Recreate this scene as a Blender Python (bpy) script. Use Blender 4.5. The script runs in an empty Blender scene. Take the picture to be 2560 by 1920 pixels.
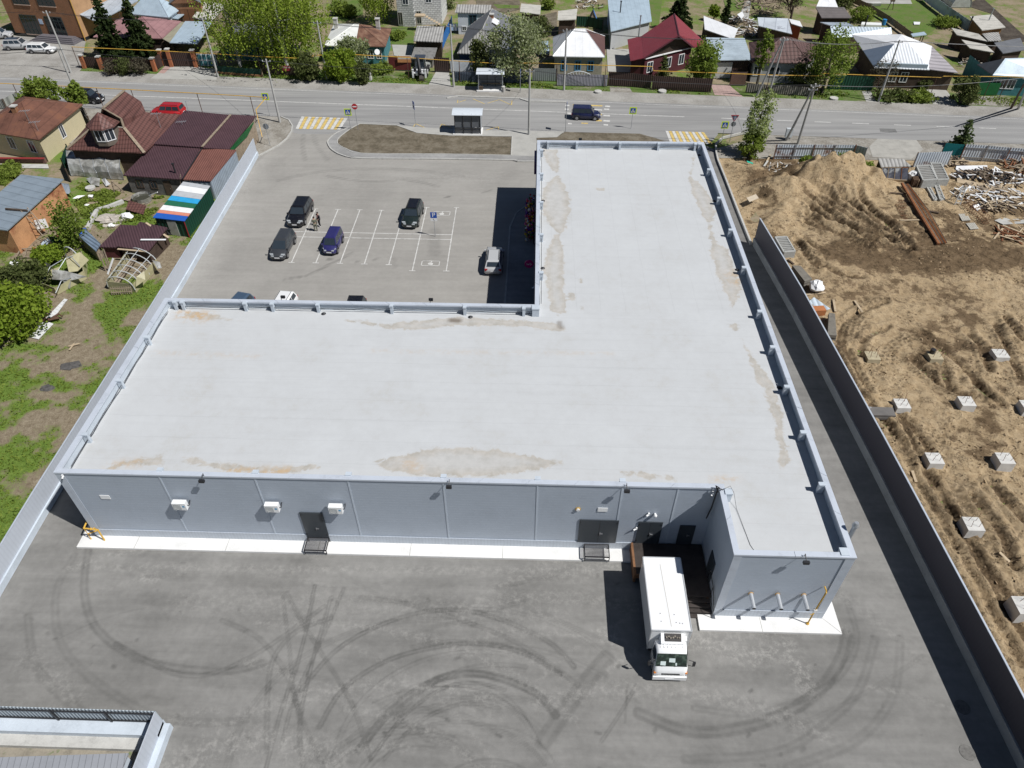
import bpy, bmesh, math, random
import numpy as np
from mathutils import Vector, Matrix
sc = bpy.context.scene
COL = sc.collection
rnd = random.Random(7)
# ------------------------------------------------------------------ camera
CAM = (29.382, -28.270, 41.447)
YAW, PITCH, ROLL, FPX = -0.033166, 0.750973, -0.002403, 1813.10
def cam_axes():
    f = Vector((math.sin(YAW)*math.cos(PITCH), math.cos(YAW)*math.cos(PITCH), -math.sin(PITCH)))
    r = Vector((math.cos(YAW), -math.sin(YAW), 0)); u = r.cross(f)
    return r*math.cos(ROLL)+u*math.sin(ROLL), -r*math.sin(ROLL)+u*math.cos(ROLL), f
CR, CU, CF = cam_axes()
cd = bpy.data.cameras.new('camera'); cam = bpy.data.objects.new('camera', cd); COL.objects.link(cam)
cd.sensor_fit = 'HORIZONTAL'; cd.sensor_width = 36; cd.lens = FPX/2560*36; cd.clip_start = 0.5; cd.clip_end = 2000
B = -CF
cam.matrix_world = Matrix(((CR.x, CU.x, B.x, CAM[0]), (CR.y, CU.y, B.y, CAM[1]), (CR.z, CU.z, B.z, CAM[2]), (0, 0, 0, 1)))
sc.camera = cam
# ------------------------------------------------------------------ sky, sun, exposure
SUN_EL = math.radians(53.7); SUN_AZ = math.atan2(1.0, -0.45)
w = bpy.data.worlds.new('World'); sc.world = w; w.use_nodes = True
nt = w.node_tree; sky = nt.nodes.new('ShaderNodeTexSky'); sky.sky_type = 'NISHITA'; sky.sun_disc = False
sky.sun_elevation = SUN_EL; sky.sun_rotation = SUN_AZ; sky.air_density = 0.7; sky.dust_density = 0.25; sky.ozone_density = 1.2
bg = nt.nodes['Background']; bg.inputs[1].default_value = 0.05
nt.links.new(sky.outputs[0], bg.inputs[0])
sl = bpy.data.lights.new('sun', 'SUN'); sl.energy = 5.0; sl.angle = math.radians(0.5); sl.color = (1, 0.99, 0.975)
so = bpy.data.objects.new('sun', sl); COL.objects.link(so); so.location = (60, -20, 80)
sd = Vector((-math.sin(SUN_AZ)*math.cos(SUN_EL), -math.cos(SUN_AZ)*math.cos(SUN_EL), -math.sin(SUN_EL)))
so.rotation_euler = sd.to_track_quat('-Z', 'Y').to_euler()
sc.view_settings.view_transform = 'Standard'; sc.view_settings.look = 'None'; sc.view_settings.exposure = 0.0; sc.view_settings.gamma = 1.0
sc.cycles.max_bounces = 6; sc.cycles.transparent_max_bounces = 12
# ------------------------------------------------------------------ survey: where a sight line meets the ground (or a height)
FRM = dict(za=(0,0,3.456),zb=(560,0,3.456),zc=(1100,0,3.456),zd=(1700,0,5.144),ze=(2080,0,4.608),zf=(0,200,3.3515),zg=(0,400,3.606),
  zh=(1800,260,2.9105),zi=(640,440,2.9105),zj=(800,220,2.6333),zk=(100,1140,2.765),zl=(1350,1150,2.765),zm=(0,1720,4.424),
  zn=(1900,560,3.0727),zo=(2000,1000,1.8036),zp=(1300,340,3.16),v=(0,0,.86406))
C0 = Vector(CAM)
def ray(f, X, Y):
    a, b, s = FRM[f]; x = a+X/s; y = b+Y/s
    return CF+CR*((x-1280)/FPX)-CU*((y-960)/FPX)
def G(f, X, Y, z=0.0):
    d = ray(f, X, Y); return C0+d*((z-CAM[2])/d.z)
def Hgt(f, Xb, Yb, Xt, Yt, z0=0.0):
    a = G(f, Xb, Yb, z0); d = ray(f, Xt, Yt)
    t = math.hypot(a.x-C0.x, a.y-C0.y)/math.hypot(d.x, d.y)
    return a, (C0+d*t).z
# ------------------------------------------------------------------ mesh builder
class MB:
    def __init__(s): s.v = []; s.f = []; s.k = []
    def mark(s): s.k.append((len(s.v), len(s.f)))
    def add(s, pts, faces):
        s.mark(); o = len(s.v); s.v += [tuple(p) for p in pts]; s.f += [tuple(i+o for i in f) for f in faces]; return s
    def poly(s, *pts): return s.add(pts, [tuple(range(len(pts)))])
    def box(s, x0, x1, y0, y1, z0, z1):
        return s.add([(x0,y0,z0),(x1,y0,z0),(x1,y1,z0),(x0,y1,z0),(x0,y0,z1),(x1,y0,z1),(x1,y1,z1),(x0,y1,z1)],
                     [(3,2,1,0),(4,5,6,7),(0,1,5,4),(1,2,6,5),(2,3,7,6),(3,0,4,7)])
    def rbox(s, c, L, W, z0, z1, ang):
        ca, sa = math.cos(ang), math.sin(ang)
        q = [(c[0]+dx*ca-dy*sa, c[1]+dx*sa+dy*ca) for dx, dy in ((-L/2,-W/2),(L/2,-W/2),(L/2,W/2),(-L/2,W/2))]
        return s.prism(q, z0, z1)
    def prism(s, q, z0, z1):
        n = len(q); z0 = z0 if hasattr(z0, '__len__') else [z0]*n; z1 = z1 if hasattr(z1, '__len__') else [z1]*n
        pts = [(p[0],p[1],z) for p, z in zip(q, z0)]+[(p[0],p[1],z) for p, z in zip(q, z1)]
        return s.add(pts, [tuple(range(n-1,-1,-1)), tuple(range(n,2*n))]+[(i,(i+1)%n,n+(i+1)%n,n+i) for i in range(n)])
    def slab(s, pts, t):
        pts = [Vector(p) for p in pts]; n = len(pts)
        return s.add(pts+[p-Vector((0,0,t)) for p in pts], [tuple(range(n)), tuple(range(2*n-1,n-1,-1))]+[(i,n+i,n+(i+1)%n,(i+1)%n) for i in range(n)])
    def plate(s, pts, t):          # polygon given thickness along its normal
        pts = [Vector(p) for p in pts]; n = len(pts); nn = (pts[1]-pts[0]).cross(pts[2]-pts[0]).normalized()*t
        return s.add(pts+[p-nn for p in pts], [tuple(range(n)), tuple(range(2*n-1,n-1,-1))]+[(i,n+i,n+(i+1)%n,(i+1)%n) for i in range(n)])
    def beam(s, p, q, w, h=None):
        p = Vector(p); q = Vector(q); h = h or w; d = (q-p).normalized()
        u = Vector((0,0,1)) if abs(d.z) < .95 else Vector((1,0,0))
        a = d.cross(u).normalized()*(w/2); b = a.cross(d).normalized()*(h/2)
        return s.add([p-a-b,p+a-b,p+a+b,p-a+b,q-a-b,q+a-b,q+a+b,q-a+b], [(3,2,1,0),(4,5,6,7),(0,1,5,4),(1,2,6,5),(2,3,7,6),(3,0,4,7)])
    def tube(s, pts, r, n=6, cap=True):
        pts = [Vector(p) for p in pts]; rs = r if hasattr(r, '__len__') else [r]*len(pts); s.mark(); o = len(s.v)
        for i, p in enumerate(pts):
            d = (pts[min(i+1,len(pts)-1)]-pts[max(i-1,0)]).normalized()
            u = Vector((0,0,1)) if abs(d.z) < .9 else Vector((1,0,0))
            a = d.cross(u).normalized(); b = a.cross(d)
            for k in range(n):
                t = 2*math.pi*k/n; s.v.append(tuple(p+(a*math.cos(t)+b*math.sin(t))*rs[i]))
        for i in range(len(pts)-1):
            for k in range(n): s.f.append((o+i*n+k, o+i*n+(k+1)%n, o+(i+1)*n+(k+1)%n, o+(i+1)*n+k))
        if cap: s.f.append(tuple(o+k for k in range(n-1,-1,-1))); s.f.append(tuple(o+(len(pts)-1)*n+k for k in range(n)))
        return s
    def disc(s, c, r, ax, t, n=16):
        ax = Vector(ax).normalized(); return s.tube([Vector(c)-ax*t/2, Vector(c)+ax*t/2], r, n)
    def loft(s, rings, cap=True):
        n = len(rings[0]); s.mark(); o = len(s.v)
        for r in rings: s.v += [tuple(p) for p in r]
        for i in range(len(rings)-1):
            for k in range(n): s.f.append((o+i*n+k, o+i*n+(k+1)%n, o+(i+1)*n+(k+1)%n, o+(i+1)*n+k))
        if cap: s.f.append(tuple(o+k for k in range(n-1,-1,-1))); s.f.append(tuple(o+(len(rings)-1)*n+k for k in range(n)))
        return s
    def blob(s, c, r, seed=0, n=10, jag=.2):
        R = random.Random(seed); m = n//2+1; s.mark(); o = len(s.v)
        rx, ry, rz = r if hasattr(r, '__len__') else (r, r, r)
        for i in range(m+1):
            th = math.pi*i/m
            for k in range(n):
                ph = 2*math.pi*k/n; q = 1+R.uniform(-jag, jag)
                s.v.append((c[0]+rx*q*math.sin(th)*math.cos(ph), c[1]+ry*q*math.sin(th)*math.sin(ph), c[2]+rz*q*math.cos(th)))
        for i in range(m):
            for k in range(n): s.f.append((o+i*n+k, o+(i+1)*n+k, o+(i+1)*n+(k+1)%n, o+i*n+(k+1)%n))
        return s
    def mesh(s, name, mat=None, off=None, smooth=False):
        me = bpy.data.meshes.new(name)
        v = s.v if off is None else [(p[0]-off[0], p[1]-off[1], p[2]-off[2]) for p in s.v]
        me.from_pydata(v, [], s.f); me.update()
        if mat: me.materials.append(mat)
        if smooth: me.shade_smooth()
        return me
LOC = {}
def tag(o, label=None, cat=None, group=None, kind=None):
    if label: o['label'] = label
    if cat: o['category'] = cat
    if group: o['group'] = group
    if kind: o['kind'] = kind
    return o
def thing(name, label, cat, loc=(0,0,0), rz=0, group=None):
    o = bpy.data.objects.new(name, None); COL.objects.link(o); o.location = loc; o.rotation_euler = (0,0,rz); o.empty_display_size = .3
    return tag(o, label, cat, group)
def part(name, mb, mat, parent, smooth=False, local=False, label=None):
    off = None
    if not local:
        off = Vector(parent.location)
        if parent.parent: off = off+Vector(parent.parent.location)
    o = bpy.data.objects.new(name, mb.mesh(name, mat, off, smooth)); COL.objects.link(o); o.parent = parent
    if label: o['label'] = label
    return o
def parts(name, mb, mat, parent, smooth=False):     # every separate piece of the builder becomes a part of its own
    k = mb.k+[(len(mb.v), len(mb.f))]; out = []
    for (v0, f0), (v1, f1) in zip(k[:-1], k[1:]):
        q = MB(); q.v = mb.v[v0:v1]; q.f = [tuple(i-v0 for i in f) for f in mb.f[f0:f1]]; out.append(part(name, q, mat, parent, smooth))
    return out
def solo(name, mb, mat, label, cat, group=None, smooth=False):
    a = np.array(mb.v); c = Vector(((a[:,0].min()+a[:,0].max())/2, (a[:,1].min()+a[:,1].max())/2, a[:,2].min()))
    o = bpy.data.objects.new(name, mb.mesh(name, mat, c, smooth)); COL.objects.link(o); o.location = c
    return tag(o, label, cat, group)
def struct(name, mb, mat, kind='structure', smooth=False):
    o = bpy.data.objects.new(name, mb.mesh(name, mat, None, smooth)); COL.objects.link(o); o['kind'] = kind; return o
def dup(root, loc, rz, label=None, group=None):
    r = root.copy(); COL.objects.link(r); r.location = loc; r.rotation_euler = (0,0,rz)
    if label: r['label'] = label
    if group: r['group'] = group
    for ch in list(root.children):
        c = ch.copy(); COL.objects.link(c); c.parent = r
        for g in ch.children:
            d = g.copy(); COL.objects.link(d); d.parent = c
    return r
# ------------------------------------------------------------------ materials
MATS = {}
class NT:
    def __init__(s, name):
        s.m = bpy.data.materials.new(name); s.m.use_nodes = True; s.t = s.m.node_tree; s.b = s.t.nodes['Principled BSDF']; s.out = s.t.nodes['Material Output']
        s._pos = None
    def n(s, ty, **k):
        x = s.t.nodes.new(ty)
        for a, b in k.items(): setattr(x, a, b)
        return x
    def l(s, a, b): s.t.links.new(a, b)
    def pos(s):
        if s._pos is None: s._pos = s.n('ShaderNodeNewGeometry').outputs['Position']
        return s._pos
    def math(s, op, a, b=None, c=None, clamp=False):
        x = s.n('ShaderNodeMath', operation=op); x.use_clamp = clamp
        for i, q in enumerate((a, b, c)):
            if q is None: continue
            if isinstance(q, (int, float)): x.inputs[i].default_value = q
            else: s.l(q, x.inputs[i])
        return x.outputs[0]
    def dot(s, vec):
        x = s.n('ShaderNodeVectorMath', operation='DOT_PRODUCT'); s.l(s.pos(), x.inputs[0]); x.inputs[1].default_value = vec; return x.outputs['Value']
    def noise(s, scale, detail=4, rough=.55, vec=None, dist=0):
        x = s.n('ShaderNodeTexNoise'); x.inputs['Scale'].default_value = scale; x.inputs['Detail'].default_value = detail
        x.inputs['Roughness'].default_value = rough; x.inputs['Distortion'].default_value = dist
        s.l(vec or s.pos(), x.inputs['Vector']); return x.outputs['Fac']
    def scaled(s, v):
        x = s.n('ShaderNodeVectorMath', operation='MULTIPLY'); s.l(s.pos(), x.inputs[0]); x.inputs[1].default_value = v; return x.outputs[0]
    def ramp(s, fac, stops, interp='LINEAR'):
        x = s.n('ShaderNodeValToRGB'); r = x.color_ramp; r.interpolation = interp
        while len(r.elements) < len(stops): r.elements.new(.5)
        for e, (p, c) in zip(r.elements, stops):
            e.position = p; e.color = (c, c, c, 1) if isinstance(c, (int, float)) else (*c, 1)
        s.l(fac, x.inputs[0]); return x.outputs['Color']
    def mix(s, fac, a, b, mode='MIX'):
        x = s.n('ShaderNodeMix', data_type='RGBA', blend_type=mode)
        for i, q in ((0, fac), (6, a), (7, b)):
            if isinstance(q, (int, float)): x.inputs[i].default_value = q
            elif isinstance(q, tuple): x.inputs[i].default_value = (*q, 1)
            else: s.l(q, x.inputs[i])
        return x.outputs[2]
    def attr(s, name):
        x = s.n('ShaderNodeAttribute'); x.attribute_name = name; return x.outputs['Fac']
    def bump(s, h, strength=.5, dist=.02):
        x = s.n('ShaderNodeBump'); x.inputs['Strength'].default_value = strength; x.inputs['Distance'].default_value = dist
        s.l(h, x.inputs['Height']); s.l(x.outputs[0], s.b.inputs['Normal'])
    def fin(s, col, rough=.7, metal=0, spec=.4):
        if isinstance(col, tuple): s.b.inputs['Base Color'].default_value = (*col, 1)
        else: s.l(col, s.b.inputs['Base Color'])
        if isinstance(rough, (int, float)): s.b.inputs['Roughness'].default_value = rough
        else: s.l(rough, s.b.inputs['Roughness'])
        s.b.inputs['Metallic'].default_value = metal; s.b.inputs['Specular IOR Level'].default_value = spec
        return s.m
def sh(c, k): return tuple(min(1, x*k) for x in c)
def mat(name, col, rough=.7, metal=0, var=.25, vs=1.5, fine=.15, bump=.0, pat=None, stain=None, spec=.35):
    """noise-worn surface; pat: ('corr',dir,period[,depth]) ('rows',dir,period) ('brick',dir,len,height,mortar) ('tile',dir,period,dirz,period)"""
    if name in MATS: return MATS[name]
    t = NT(name); n1 = t.noise(vs, 5, .6); n2 = t.noise(vs*9, 3, .6)
    f = t.math('ADD', t.math('MULTIPLY', n1, .7), t.math('MULTIPLY', n2, .3))
    c = t.ramp(f, [(.28, sh(col, 1-var-fine)), (.5, col), (.74, sh(col, 1+var))])
    h = None
    if pat:
        if pat[0] == 'corr':
            ph = t.math('SINE', t.math('MULTIPLY', t.dot(pat[1]), 2*math.pi/pat[2])); h = ph
            k = pat[3] if len(pat) > 3 else .12
            c = t.mix(1.0, c, t.ramp(t.math('MULTIPLY_ADD', ph, .5, .5), [(0, 1-k), (.5, 1.0), (1, 1.0)]), 'MULTIPLY')
        elif pat[0] == 'rows':
            fr = t.math('FRACT', t.math('MULTIPLY', t.dot(pat[1]), 1/pat[2])); h = fr
            k = pat[3] if len(pat) > 3 else .45
            c = t.mix(1.0, c, t.ramp(fr, [(0, k), (.07, k), (.13, 1.0), (1, .97)]), 'MULTIPLY')
        elif pat[0] == 'brick':
            x = t.n('ShaderNodeTexBrick'); cv = t.n('ShaderNodeCombineXYZ'); t.l(t.dot(pat[1]), cv.inputs[0]); t.l(t.dot((0,0,1)), cv.inputs[1])
            t.l(cv.outputs[0], x.inputs['Vector']); x.inputs['Scale'].default_value = 1; x.inputs['Brick Width'].default_value = pat[2]; x.inputs['Row Height'].default_value = pat[3]
            x.inputs['Mortar Size'].default_value = min(pat[3]*.09, .05); t.l(c, x.inputs['Color1']); t.l(t.mix(1, c, (.8,.8,.8), 'MULTIPLY'), x.inputs['Color2'])
            x.inputs['Mortar'].default_value = (*pat[4], 1); c = x.outputs['Color']
        elif pat[0] == 'tile':
            a = t.math('SINE', t.math('MULTIPLY', t.dot(pat[1]), 2*math.pi/pat[2])); fr = t.math('FRACT', t.math('MULTIPLY', t.dot(pat[3]), 1/pat[4]))
            h = t.math('ADD', t.math('MULTIPLY', a, .5), fr)
            c = t.mix(1.0, c, t.ramp(fr, [(0, .5), (.12, .6), (.25, 1.0), (1, 1.0)]), 'MULTIPLY')
            c = t.mix(1.0, c, t.ramp(t.math('MULTIPLY_ADD', a, .5, .5), [(0, .65), (.35, 1.0), (1, 1.05)]), 'MULTIPLY')
    if stain:      # (colour, amount, scale): rust or dirt in patches with an edge
        sn = t.noise(stain[2], 5, .65); c = t.mix(t.ramp(sn, [(1-stain[1]-.06, 0.0), (1-stain[1]+.04, 1.0)]), c, stain[0])
    if h is not None and (len(pat) < 4 or not isinstance(pat[3], float) or pat[3] > .08): t.bump(h, .6, .03)
    elif bump: t.bump(f, bump, .05)
    MATS[name] = t.fin(c, rough, metal, spec); return MATS[name]
def plain(name, col, rough=.5, metal=0, spec=.5): return mat(name, col, rough, metal, .06, 3, .04, spec=spec)
def paint(name, col, rough=.22):
    if name in MATS: return MATS[name]
    t = NT(name); d = t.noise(6, 3); c = t.mix(t.ramp(d, [(.5, 0.0), (.8, .08)]), col, (.25, .22, .18))
    t.b.inputs['Coat Weight'].default_value = .6; t.b.inputs['Coat Roughness'].default_value = .08
    MATS[name] = t.fin(c, t.math('MULTIPLY_ADD', d, .2, rough), .1, .5); return MATS[name]
def ang(deg): return (math.cos(math.radians(deg)), math.sin(math.radians(deg)), 0)
WHITE = plain('white_paint', (.78,.78,.77), .45); BLACK = plain('black_metal', (.02,.02,.022), .5); GALV = mat('galvanised_steel', (.42,.44,.46), .4, .55, .15, 3)
CONC = mat('concrete', (.46,.45,.42), .9, 0, .2, 1.2, .1, .2); CONCD = mat('old_concrete', (.33,.32,.29), .92, 0, .25, 1.0, .12, .3)
YELP = mat('yellow_pipe_paint', (.60,.36,.06), .45, 0, .2, 4); RUSTY = mat('rusty_steel', (.20,.085,.04), .85, .2, .4, 3); DARKGLASS = plain('dark_glass', (.012,.015,.018), .06, 0, .8)
RUBBER = plain('tyre_rubber', (.018,.018,.019), .85); RIM = plain('alloy_rim', (.42,.42,.43), .3, .8); WOOD = mat('weathered_wood', (.27,.215,.155), .9, 0, .35, 3, .2, .2)
WOODL = mat('fresh_timber', (.44,.345,.23), .85, 0, .25, 3); WOODD = mat('dark_timber', (.085,.06,.042), .9, 0, .35, 2, .2); BLUEP = plain('blue_paint', (.02,.1,.42), .5)
GLASS = plain('window_glass', (.03,.04,.05), .08, 0, .8)
# ------------------------------------------------------------------ painted-wear helpers (wear stored on the surface's own vertices)
def seg_dist(P, pts, arc=False):
    d = np.full(len(P), 1e9); S = np.zeros(len(P)); s0 = 0.0
    for a, b in zip(pts[:-1], pts[1:]):
        a = np.array(a); b = np.array(b); ab = b-a; L = (ab*ab).sum()+1e-9
        t = np.clip(((P-a)@ab)/L, 0, 1); q = a+t[:,None]*ab
        e = np.hypot(P[:,0]-q[:,0], P[:,1]-q[:,1]); n = e < d; S[n] = s0+t[n]*math.sqrt(L); d = np.where(n, e, d); s0 += math.sqrt(L)
    return (d, S) if arc else d
def smooth_line(pts, n=6):
    pts = [np.array(p, float) for p in pts]; out = []
    P = [pts[0]]+pts+[pts[-1]]
    for i in range(1, len(P)-2):
        for k in range(n):
            t = k/n; a, b, c, d = P[i-1], P[i], P[i+1], P[i+2]
            out.append(.5*(2*b+(c-a)*t+(2*a-5*b+4*c-d)*t*t+(3*b-a-3*c+d)*t**3))
    out.append(pts[-1]); return out
def inside(P, poly):
    x, y = P[:,0], P[:,1]; r = np.zeros(len(P), bool); n = len(poly)
    for i in range(n):
        x0, y0 = poly[i]; x1, y1 = poly[(i+1)%n]
        c = ((y0 > y) != (y1 > y)) & (x < (x1-x0)*(y-y0)/((y1-y0) or 1e-9)+x0); r ^= c
    return r
def sdf(P, poly):
    d = seg_dist(P, list(poly)+[poly[0]]); return np.where(inside(P, poly), d, -d)
def grid(name, x0, x1, y0, y1, st, keep=None, zf=None, z=0.0):
    nx = int((x1-x0)/st)+1; ny = int((y1-y0)/st)+1
    xs = np.linspace(x0, x1, nx); ys = np.linspace(y0, y1, ny); X, Y = np.meshgrid(xs, ys); P = np.stack([X.ravel(), Y.ravel()], 1)
    Z = zf(P) if zf is not None else np.full(len(P), z)
    i = np.arange(nx*ny).reshape(ny, nx); q = np.stack([i[:-1,:-1], i[:-1,1:], i[1:,1:], i[1:,:-1]], -1).reshape(-1, 4)
    if keep is not None:
        cx = P[q].mean(1); q = q[keep(cx)]
    me = bpy.data.meshes.new(name); me.vertices.add(len(P)); me.vertices.foreach_set('co', np.column_stack([P, Z]).astype(np.float32).ravel())
    me.loops.add(q.size); me.loops.foreach_set('vertex_index', q.ravel().astype(np.int32)); me.polygons.add(len(q))
    me.polygons.foreach_set('loop_start', np.arange(0, q.size, 4, dtype=np.int32)); me.polygons.foreach_set('loop_total', np.full(len(q), 4, np.int32))
    me.update(calc_edges=True); return me, P
def setattr_f(me, name, a):
    me.attributes.new(name, 'FLOAT', 'POINT').data.foreach_set('value', a.astype(np.float32))
def link_struct(name, me, mt, kind='structure'):
    me.materials.append(mt); o = bpy.data.objects.new(name, me); COL.objects.link(o); o['kind'] = kind; return o
def g2(f, *pts): return [tuple(G(f, x, y))[:2] for x, y in pts]
def sheet(name, pts, z, m): return struct(name, MB().poly(*[(p[0], p[1], z) for p in pts]), m)
# ------------------------------------------------------------------ ground surfaces
def asphalt(name, col, patch, attr=False, k=1.0):
    t = NT(name); n1 = t.noise(.16, 6, .62, dist=.4); n2 = t.noise(2.2, 4, .6); n3 = t.noise(38, 2, .6); st = t.noise(1, 5, .6, vec=t.scaled((.10, 1.1, 1)))
    f = t.math('ADD', t.math('ADD', t.math('MULTIPLY', n1, .4), t.math('MULTIPLY', st, .25)), t.math('ADD', t.math('MULTIPLY', n2, .15), t.math('MULTIPLY', n3, .20)))
    c = t.ramp(f, [(.37, sh(col, 1-.34*k)), (.5, col), (.61, sh(col, 1+.3*k))])
    sp = t.noise(3.1, 6, .7); c = t.mix(t.ramp(sp, [(.66, 0.0), (.72, .55)]), c, patch)
    if attr:
        c = t.mix(t.math('MULTIPLY', t.attr('tyre'), t.math('MULTIPLY', t.math('MULTIPLY_ADD', n3, .8, .35), t.ramp(t.noise(.8, 6, .7), [(.3, .4), (.6, 1.0)])), clamp=True), c, sh(col, .36))
        c = t.mix(t.math('MULTIPLY', t.attr('dust'), t.ramp(t.noise(2.6, 8, .78), [(.47, 0.0), (.62, .8)]), clamp=True), c, (.40,.385,.355))
    t.bump(n3, .25, .01); return t.fin(c, .88, 0, .25)
ASPH = asphalt('yard_asphalt', (.20,.194,.181), (.25,.243,.226), True)
ASPL = asphalt('parking_asphalt', (.29,.276,.252), (.25,.24,.22), True, .5)
def ground_mat(name, a, b, c, s=.35, thr=(.42,.5,.6), attrs=False):
    t = NT(name); n1 = t.noise(s, 7, .68); n2 = t.noise(4, 4, .7)
    f = t.math('ADD', t.math('MULTIPLY', n1, .7), t.math('MULTIPLY', n2, .3))
    col = t.ramp(f, [(thr[0], a), (thr[1], b), (thr[2], c)]); t.bump(f, .8, .15)
    return t.fin(col, .95, 0, .1)
EARTHG = ground_mat('garden_earth_and_grass', (.27,.215,.15), (.19,.175,.09), (.12,.185,.035), .22, (.44,.51,.57))
LAWN = ground_mat('lawn_grass', (.13,.145,.06), (.115,.165,.04), (.085,.15,.03), .5)
VERGE = ground_mat('verge_grass', (.22,.20,.15), (.12,.15,.05), (.085,.145,.03), .5, (.38,.46,.56))
SOIL = ground_mat('bare_soil', (.10,.085,.06), (.145,.122,.088), (.19,.165,.125), .6)
TILLED = ground_mat('tilled_soil', (.05,.042,.034), (.075,.062,.05), (.10,.085,.068), .6)
DUST = ground_mat('dusty_shoulder', (.21,.19,.16), (.27,.25,.215), (.33,.31,.275), .5)
DUSTP = ground_mat('dusty_roadside_asphalt', (.25,.235,.21), (.30,.285,.26), (.35,.335,.305), .25)
road_t = NT('road_asphalt'); _n = road_t.noise(1, 6, .6, vec=road_t.scaled((.05,.9,1))); _m = road_t.noise(25, 2)
ROADM = road_t.fin(road_t.ramp(road_t.math('ADD', road_t.math('MULTIPLY', _n, .75), road_t.math('MULTIPLY', _m, .25)), [(.36, (.215,.21,.205)), (.5, (.265,.26,.25)), (.64, (.315,.308,.295))]), .85, 0, .25)
PAVE = mat('pale_paving', (.37,.36,.33), .9, 0, .14, .7, .08, .1)
PAVD = asphalt('footpath_asphalt', (.27,.265,.255), (.32,.31,.29))
KERB = mat('kerb_concrete', (.43,.42,.39), .9, 0, .15, 2)
struct('ground', MB().poly((-260,-80,-.08),(320,-80,-.08),(320,420,-.08),(-260,420,-.08)), EARTHG)
# rear yard with tyre marks and chalky dust
V = lambda *p: [tuple(G('v', x, y))[:2] for x, y in p]
tyres = [(V((620,1280),(650,1340),(700,1420),(760,1520),(800,1640)),.16,.5),(V((680,1265),(652,1400),(600,1560),(575,1659)),.17,.6),(V((716,1290),(672,1440),(648,1560),(655,1659)),.17,.55),(V((742,1272),(700,1370),(640,1500),(610,1600)),.15,.5),
 (V((610,1282),(625,1400),(640,1520),(700,1659)),.15,.45),(V((577,1620),(578,1500),(592,1420),(640,1365),(715,1335)),.2,.45),
 (V((650,1490),(720,1410),(800,1360),(900,1325),(1000,1318),(1100,1345),(1190,1390),(1240,1440)),.2,.55),(V((690,1570),(740,1490),(830,1430),(930,1400),(1030,1390),(1130,1410),(1210,1455)),.2,.6),
 (V((775,1620),(850,1530),(940,1470),(1010,1455),(1080,1465),(1160,1500),(1200,1545)),.28,.8),(V((800,1640),(870,1550),(950,1490),(1020,1475),(1090,1490)),.15,.5),(V((830,1640),(905,1560),(1000,1520),(1080,1530)),.15,.4),
 (V((1380,1540),(1500,1582),(1650,1560),(1760,1500),(1812,1430),(1830,1370)),.4,.6),(V((1480,1640),(1680,1625),(1800,1550),(1860,1480),(1890,1380)),.3,.35),(V((1700,1659),(1850,1600),(1930,1500),(1945,1380)),.3,.3),
 (V((192,1180),(182,1280),(215,1365),(320,1430),(480,1450),(570,1432)),.3,.5),(V((60,1330),(80,1440),(180,1540),(330,1590)),.3,.35),(V((250,1390),(400,1460),(540,1420),(700,1310)),.2,.4),(V((160,1200),(120,1290),(150,1420),(330,1545),(520,1560)),.3,.3),
 (V((1375,1480),(1340,1540),(1300,1600)),.14,.5),(V((1355,1480),(1350,1560)),.14,.4),(V((870,1300),(1000,1325),(1130,1300)),.12,.3),(V((480,1340),(560,1380),(620,1460),(650,1560)),.2,.4),(V((780,1290),(900,1310),(1100,1380),(1250,1480)),.2,.4),
 (V((1310,1420),(1245,1500),(1175,1600)),.55,.45),(V((1830,1300),(1850,1390),(1790,1480),(1640,1540),(1500,1530)),.25,.35)]
dusts = [(V((370,1659),(470,1610),(600,1600),(720,1640)),1.0,.55),(V((1500,1385),(1560,1400),(1620,1420),(1700,1400),(1730,1450),(1740,1480)),.7,.75),(V((1290,1360),(1330,1380)),.4,.7),(V((310,1248),(335,1250)),.5,.6),(V((190,1225),(1300,1235)),.35,.45),
 (V((400,1300),(700,1300),(1200,1330)),1.2,.3),(V((1180,1240),(1330,1220)),.6,.5),(V((1830,1360),(1500,1385)),.3,.5),(V((60,1420),(160,1500)),.8,.35)]
def yard(me, P, tr, du):
    a = np.zeros(len(P))
    for k, (ln, wd, s) in enumerate(tr):
        d = seg_dist(P, smooth_line(ln)); a = a+(s*(np.exp(-((d-wd*.9)/(wd*.55))**4)+.5*np.exp(-(d/(wd*.5))**2)) if wd > .08 and len(ln) > 2 else s*np.exp(-(d/wd)**4))
    b = np.zeros(len(P))
    for ln, wd, s in du: b = np.maximum(b, s*np.exp(-(seg_dist(P, ln)/wd)**2))
    setattr_f(me, 'tyre', np.clip(a*1.12, 0, 1)); setattr_f(me, 'dust', b)
FENCE_R = [(52.52,38.47),(53.6,26.5),(54.77,8.1),(55.63,-8.3),(56.3,-24.0),(56.6,-34.0)]
def fence_x(y): return np.interp(y, [p[1] for p in FENCE_R[::-1]], [p[0] for p in FENCE_R[::-1]])
AC = np.array(V((985,1640))[0]); R0 = random.Random(5)
for i in range(22):      # overlapping turning circles of delivery vehicles
    r_ = R0.uniform(2.2, 8.5); c_ = AC+np.array([R0.uniform(-3.2,2.4), R0.uniform(-2.6,.8)]); a0 = R0.uniform(.2,1.4); a1 = a0+R0.uniform(.8,2.2); wd = R0.choice((.05,.07,.09,.12))
    arc = lambda q: [(c_[0]+q*1.25*math.cos(a0+(a1-a0)*k/9), c_[1]+q*math.sin(a0+(a1-a0)*k/9)) for k in range(10)]
    tyres.append((arc(r_), wd, R0.uniform(.18,.4))); tyres.append((arc(r_-.22), wd*.8, R0.uniform(.1,.3)))
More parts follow.
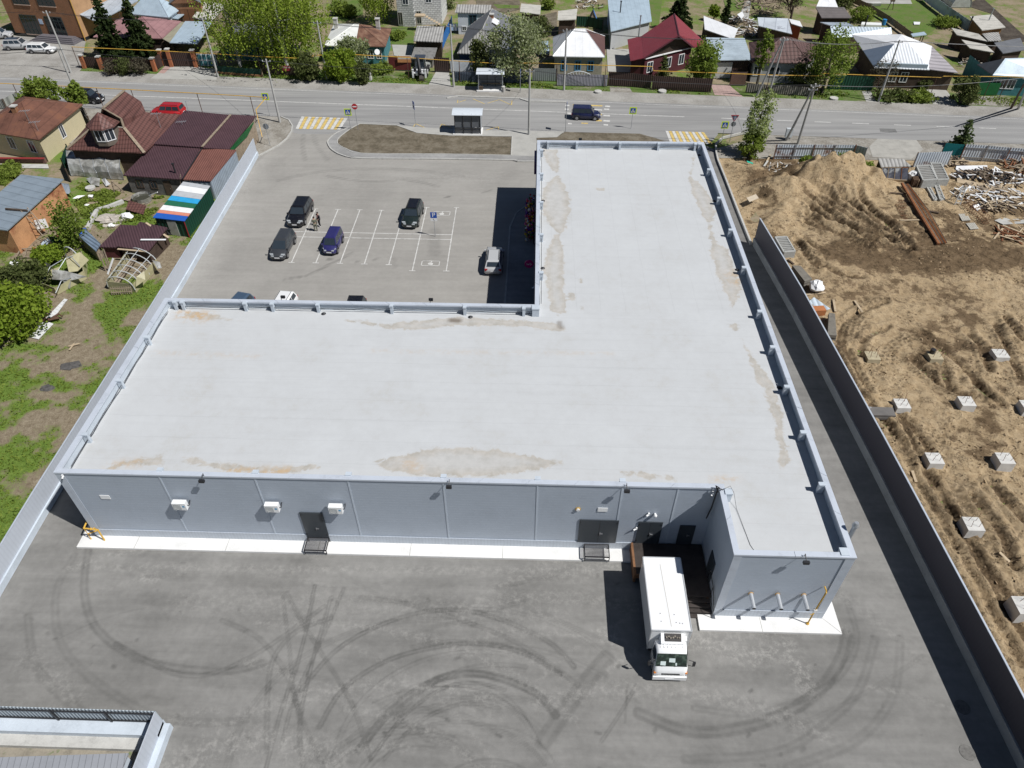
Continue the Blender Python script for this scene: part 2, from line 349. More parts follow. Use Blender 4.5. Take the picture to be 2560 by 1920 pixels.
for i in range(20):
    c_ = np.array((R0.uniform(2,50), R0.uniform(-14,-2))); d_ = R0.uniform(-.5,.5); L_ = R0.uniform(3,11); k_ = R0.uniform(-.05,.05); tyres.append(([(c_[0]+L_*(u-.5)*math.cos(d_+k_*L_*(u-.5)), c_[1]+L_*(u-.5)*math.sin(d_+k_*L_*(u-.5))) for u in (0,.25,.5,.75,1)], R0.choice((.06,.1,.16)), R0.uniform(.08,.25)))
for i in range(60):
    c_ = (R0.uniform(0,54), R0.uniform(-14,-1.5)); tyres.append(([c_, (c_[0]+R0.uniform(-.25,.25), c_[1]+R0.uniform(-.15,.15))], R0.uniform(.05,.13), R0.uniform(.3,.8)))
for i in range(26):      # paler dusty sweeps between the marks
    r_ = R0.uniform(2.5, 13); c_ = np.array((R0.uniform(6,48), R0.uniform(-20,-7))); a0 = R0.uniform(.2,1.6); dusts.append(([(c_[0]+r_*1.5*math.cos(a0+k/7), c_[1]+r_*math.sin(a0+k/7)) for k in range(9)], R0.choice((.2,.35,.6)), R0.uniform(.25,.5)))
tyres = [(l_, w_*(.62 if w_ > .13 else 1), k_) for l_, w_, k_ in tyres]
me, P = grid('rear_yard', -4.6, 56.6, -16.5, 0.4, .085, keep=lambda c: c[:,0] < fence_x(c[:,1])+.1); yard(me, P, tyres, dusts); link_struct('rear_yard', me, ASPH)
sheet('rear_yard_apron', [(-4.6,-45),(57.2,-45),(56.4,-16.5),(-4.6,-16.5)], 0, asphalt('apron_asphalt', (.20,.194,.181), (.25,.243,.226)))
side = asphalt('side_lane_asphalt', (.19,.183,.17), (.23,.22,.20))
sheet('side_lane', [(47.2,.4),(55.2,.4),(54.9,8.1),(53.7,26.5),(52.6,38.5),(52.3,52),(52.3,58),(52.4,61),(50,63.5),(44,63.8),(41,62),(47.2,48)], .0, side)
sheet('left_passage', [(-4.6,.4),(.4,.4),(.4,18.3),(-4.6,18.3)], 0.0, side)
ptyr = [(G2, w, s) for G2, w, s in [(g2('zi',(205,752),(380,720),(540,640),(700,560)),.14,.5),(g2('zi',(520,0),(700,30),(860,40),(1100,30),(1320,75)),.2,.35),(g2('zb',(700,1100),(680,1250),(700,1382)),.2,.35),(g2('zb',(760,1100),(800,1250),(900,1382)),.2,.3),
  (g2('v',(600,390),(700,370),(850,365),(1000,380)),.25,.3),(g2('zi',(1000,600),(1010,660)),.3,.3),(g2('zi',(1300,400),(1300,560)),.7,.4),(g2('v',(400,580),(520,380),(600,300)),.5,.35),(g2('zi',(740,620),(730,625)),.2,.7),(g2('zi',(885,600),(860,610)),.2,.6),(g2('zi',(1380,155),(1410,150)),.18,.9),(g2('zi',(1640,125),(1720,100)),.12,.5),(g2('zi',(530,605),(545,605)),.25,.9)]]
me, P = grid('parking_lot', -5.4, 30.2, 17.7, 66.0, .25); yard(me, P, ptyr, [(g2('v',(560,350),(500,480),(420,620)),1.5,.3),(g2('zi',(1050,0),(1700,20)),1.5,.4)]); link_struct('parking_lot', me, ASPL)
# road, shoulders, verges
ry = lambda x: 79.0-.0735*x
rn = lambda x: 69.2-.058*x+(0 if x > 0 else -.02*x)
xs = list(range(-90, 141, 10))
sheet('road', [(x, rn(x)-.3) for x in xs]+[(x, ry(x)) for x in reversed(xs)], .012, ROADM)
sheet('bus_bay', [(-6,rn(-6)+1),(54,rn(54)+1),(53.6,65.2),(52.4,63),(51,63.0),(46,63.6),(40,64.8),(33,65.2),(20,64.5),(12,66.0),(5,66),(2,64),(-2,64),(-6,66)], .004, ROADM)
sheet('roadside_path', [(x, ry(x)) for x in xs]+[(x, ry(x)+3.6) for x in reversed(xs)], .006, DUSTP)
sheet('road_shoulder', [(52.4,61)]+[(x, rn(x)-.3) for x in (60,70,80,90,100,120,140)]+[(140,52),(100,56.5),(78,58.5),(60,58.5),(52.4,58.5)], -.012, DUST)
sheet('road_shoulder', [(x, rn(x)-.3) for x in (-90,-60,-30,-10,-6)]+[(-6,58),(-60,63),(-90,63)], -.012, DUST)
sheet('verge', [(x, ry(x)+3.6) for x in xs]+[(x, ry(x)+8.2) for x in reversed(xs)], -.02, VERGE)
mk = lambda n, c: mat(n, c, .8, 0, .25, 2.2, .25)
MWH = mk('worn_white_marking', (.54,.53,.50)); MYE = mk('worn_yellow_marking', (.56,.41,.14))
def strip(mb, a, b, w, z):
    a = Vector((a[0],a[1],0)); b = Vector((b[0],b[1],0)); n = (b-a).normalized().cross(Vector((0,0,1)))*w/2
    return mb.poly(*[(p.x,p.y,z) for p in (a-n, a+n, b+n, b-n)][::1])
cl = lambda x: 74.15-.0655*x
m = MB()
for x in range(-90, 50, 10): strip(m, (x, cl(x)), (x+10, cl(x+10)), .16, .02)
for x in (55,57.5,62.5,67.5,72.5,78,83.5,89,95,101,107,113): strip(m, (x, cl(x)), (x+2.2, cl(x+2.2)), .16, .02)
for x in range(-90,120,10):
    strip(m, (x, ry(x)-.55), (x+10, ry(x+10)-.55), .1, .02)
struct('road_centre_line', m, MWH)
def zebra(name, f, tl, tr, br, bl, n):
    q = [Vector(tuple(G(f, *p))) for p in (tl, tr, br, bl)]; a, b = MB(), MB()
    for i in range(n):
        t0, t1 = (i+.06)/n, (i+.94)/n
        p = [q[0].lerp(q[1], t0), q[0].lerp(q[1], t1), q[3].lerp(q[2], t1), q[3].lerp(q[2], t0)]
        (b if i % 2 else a).poly(*[(x.x, x.y, .024) for x in p])
    struct(name+'_white_bars', a, MWH); struct(name+'_yellow_bars', b, MYE)
zebra('crosswalk', 'zb', (668,1008), (1070,1022), (1005,1121), (616,1114), 13)
zebra('crosswalk', 'v', (1437,283), (1521,286), (1540,312), (1447,309), 12)
# crosswalk on the main road beneath the blue car: faded white and yellow blocks
a, b = MB(), MB()
for (X, Y, L) in [(1440,1000,.9),(1440,1046,.9),(1432,1080,.6),(1440,945,.7),(1448,920,.7),(1100,912,.6),(1095,945,.6),(1125,985,.8),(1122,1070,.5),(1360,950,1.3)]:
    c = G('zc', X, Y); a.rbox((c.x, c.y), L, .45, .014, .026, -.07)
for (X, Y, L, W) in [(1275,911,4.2,.4),(1370,990,.9,.45),(1370,1043,.9,.45),(1250,1066,.9,.3)]:
    c = G('zc', X, Y); b.rbox((c.x, c.y), L, W, .014, .026, -.07)
for ln in ([(150,890),(155,865)],[(160,885),(225,865)],[(285,855),(385,898)],[(410,893),(510,862)],[(515,862),(610,905)],[(618,908),(622,870)],[(-240,1108),(-210,1070)],[(-205,1072),(-130,1105)],[(0,1105),(15,1072)],[(15,1072),(100,1105)],[(385,1130),(505,1095)],[(505,1095),(505,1120)]):
    p = [G('zc', *q) for q in ln]; strip(b, p[0], p[1], .12, .026)
struct('road_white_blocks', a, MWH); struct('road_yellow_zigzags', b, MYE)
# parking bay lines
m = MB(); zi = lambda x, y: G('zi', x, y)
tops = [(433,240),(597,244),(756,247),(914,250),(1077,254),(1241,229),(1458,230)]; bots = [(258,630),(435,633),(611,636),(788,641),(966,646),(1137,690),(1384,692)]
for p, q in zip(tops, bots):
    p, q = zi(*p), zi(*q); strip(m, p, q, .11, .013)
    for e in (p, q): strip(m, (e.x-.32, e.y), (e.x+.32, e.y), .11, .014)
strip(m, zi(250,405), zi(1425,428), .11, .015); strip(m, zi(270,443), zi(1420,464), .11, .016)
for c in ((1352,273),(1270,636)):
    c = zi(*c)
    for s in (-1, 1): strip(m, (c.x-.85, c.y+s*.42), (c.x+.85, c.y+s*.42), .09, .0165); strip(m, (c.x+s*.9, c.y-.4), (c.x+s*.9, c.y+.4), .09, .0175)
    m.add([(c.x+.28*math.cos(t*.63), c.y-.1+.24*math.sin(t*.63), .018) for t in range(10)], [tuple(range(10))]); strip(m, (c.x, c.y), (c.x+.1, c.y+.38), .09, .019)
struct('parking_lines', m, MWH)
# kerbed island, footpaths, pavements
ring_o = g2('zj',(182,270),(110,300),(58,345),(54,372),(80,410),(150,447),(270,466),(700,470),(1250,478),(1300,487),(1418,487))
ring_i = g2('zj',(262,240),(200,275),(140,320),(118,345),(120,375),(180,408),(285,436),(800,440),(1262,449),(1262,449),(1418,455))
m = MB()
for i in range(len(ring_o)-1): m.poly(*[(x, y, .12) for x, y in (ring_o[i], ring_o[i+1], ring_i[i+1], ring_i[i])])
struct('footpath', m, PAVD)
def kerb(mb, pts, w=.16, z=.15):
    for a, b in zip(pts[:-1], pts[1:]): mb.beam((a[0],a[1],z/2), (b[0],b[1],z/2), w, z)
m = MB(); kerb(m, [tuple(p[:2]) for p in smooth_line(ring_o, 3)]); kerb(m, [tuple(p[:2]) for p in smooth_line(ring_i[:9], 3)], .1, .16)
kerb(m, g2('zj',(262,240),(505,250),(640,300),(870,318))); kerb(m, g2('zj',(1064,321),(1265,324),(1258,449)), .1, .17)
kerb(m, g2('zb',(490,1012),(560,1040),(592,1090),(585,1140),(545,1200),(470,1262),(310,1345),(200,1382)))
kerb(m, g2('zc',(60,850),(155,835),(690,855),(765,880),(1090,885)), .25, .14)
struct('kerb', m, KERB)
m = MB(); kerb(m, [(52.35,38.3),(52.3,46),(52.3,52.6),(52.25,57.5),(52.4,59.6),(52.75,62),(54,64),(57,65.6),(61,66.2)], .2, .3); struct('side_lane_kerb', m, KERB)
soilp = g2('zj',(262,242),(505,252),(640,302),(870,318),(1262,326),(1256,447),(800,439),(285,434),(182,406),(122,373),(120,346),(142,320),(202,275))
sheet('planting_bed', soilp, .10, SOIL); sheet('planting_bed', g2('zj',(1612,293),(2105,305),(2212,335),(2300,365),(1425,345),(1428,333),(1560,329)), .09, SOIL)
sheet('roadside_soil', g2('zb',(275,1003),(488,1014),(558,1042),(590,1090),(583,1140),(543,1200),(468,1262),(300,1347),(150,1400),(190,1250)), .06, DUST)
sheet('pavement', g2('zj',(505,250),(640,262),(790,272),(1180,285),(1610,290),(1560,329),(1425,333),(1425,400),(1418,456),(1258,449),(1266,324),(870,318),(640,302)), .11, PAVE)
sheet('shop_pavement', [(26.9,19),(26.9,41),(27.5,44),(28.6,45.7),(29.8,46.3),(29.8,18)], .12, PAVD)
m = MB(); kerb(m, [(26.9,18),(26.9,41),(27.5,44),(28.6,45.7),(29.7,46.3)]); struct('shop_kerb', m, KERB)
# white concrete apron round the building
APR = mat('white_concrete_apron', (.70,.69,.665), .9, 0, .08, .8, .06, .1)
m = MB(); m.box(-.9, 36.3, -1.0, .02, -.05, .15); m.box(40.1, 48.72, -5.75, -4.7, -.05, .15); m.box(47.74, 48.72, -4.7, 47.9, -.05, .149); m.box(-.9, .02, .02, 18.1, -.05, .149)
struct('concrete_apron', m, APR)
m = MB()
for x in (3,9.2,15.4,21.6,27.8,33.2): m.box(x, x+.03, -1.003, -.02, .1505, .1515)
m.box(43.9, 43.93, -5.753, -4.75, .1505, .1515); m.poly((47.8,-4.75,.152),(48.7,-5.72,.152),(48.72,-5.70,.152),(47.82,-4.73,.152)); struct('apron_joint', m, CONCD)
# ================================================================== the store: an L-shaped, metal-clad building
RZ, PZ, WZ = 6.05, 6.66, 6.79
t = NT('roof_membrane'); n1 = t.noise(.22, 5, .6); n2 = t.noise(1.6, 5, .65); n3 = t.noise(14, 3)
base = t.ramp(t.math('ADD', t.math('ADD', t.math('MULTIPLY', n1, .5), t.math('MULTIPLY', n2, .3)), t.math('MULTIPLY', n3, .2)), [(.32, (.445,.44,.42)), (.46, (.478,.485,.485)), (.66, (.515,.525,.527))])
mask = t.math('GREATER_THAN', t.dot((0,1,0)), 18.3)
wob = t.math('MULTIPLY', t.noise(.5, 2), .25)
sy = t.math('FRACT', t.math('MULTIPLY', t.math('ADD', t.dot((0,1,0)), wob), 1/1.95)); sx = t.math('FRACT', t.math('MULTIPLY', t.math('ADD', t.dot((1,0,0)), wob), 1/1.95))
sf = t.math('ADD', t.math('MULTIPLY', sx, mask), t.math('MULTIPLY', sy, t.math('SUBTRACT', 1.0, mask)))
base = t.mix(1.0, base, t.ramp(sf, [(0, .93), (.02, .96), (.04, 1.0), (1, 1.0)]), 'MULTIPLY')
streak = t.noise(1, 4, .6, vec=t.scaled((.12,2.2,1))); base = t.mix(1.0, base, t.ramp(streak, [(.3, .965), (.5, 1.0)]), 'MULTIPLY')
a = t.math('ADD', t.attr('stain'), t.math('MULTIPLY', t.math('SUBTRACT', t.noise(1.1, 7, .66, dist=.5), .5), 1.5))
edge = t.ramp(t.math('MULTIPLY_ADD', a, .5, .5), [(.44, 0.0), (.50, .35), (.53, .85), (.62, .7), (.85, .4)])
base = t.mix(edge, base, t.ramp(n2, [(.35, (.34,.31,.26)), (.6, (.44,.405,.355))]))
base = t.mix(t.math('MULTIPLY', t.attr('rust'), t.ramp(t.noise(2.2, 6, .7), [(.42, 0.0), (.60, 1.0)]), clamp=True), base, (.47,.335,.20))
base = t.mix(t.attr('mud'), base, (.16,.13,.10))
t.bump(n2, .15, .02); ROOF = t.fin(base, .8, 0, .25)
A_, N_, P_, R_, FR_, FL_, I_, B_ = (0,0),(41.05,0),(41.05,-4.72),(47.76,-4.72),(47.76,47.99),(29.72,47.99),(29.72,18.1),(0,18.1)
OUT = [A_, N_, P_, R_, FR_, FL_, I_, B_]
store = thing('store_building', 'large L-shaped pale grey store with a flat stained white roof and blue-grey metal cladding', 'building', (24, 12, 0))
SID = mat('blue_grey_siding', (.45,.50,.565), .55, .1, .05, .5, .05, pat=('rows', (0,0,1), .25, .95))
SIDV = mat('blue_grey_skirting', (.47,.51,.56), .55, .15, .06, 2, .05, pat=('corr', (1,0,0), .22, .075)); TRIM = mat('blue_grey_flashing', (.48,.52,.575), .5, .15, .05, 1.5)
COPE = mat('pale_blue_coping', (.57,.61,.67), .45, .2, .05, .8); PARA = mat('parapet_lining', (.50,.55,.60), .6, .05, .06, .7)
inset = [(.02,.02),(41.03,.02),(41.03,-4.70),(47.74,-4.70),(47.74,47.97),(29.74,47.97),(29.74,18.08),(.02,18.08)]
for i in range(8):
    p, q = inset[i], inset[(i+1)%8]
    wallm = SID if i != 5 else plain('violet_fascia', (.05,.03,.09), .5)
    part('wall', MB().poly((p[0],p[1],.1),(q[0],q[1],.1),(q[0],q[1],WZ-.1),(p[0],p[1],WZ-.1)), wallm, store)
me, P = grid('roof', .2, 47.6, -4.55, 47.8, .2, z=RZ, keep=lambda c: ((c[:,1] < 17.95) & (c[:,1] > .1)) | ((c[:,0] > 29.85) & (c[:,1] > 0)) | (c[:,0] > 41.2))
zq = lambda f, *pts: [tuple(G(f, x, y, RZ))[:2] for x, y in pts]
ST = [zq('zp',(165,105),(290,112),(312,240),(292,303),(220,220)), zq('zp',(292,305),(350,390),(390,500),(395,600),(372,680),(350,750),(320,775),(290,760),(240,700),(182,600),(178,480),(200,390)),
 zq('zp',(295,768),(328,860),(345,940),(345,1100),(355,1250),(372,1370),(310,1425),(240,1360),(210,1200),(195,1000),(225,880)), zq('zp',(1388,150),(1372,240),(1345,310),(1360,170)),
 zq('zp',(1330,318),(1430,380),(1490,470),(1545,600),(1500,718),(1460,660),(1370,480)), zq('zp',(1498,720),(1560,850),(1640,900),(1690,1020),(1750,1200),(1680,1360),(1610,1210),(1560,1100),(1515,940)),
 zq('zp',(395,1240),(428,1240),(420,1300),(405,1300)), zq('zp',(475,1105),(492,1140),(484,1160)), zq('zp',(490,1340),(512,1355),(495,1375)), zq('zp',(600,412),(660,415),(660,430),(620,430)),
 zq('v',(815,1000),(860,985),(950,965),(1050,969),(1150,985),(1220,998),(1180,1012),(1050,1028),(900,1026),(840,1012)), zq('v',(390,988),(480,1003),(600,1010),(710,1006),(640,1020),(520,1021),(430,1006)),
 zq('v',(730,688),(830,700),(980,687),(1080,688),(1200,698),(1225,716),(1150,706),(1000,703),(880,712),(830,708)), zq('v',(380,680),(430,674),(525,694),(430,690)), zq('v',(1600,730),(1645,795),(1670,830),(1690,900),(1703,1000),(1688,1012),(1672,900),(1630,800)),
 zq('v',(1575,700),(1590,700),(1590,712)), zq('v',(300,990),(350,985),(350,1002),(230,1010)), zq('v',(1340,1018),(1360,1016),(1470,1035),(1380,1032))]
s = np.full(len(P), -9.)
for q in ST: s = np.maximum(s, sdf(P, q))
setattr_f(me, 'stain', np.clip(s, -2, 2))
r = np.zeros(len(P))
for ln, wd, k in [(zq('v',(395,679),(440,684)),.7,1),(zq('v',(490,1016),(560,1019),(620,1018)),.4,.9),(zq('v',(240,1006),(300,1000)),.4,.6),(zq('zp',(1690,1100),(1705,1140)),.7,.8),(zq('v',(880,1000),(900,1010)),.5,.5),(zq('v',(1540,1036),(1590,1034)),.3,.5),(zq('v',(330,762),(560,770)),.3,.25),(zq('v',(800,758),(1320,764)),.25,.25)]: r = np.maximum(r, k*np.exp(-(seg_dist(P, ln)/wd)**2))
setattr_f(me, 'rust', r)
mu = np.zeros(len(P))
for ln, wd, k in [(zq('v',(976,692),(990,693)),.3,.85),(zq('v',(1208,697),(1212,708)),.25,.6)]: mu = np.maximum(mu, k*np.exp(-(seg_dist(P, ln)/wd)**4))
setattr_f(me, 'mud', mu)
me.materials.append(ROOF); ro = bpy.data.objects.new('roof', me); COL.objects.link(ro); ro.parent = store; ro.location = (-24,-12,0)
# parapet lining and coping
ins2 = [(.2,.2),(41.23,.2),(41.23,-4.54),(47.56,-4.54),(47.56,47.79),(29.92,47.79),(29.92,17.92),(.2,17.92)]
m = MB()
for i in range(8):
    p, q = ins2[i], ins2[(i+1)%8]; m.poly((q[0],q[1],RZ-.02),(p[0],p[1],RZ-.02),(p[0],p[1],PZ),(q[0],q[1],PZ))
part('parapet', m, PARA, store)
def off(poly, d):
    n = len(poly); out = []
    for i in range(n):
        a, b, c = Vector(poly[i-1]), Vector(poly[i]), Vector(poly[(i+1)%n]); u = (b-a).normalized(); v_ = (c-b).normalized()
        n1, n2 = Vector((-u.y,u.x)), Vector((-v_.y,v_.x)); out.append(tuple(b+(n1+n2)*d))
    return out
m = MB(); o1 = off(OUT, -.05); o2 = off(OUT, .30)
for i in range(8):
    a, b, c, d = (Vector(q) for q in (o1[i], o1[(i+1)%8], o2[(i+1)%8], o2[i])); k = max(1, round((b-a).length/3)); e = .012/(b-a).length
    for u in range(k): s0, s1 = u/k+(e if u else 0), (u+1)/k-(e if u < k-1 else 0); m.prism([tuple(q) for q in (a.lerp(b,s0),a.lerp(b,s1),d.lerp(c,s1),d.lerp(c,s0))], WZ-.13, WZ+rnd.uniform(-.004,.004))
parts('coping_section', m, COPE, store)
def post(x, y, dx, dy, w=.22, d=.34):     # dx,dy point from the coping into the roof
    cx, cy = x+dx*d/2, y+dy*d/2; hx, hy = (d/2 if dx else w/2), (d/2 if dy else w/2)
    m = MB(); m.box(cx-hx, cx+hx, cy-hy, cy+hy, RZ-.01, WZ-.06); m.box(cx-hx-.03, cx+hx+.03, cy-hy-.03, cy+hy+.03, WZ-.06, WZ+.06)
    part('parapet_post', m, PARA, store)
xz = lambda f, X, Y: G(f, X, Y, WZ)
for f, X, Y in (('zp',222,45),('zp',450,48),('zp',790,52),('zp',1095,55),('zp',1385,60)): post(xz(f,X,Y).x, 47.72, 0, -1)
for X in (115, 450, 985, 1520, 1950): post(xz('zi',X,925 if X < 900 else 940).x, 17.85, 0, -1)
for X, Y in ((375,655),(393,652),(528,655)): post(xz('v',X,Y).x, 17.85, 0, -1)
post(29.75, 18.0, 0, -1, .55, .5)
for f, X, Y in (('zp',1497,265),('zp',1580,490),('zp',1668,742),('zp',1768,1038),('zp',1893,1385),('zn',100,945),('zn',210,1250),('zn',340,1600),('zo',105,380),('zp',1420,65)): post(47.49, xz(f,X,Y).y, -1, 0)
for Y in (45.6, 40.2, 34.4, 28.6, 22.6): post(29.99, Y, 1, 0)
for Y in (3.2, 8.4, 13.2): post(.27, Y, 1, 0)
for X in (6.5, 12.5, 18.3, 24.2, 30.0, 35.2): post(X, .27, 0, 1, .3, .22)
post(41.32, -.3, 1, 0, .4, .4); post(47.4, -4.4, -1, 0, .45, .4)
m = MB()
for p, q in (((30.0,47.55),(47.4,47.55)),((1,17.66),(29.5,17.66)),((.5,.8),(.5,17)),((30.18,19),(30.18,46))):
    for k in range(2):
        pts = []; n = int(math.dist(p, q)/1.0); R = random.Random(k+n)
        for i in range(n+1): a = Vector(p).lerp(Vector(q), i/n); pts.append((a.x, a.y, 6.42-.12*k+R.uniform(-.07,.07)))
        m.tube(pts, .022, 4)
m.tube([(41.15,-.25,6.9),(40.85,-.25,7.05),(40.82,-.28,6.5),(40.8,-.28,5.2),(40.7,-.22,4.0)], .05, 5); m.tube([(41.2,-.2,6.85),(41.6,-.1,7.1),(41.9,-.2,6.6),(42.0,-1.0,6.1),(42.3,-3.6,6.07),(42.5,-4.1,6.07),(42.8,-4.1,6.07)], .012, 4)
m.tube([(41.0,-.1,6.85),(40.75,-.1,7.1),(40.9,-.3,6.7)], .05, 5)
parts('cable', m, BLACK, store)
for f, X, Y in (('zp',182,118),('zp',182,513),('zp',180,1045),('zp',1415,152),('zp',1535,515),('zp',1715,1058),('zi',492,1003),('zi',1560,1027),('v',383,667),('zn',150,1258)):
    c = G(f, X, Y, RZ); part('roof_drain', MB().tube([(c.x,c.y,RZ+.015),(c.x,c.y,RZ+.05),(c.x,c.y,RZ+.11)], [.2,.15,.07], 10), BLACK, store)
# facade: corner flashings, panel joints, skirting
JOINT = plain('joint_cover_strip', (.48,.53,.59), .55, .1)
m = MB(); m.box(-.02,.5,-.025,.0,.85,6.66); m.box(41.03,41.5,-4.745,-4.71,.85,6.66); m.box(47.24,47.78,-4.745,-4.71,.85,6.66)
parts('corner_flashing', m, TRIM, store)
for x in (6.5, 12.5, 18.3, 24.2, 30.0, 35.2, 38.6): part('panel_joint', MB().box(x-.05,x+.05,-.008,.015,.85,6.66), JOINT, store)
m = MB(); m.box(.0,36.3,-.035,.015,.15,.85); part('base_skirting', m, SIDV, store); part('base_skirting', MB().box(41.04,47.77,-4.755,-4.71,.15,.85), SIDV, store)
DOORM = plain('graphite_door_paint', (.042,.05,.058), .4)
def facade_door(x0, x1, z0, z1, y=-.03, leaves=1, split=None):
    d = part('door', MB().box(x0,x1,y-.03,y+.04,z0,z1), DOORM, store)
    m = MB()
    for i in range(1, leaves): xx = split or (x0+(x1-x0)*i/leaves); m.box(xx-.012,xx+.012,y-.034,y-.03,z0,z1)
    for z in (z0+.3, z1-.3):
        m.box(x0+.05,x0+.09,y-.06,y-.03,z,z+.14); m.box(x1-.09,x1-.05,y-.06,y-.03,z,z+.14)
    parts('hinge', m, BLACK, d)
    xx = split or (x0+x1)/2; part('handle', MB().box(xx+.05,xx+.25,y-.10,y-.03,z0+1.0,z0+1.05).box(xx+.05,xx+.1,y-.09,y-.03,z0+.9,z0+1.12), RIM, d)
facade_door(14.62,16.12,.62,3.3); facade_door(32.78,35.3,.85,3.27,leaves=2,split=34.1); facade_door(36.58,38.12,.9,3.2,leaves=2); facade_door(39.26,40.27,.9,2.9)
d = part('door', MB().box(40.96,41.05,-2.9,-1.86,.9,2.95), DOORM, store); part('handle', MB().box(40.9,40.96,-2.75,-2.7,1.8,2.0), RIM, d)
for i, (x, z) in enumerate(((1.97,4.2),(33.85,4.15))): part('address_plate', MB().box(x,x+.62,-.03,0,z,z+.38), WHITE, store)
part('violet_sign_panel', MB().box(29.4,29.72,43.6,46.3,5.0,6.4), plain('violet_sign', (.07,.035,.13), .4), store); part('fascia_lining', MB().box(29.62,29.72,18.2,47.9,3.2,6.5), plain('violet_fascia', (.05,.03,.09), .5), store)
# shop round sign "wb"
t_ = thing('round_shop_sign', 'round magenta projecting sign with the white letters wb on the shaded shop front', 'sign', (29.6, G('zi',1998,640,3.0).y, 3.0))
MAG = plain('magenta_plastic', (.38,.01,.16), .35); yv = t_.location.y
part('panel', MB().disc((29.1,yv,3.0),.42,(0,1,0),.12,20), MAG, t_); part('bracket', MB().box(29.4,29.72,yv-.03,yv+.03,2.97,3.03), BLACK, t_)
def text(parent, s, loc, rot, size, m, name='lettering', ext=.004):
    cu = bpy.data.curves.new(name, 'FONT'); cu.body = s; cu.size = size; cu.align_x = 'CENTER'; cu.align_y = 'CENTER'; cu.extrude = ext
    to = bpy.data.objects.new('tmp', cu); COL.objects.link(to); dg = bpy.context.evaluated_depsgraph_get(); dg.update()
    me = bpy.data.meshes.new_from_object(to.evaluated_get(dg)); bpy.data.objects.remove(to)
    me.materials.clear(); me.materials.append(m); me.name = name
    o = bpy.data.objects.new(name, me); COL.objects.link(o); o.parent = parent
    off_ = Vector(parent.location)+(Vector(parent.parent.location) if parent.parent else Vector())
    o.location = Vector(loc)-off_; o.rotation_euler = rot; return o
text(t_, 'wb', (29.1,yv-.066,3.02), (math.pi/2,0,0), .42, WHITE)
# flowers and wreaths for sale in the shade of the shop front
fl = {}
for i in range(260):
    c = rnd.choice(['violet','white','violet','pink','yellow','leaf','red']); x = rnd.uniform(28.6,29.5); y = rnd.uniform(37.5,44.2); z = rnd.uniform(.3,2.3)
    fl.setdefault(c, MB()).blob((x,y,z), rnd.uniform(.07,.16), i, 6, .3)
t_ = thing('flower_display', 'rack of violet, white and red artificial flowers along the shaded shop wall', 'flower display', (29.1, 41, .12))
m = MB()
for y in (37.6,39.2,40.8,42.4,44.0): m.beam((29.5,y,.12),(29.5,y,2.3),.06)
for z in (.5,1.2,1.9): m.beam((29.5,37.5,z),(29.5,44.1,z),.05)
part('rack', m, BLACK, t_)
for c, k in dict(violet=(.12,.03,.25),white=(.6,.6,.6),pink=(.5,.1,.25),yellow=(.6,.4,.03),leaf=(.03,.1,.03),red=(.45,.02,.03)).items(): part(c+'_flowers', fl[c], plain(c+'_petals', k, .8), t_)
# ------------------------------------------------------------------ things fixed to the facade
def air_con(x, label):
    t = thing('air_conditioner', label, 'air conditioner', (x+.45, -.1, 3.85), group='outdoor units of the air conditioning on the rear facade')
    part('casing', MB().box(x,x+.86,-.50,-.16,3.86,4.52), WHITE, t); m = MB()
    for k in range(9): m.box(x+.06,x+.56,-.515,-.502,3.93+k*.06,3.955+k*.06)
    m.tube([(x+.31+.24*math.cos(a*.5), -.515, 4.18+.24*math.sin(a*.5)) for a in range(14)], .012, 4)
    part('fan_grille', m, plain('grille_grey', (.42,.43,.42), .6), t); part('badge', MB().box(x+.64,x+.78,-.507,-.501,4.16,4.30), plain('badge_blue', (.08,.3,.5), .4), t)
    m = MB()
    for a in (x+.14, x+.72): m.box(a-.02,a+.02,-.52,.0,3.81,3.85); m.box(a-.02,a+.02,-.04,.0,3.5,3.85)
    parts('bracket', m, GALV, t); part('pipe', MB().tube([(x+.84,-.3,4.15),(x+.96,-.28,4.1),(x+.97,-.1,4.2),(x+.97,.0,4.3)], .03, 5), BLACK, t)
air_con(6.78,'white air conditioner unit nearest the left corner of the rear facade'); air_con(12.72,'white air conditioner unit left of the single rear door, by a panel joint'); air_con(16.8,'white air conditioner unit just to the right of the single rear door')
def flood(x, y, dx, dy, label):
    t = thing('floodlight', label, 'floodlight', (x, y, 6.9), group='floodlights along the eaves of the store')
    part('arm', MB().tube([(x,y,6.78),(x,y,7.0),(x+dx*.35,y+dy*.35,6.85)], .025, 5), BLACK, t); c = (x+dx*.42, y+dy*.42)
    part('lamp_head', MB().box(c[0]-.17,c[0]+.17,c[1]-.08,c[1]+.08,6.68,6.88), BLACK, t); part('lens', MB().box(c[0]-.14,c[0]+.14,c[1]-.07,c[1]+.07,6.66,6.68), plain('lamp_lens', (.5,.5,.48), .2), t)
flood(9.4,-.02,0,-1,'small black floodlight above the first air conditioner'); flood(24.6,-.02,0,-1,'small black floodlight on the middle of the rear eaves'); flood(35.4,-.02,0,-1,'small black floodlight above the double rear doors'); flood(44.9,-4.74,0,-1,'small black floodlight on the eaves of the projecting corner bay')
for X in (930, 1212, 1500): pass
flood(G('zi',1265,935,WZ).x,18.15,0,1,'small black floodlight on the inner parapet over the car park'); flood(G('zi',178,918,WZ).x,18.15,0,1,'small black floodlight on the inner parapet above the white car'); flood(G('zp',478,40,WZ).x,48.03,0,1,'small black floodlight on the far roof edge facing the road')
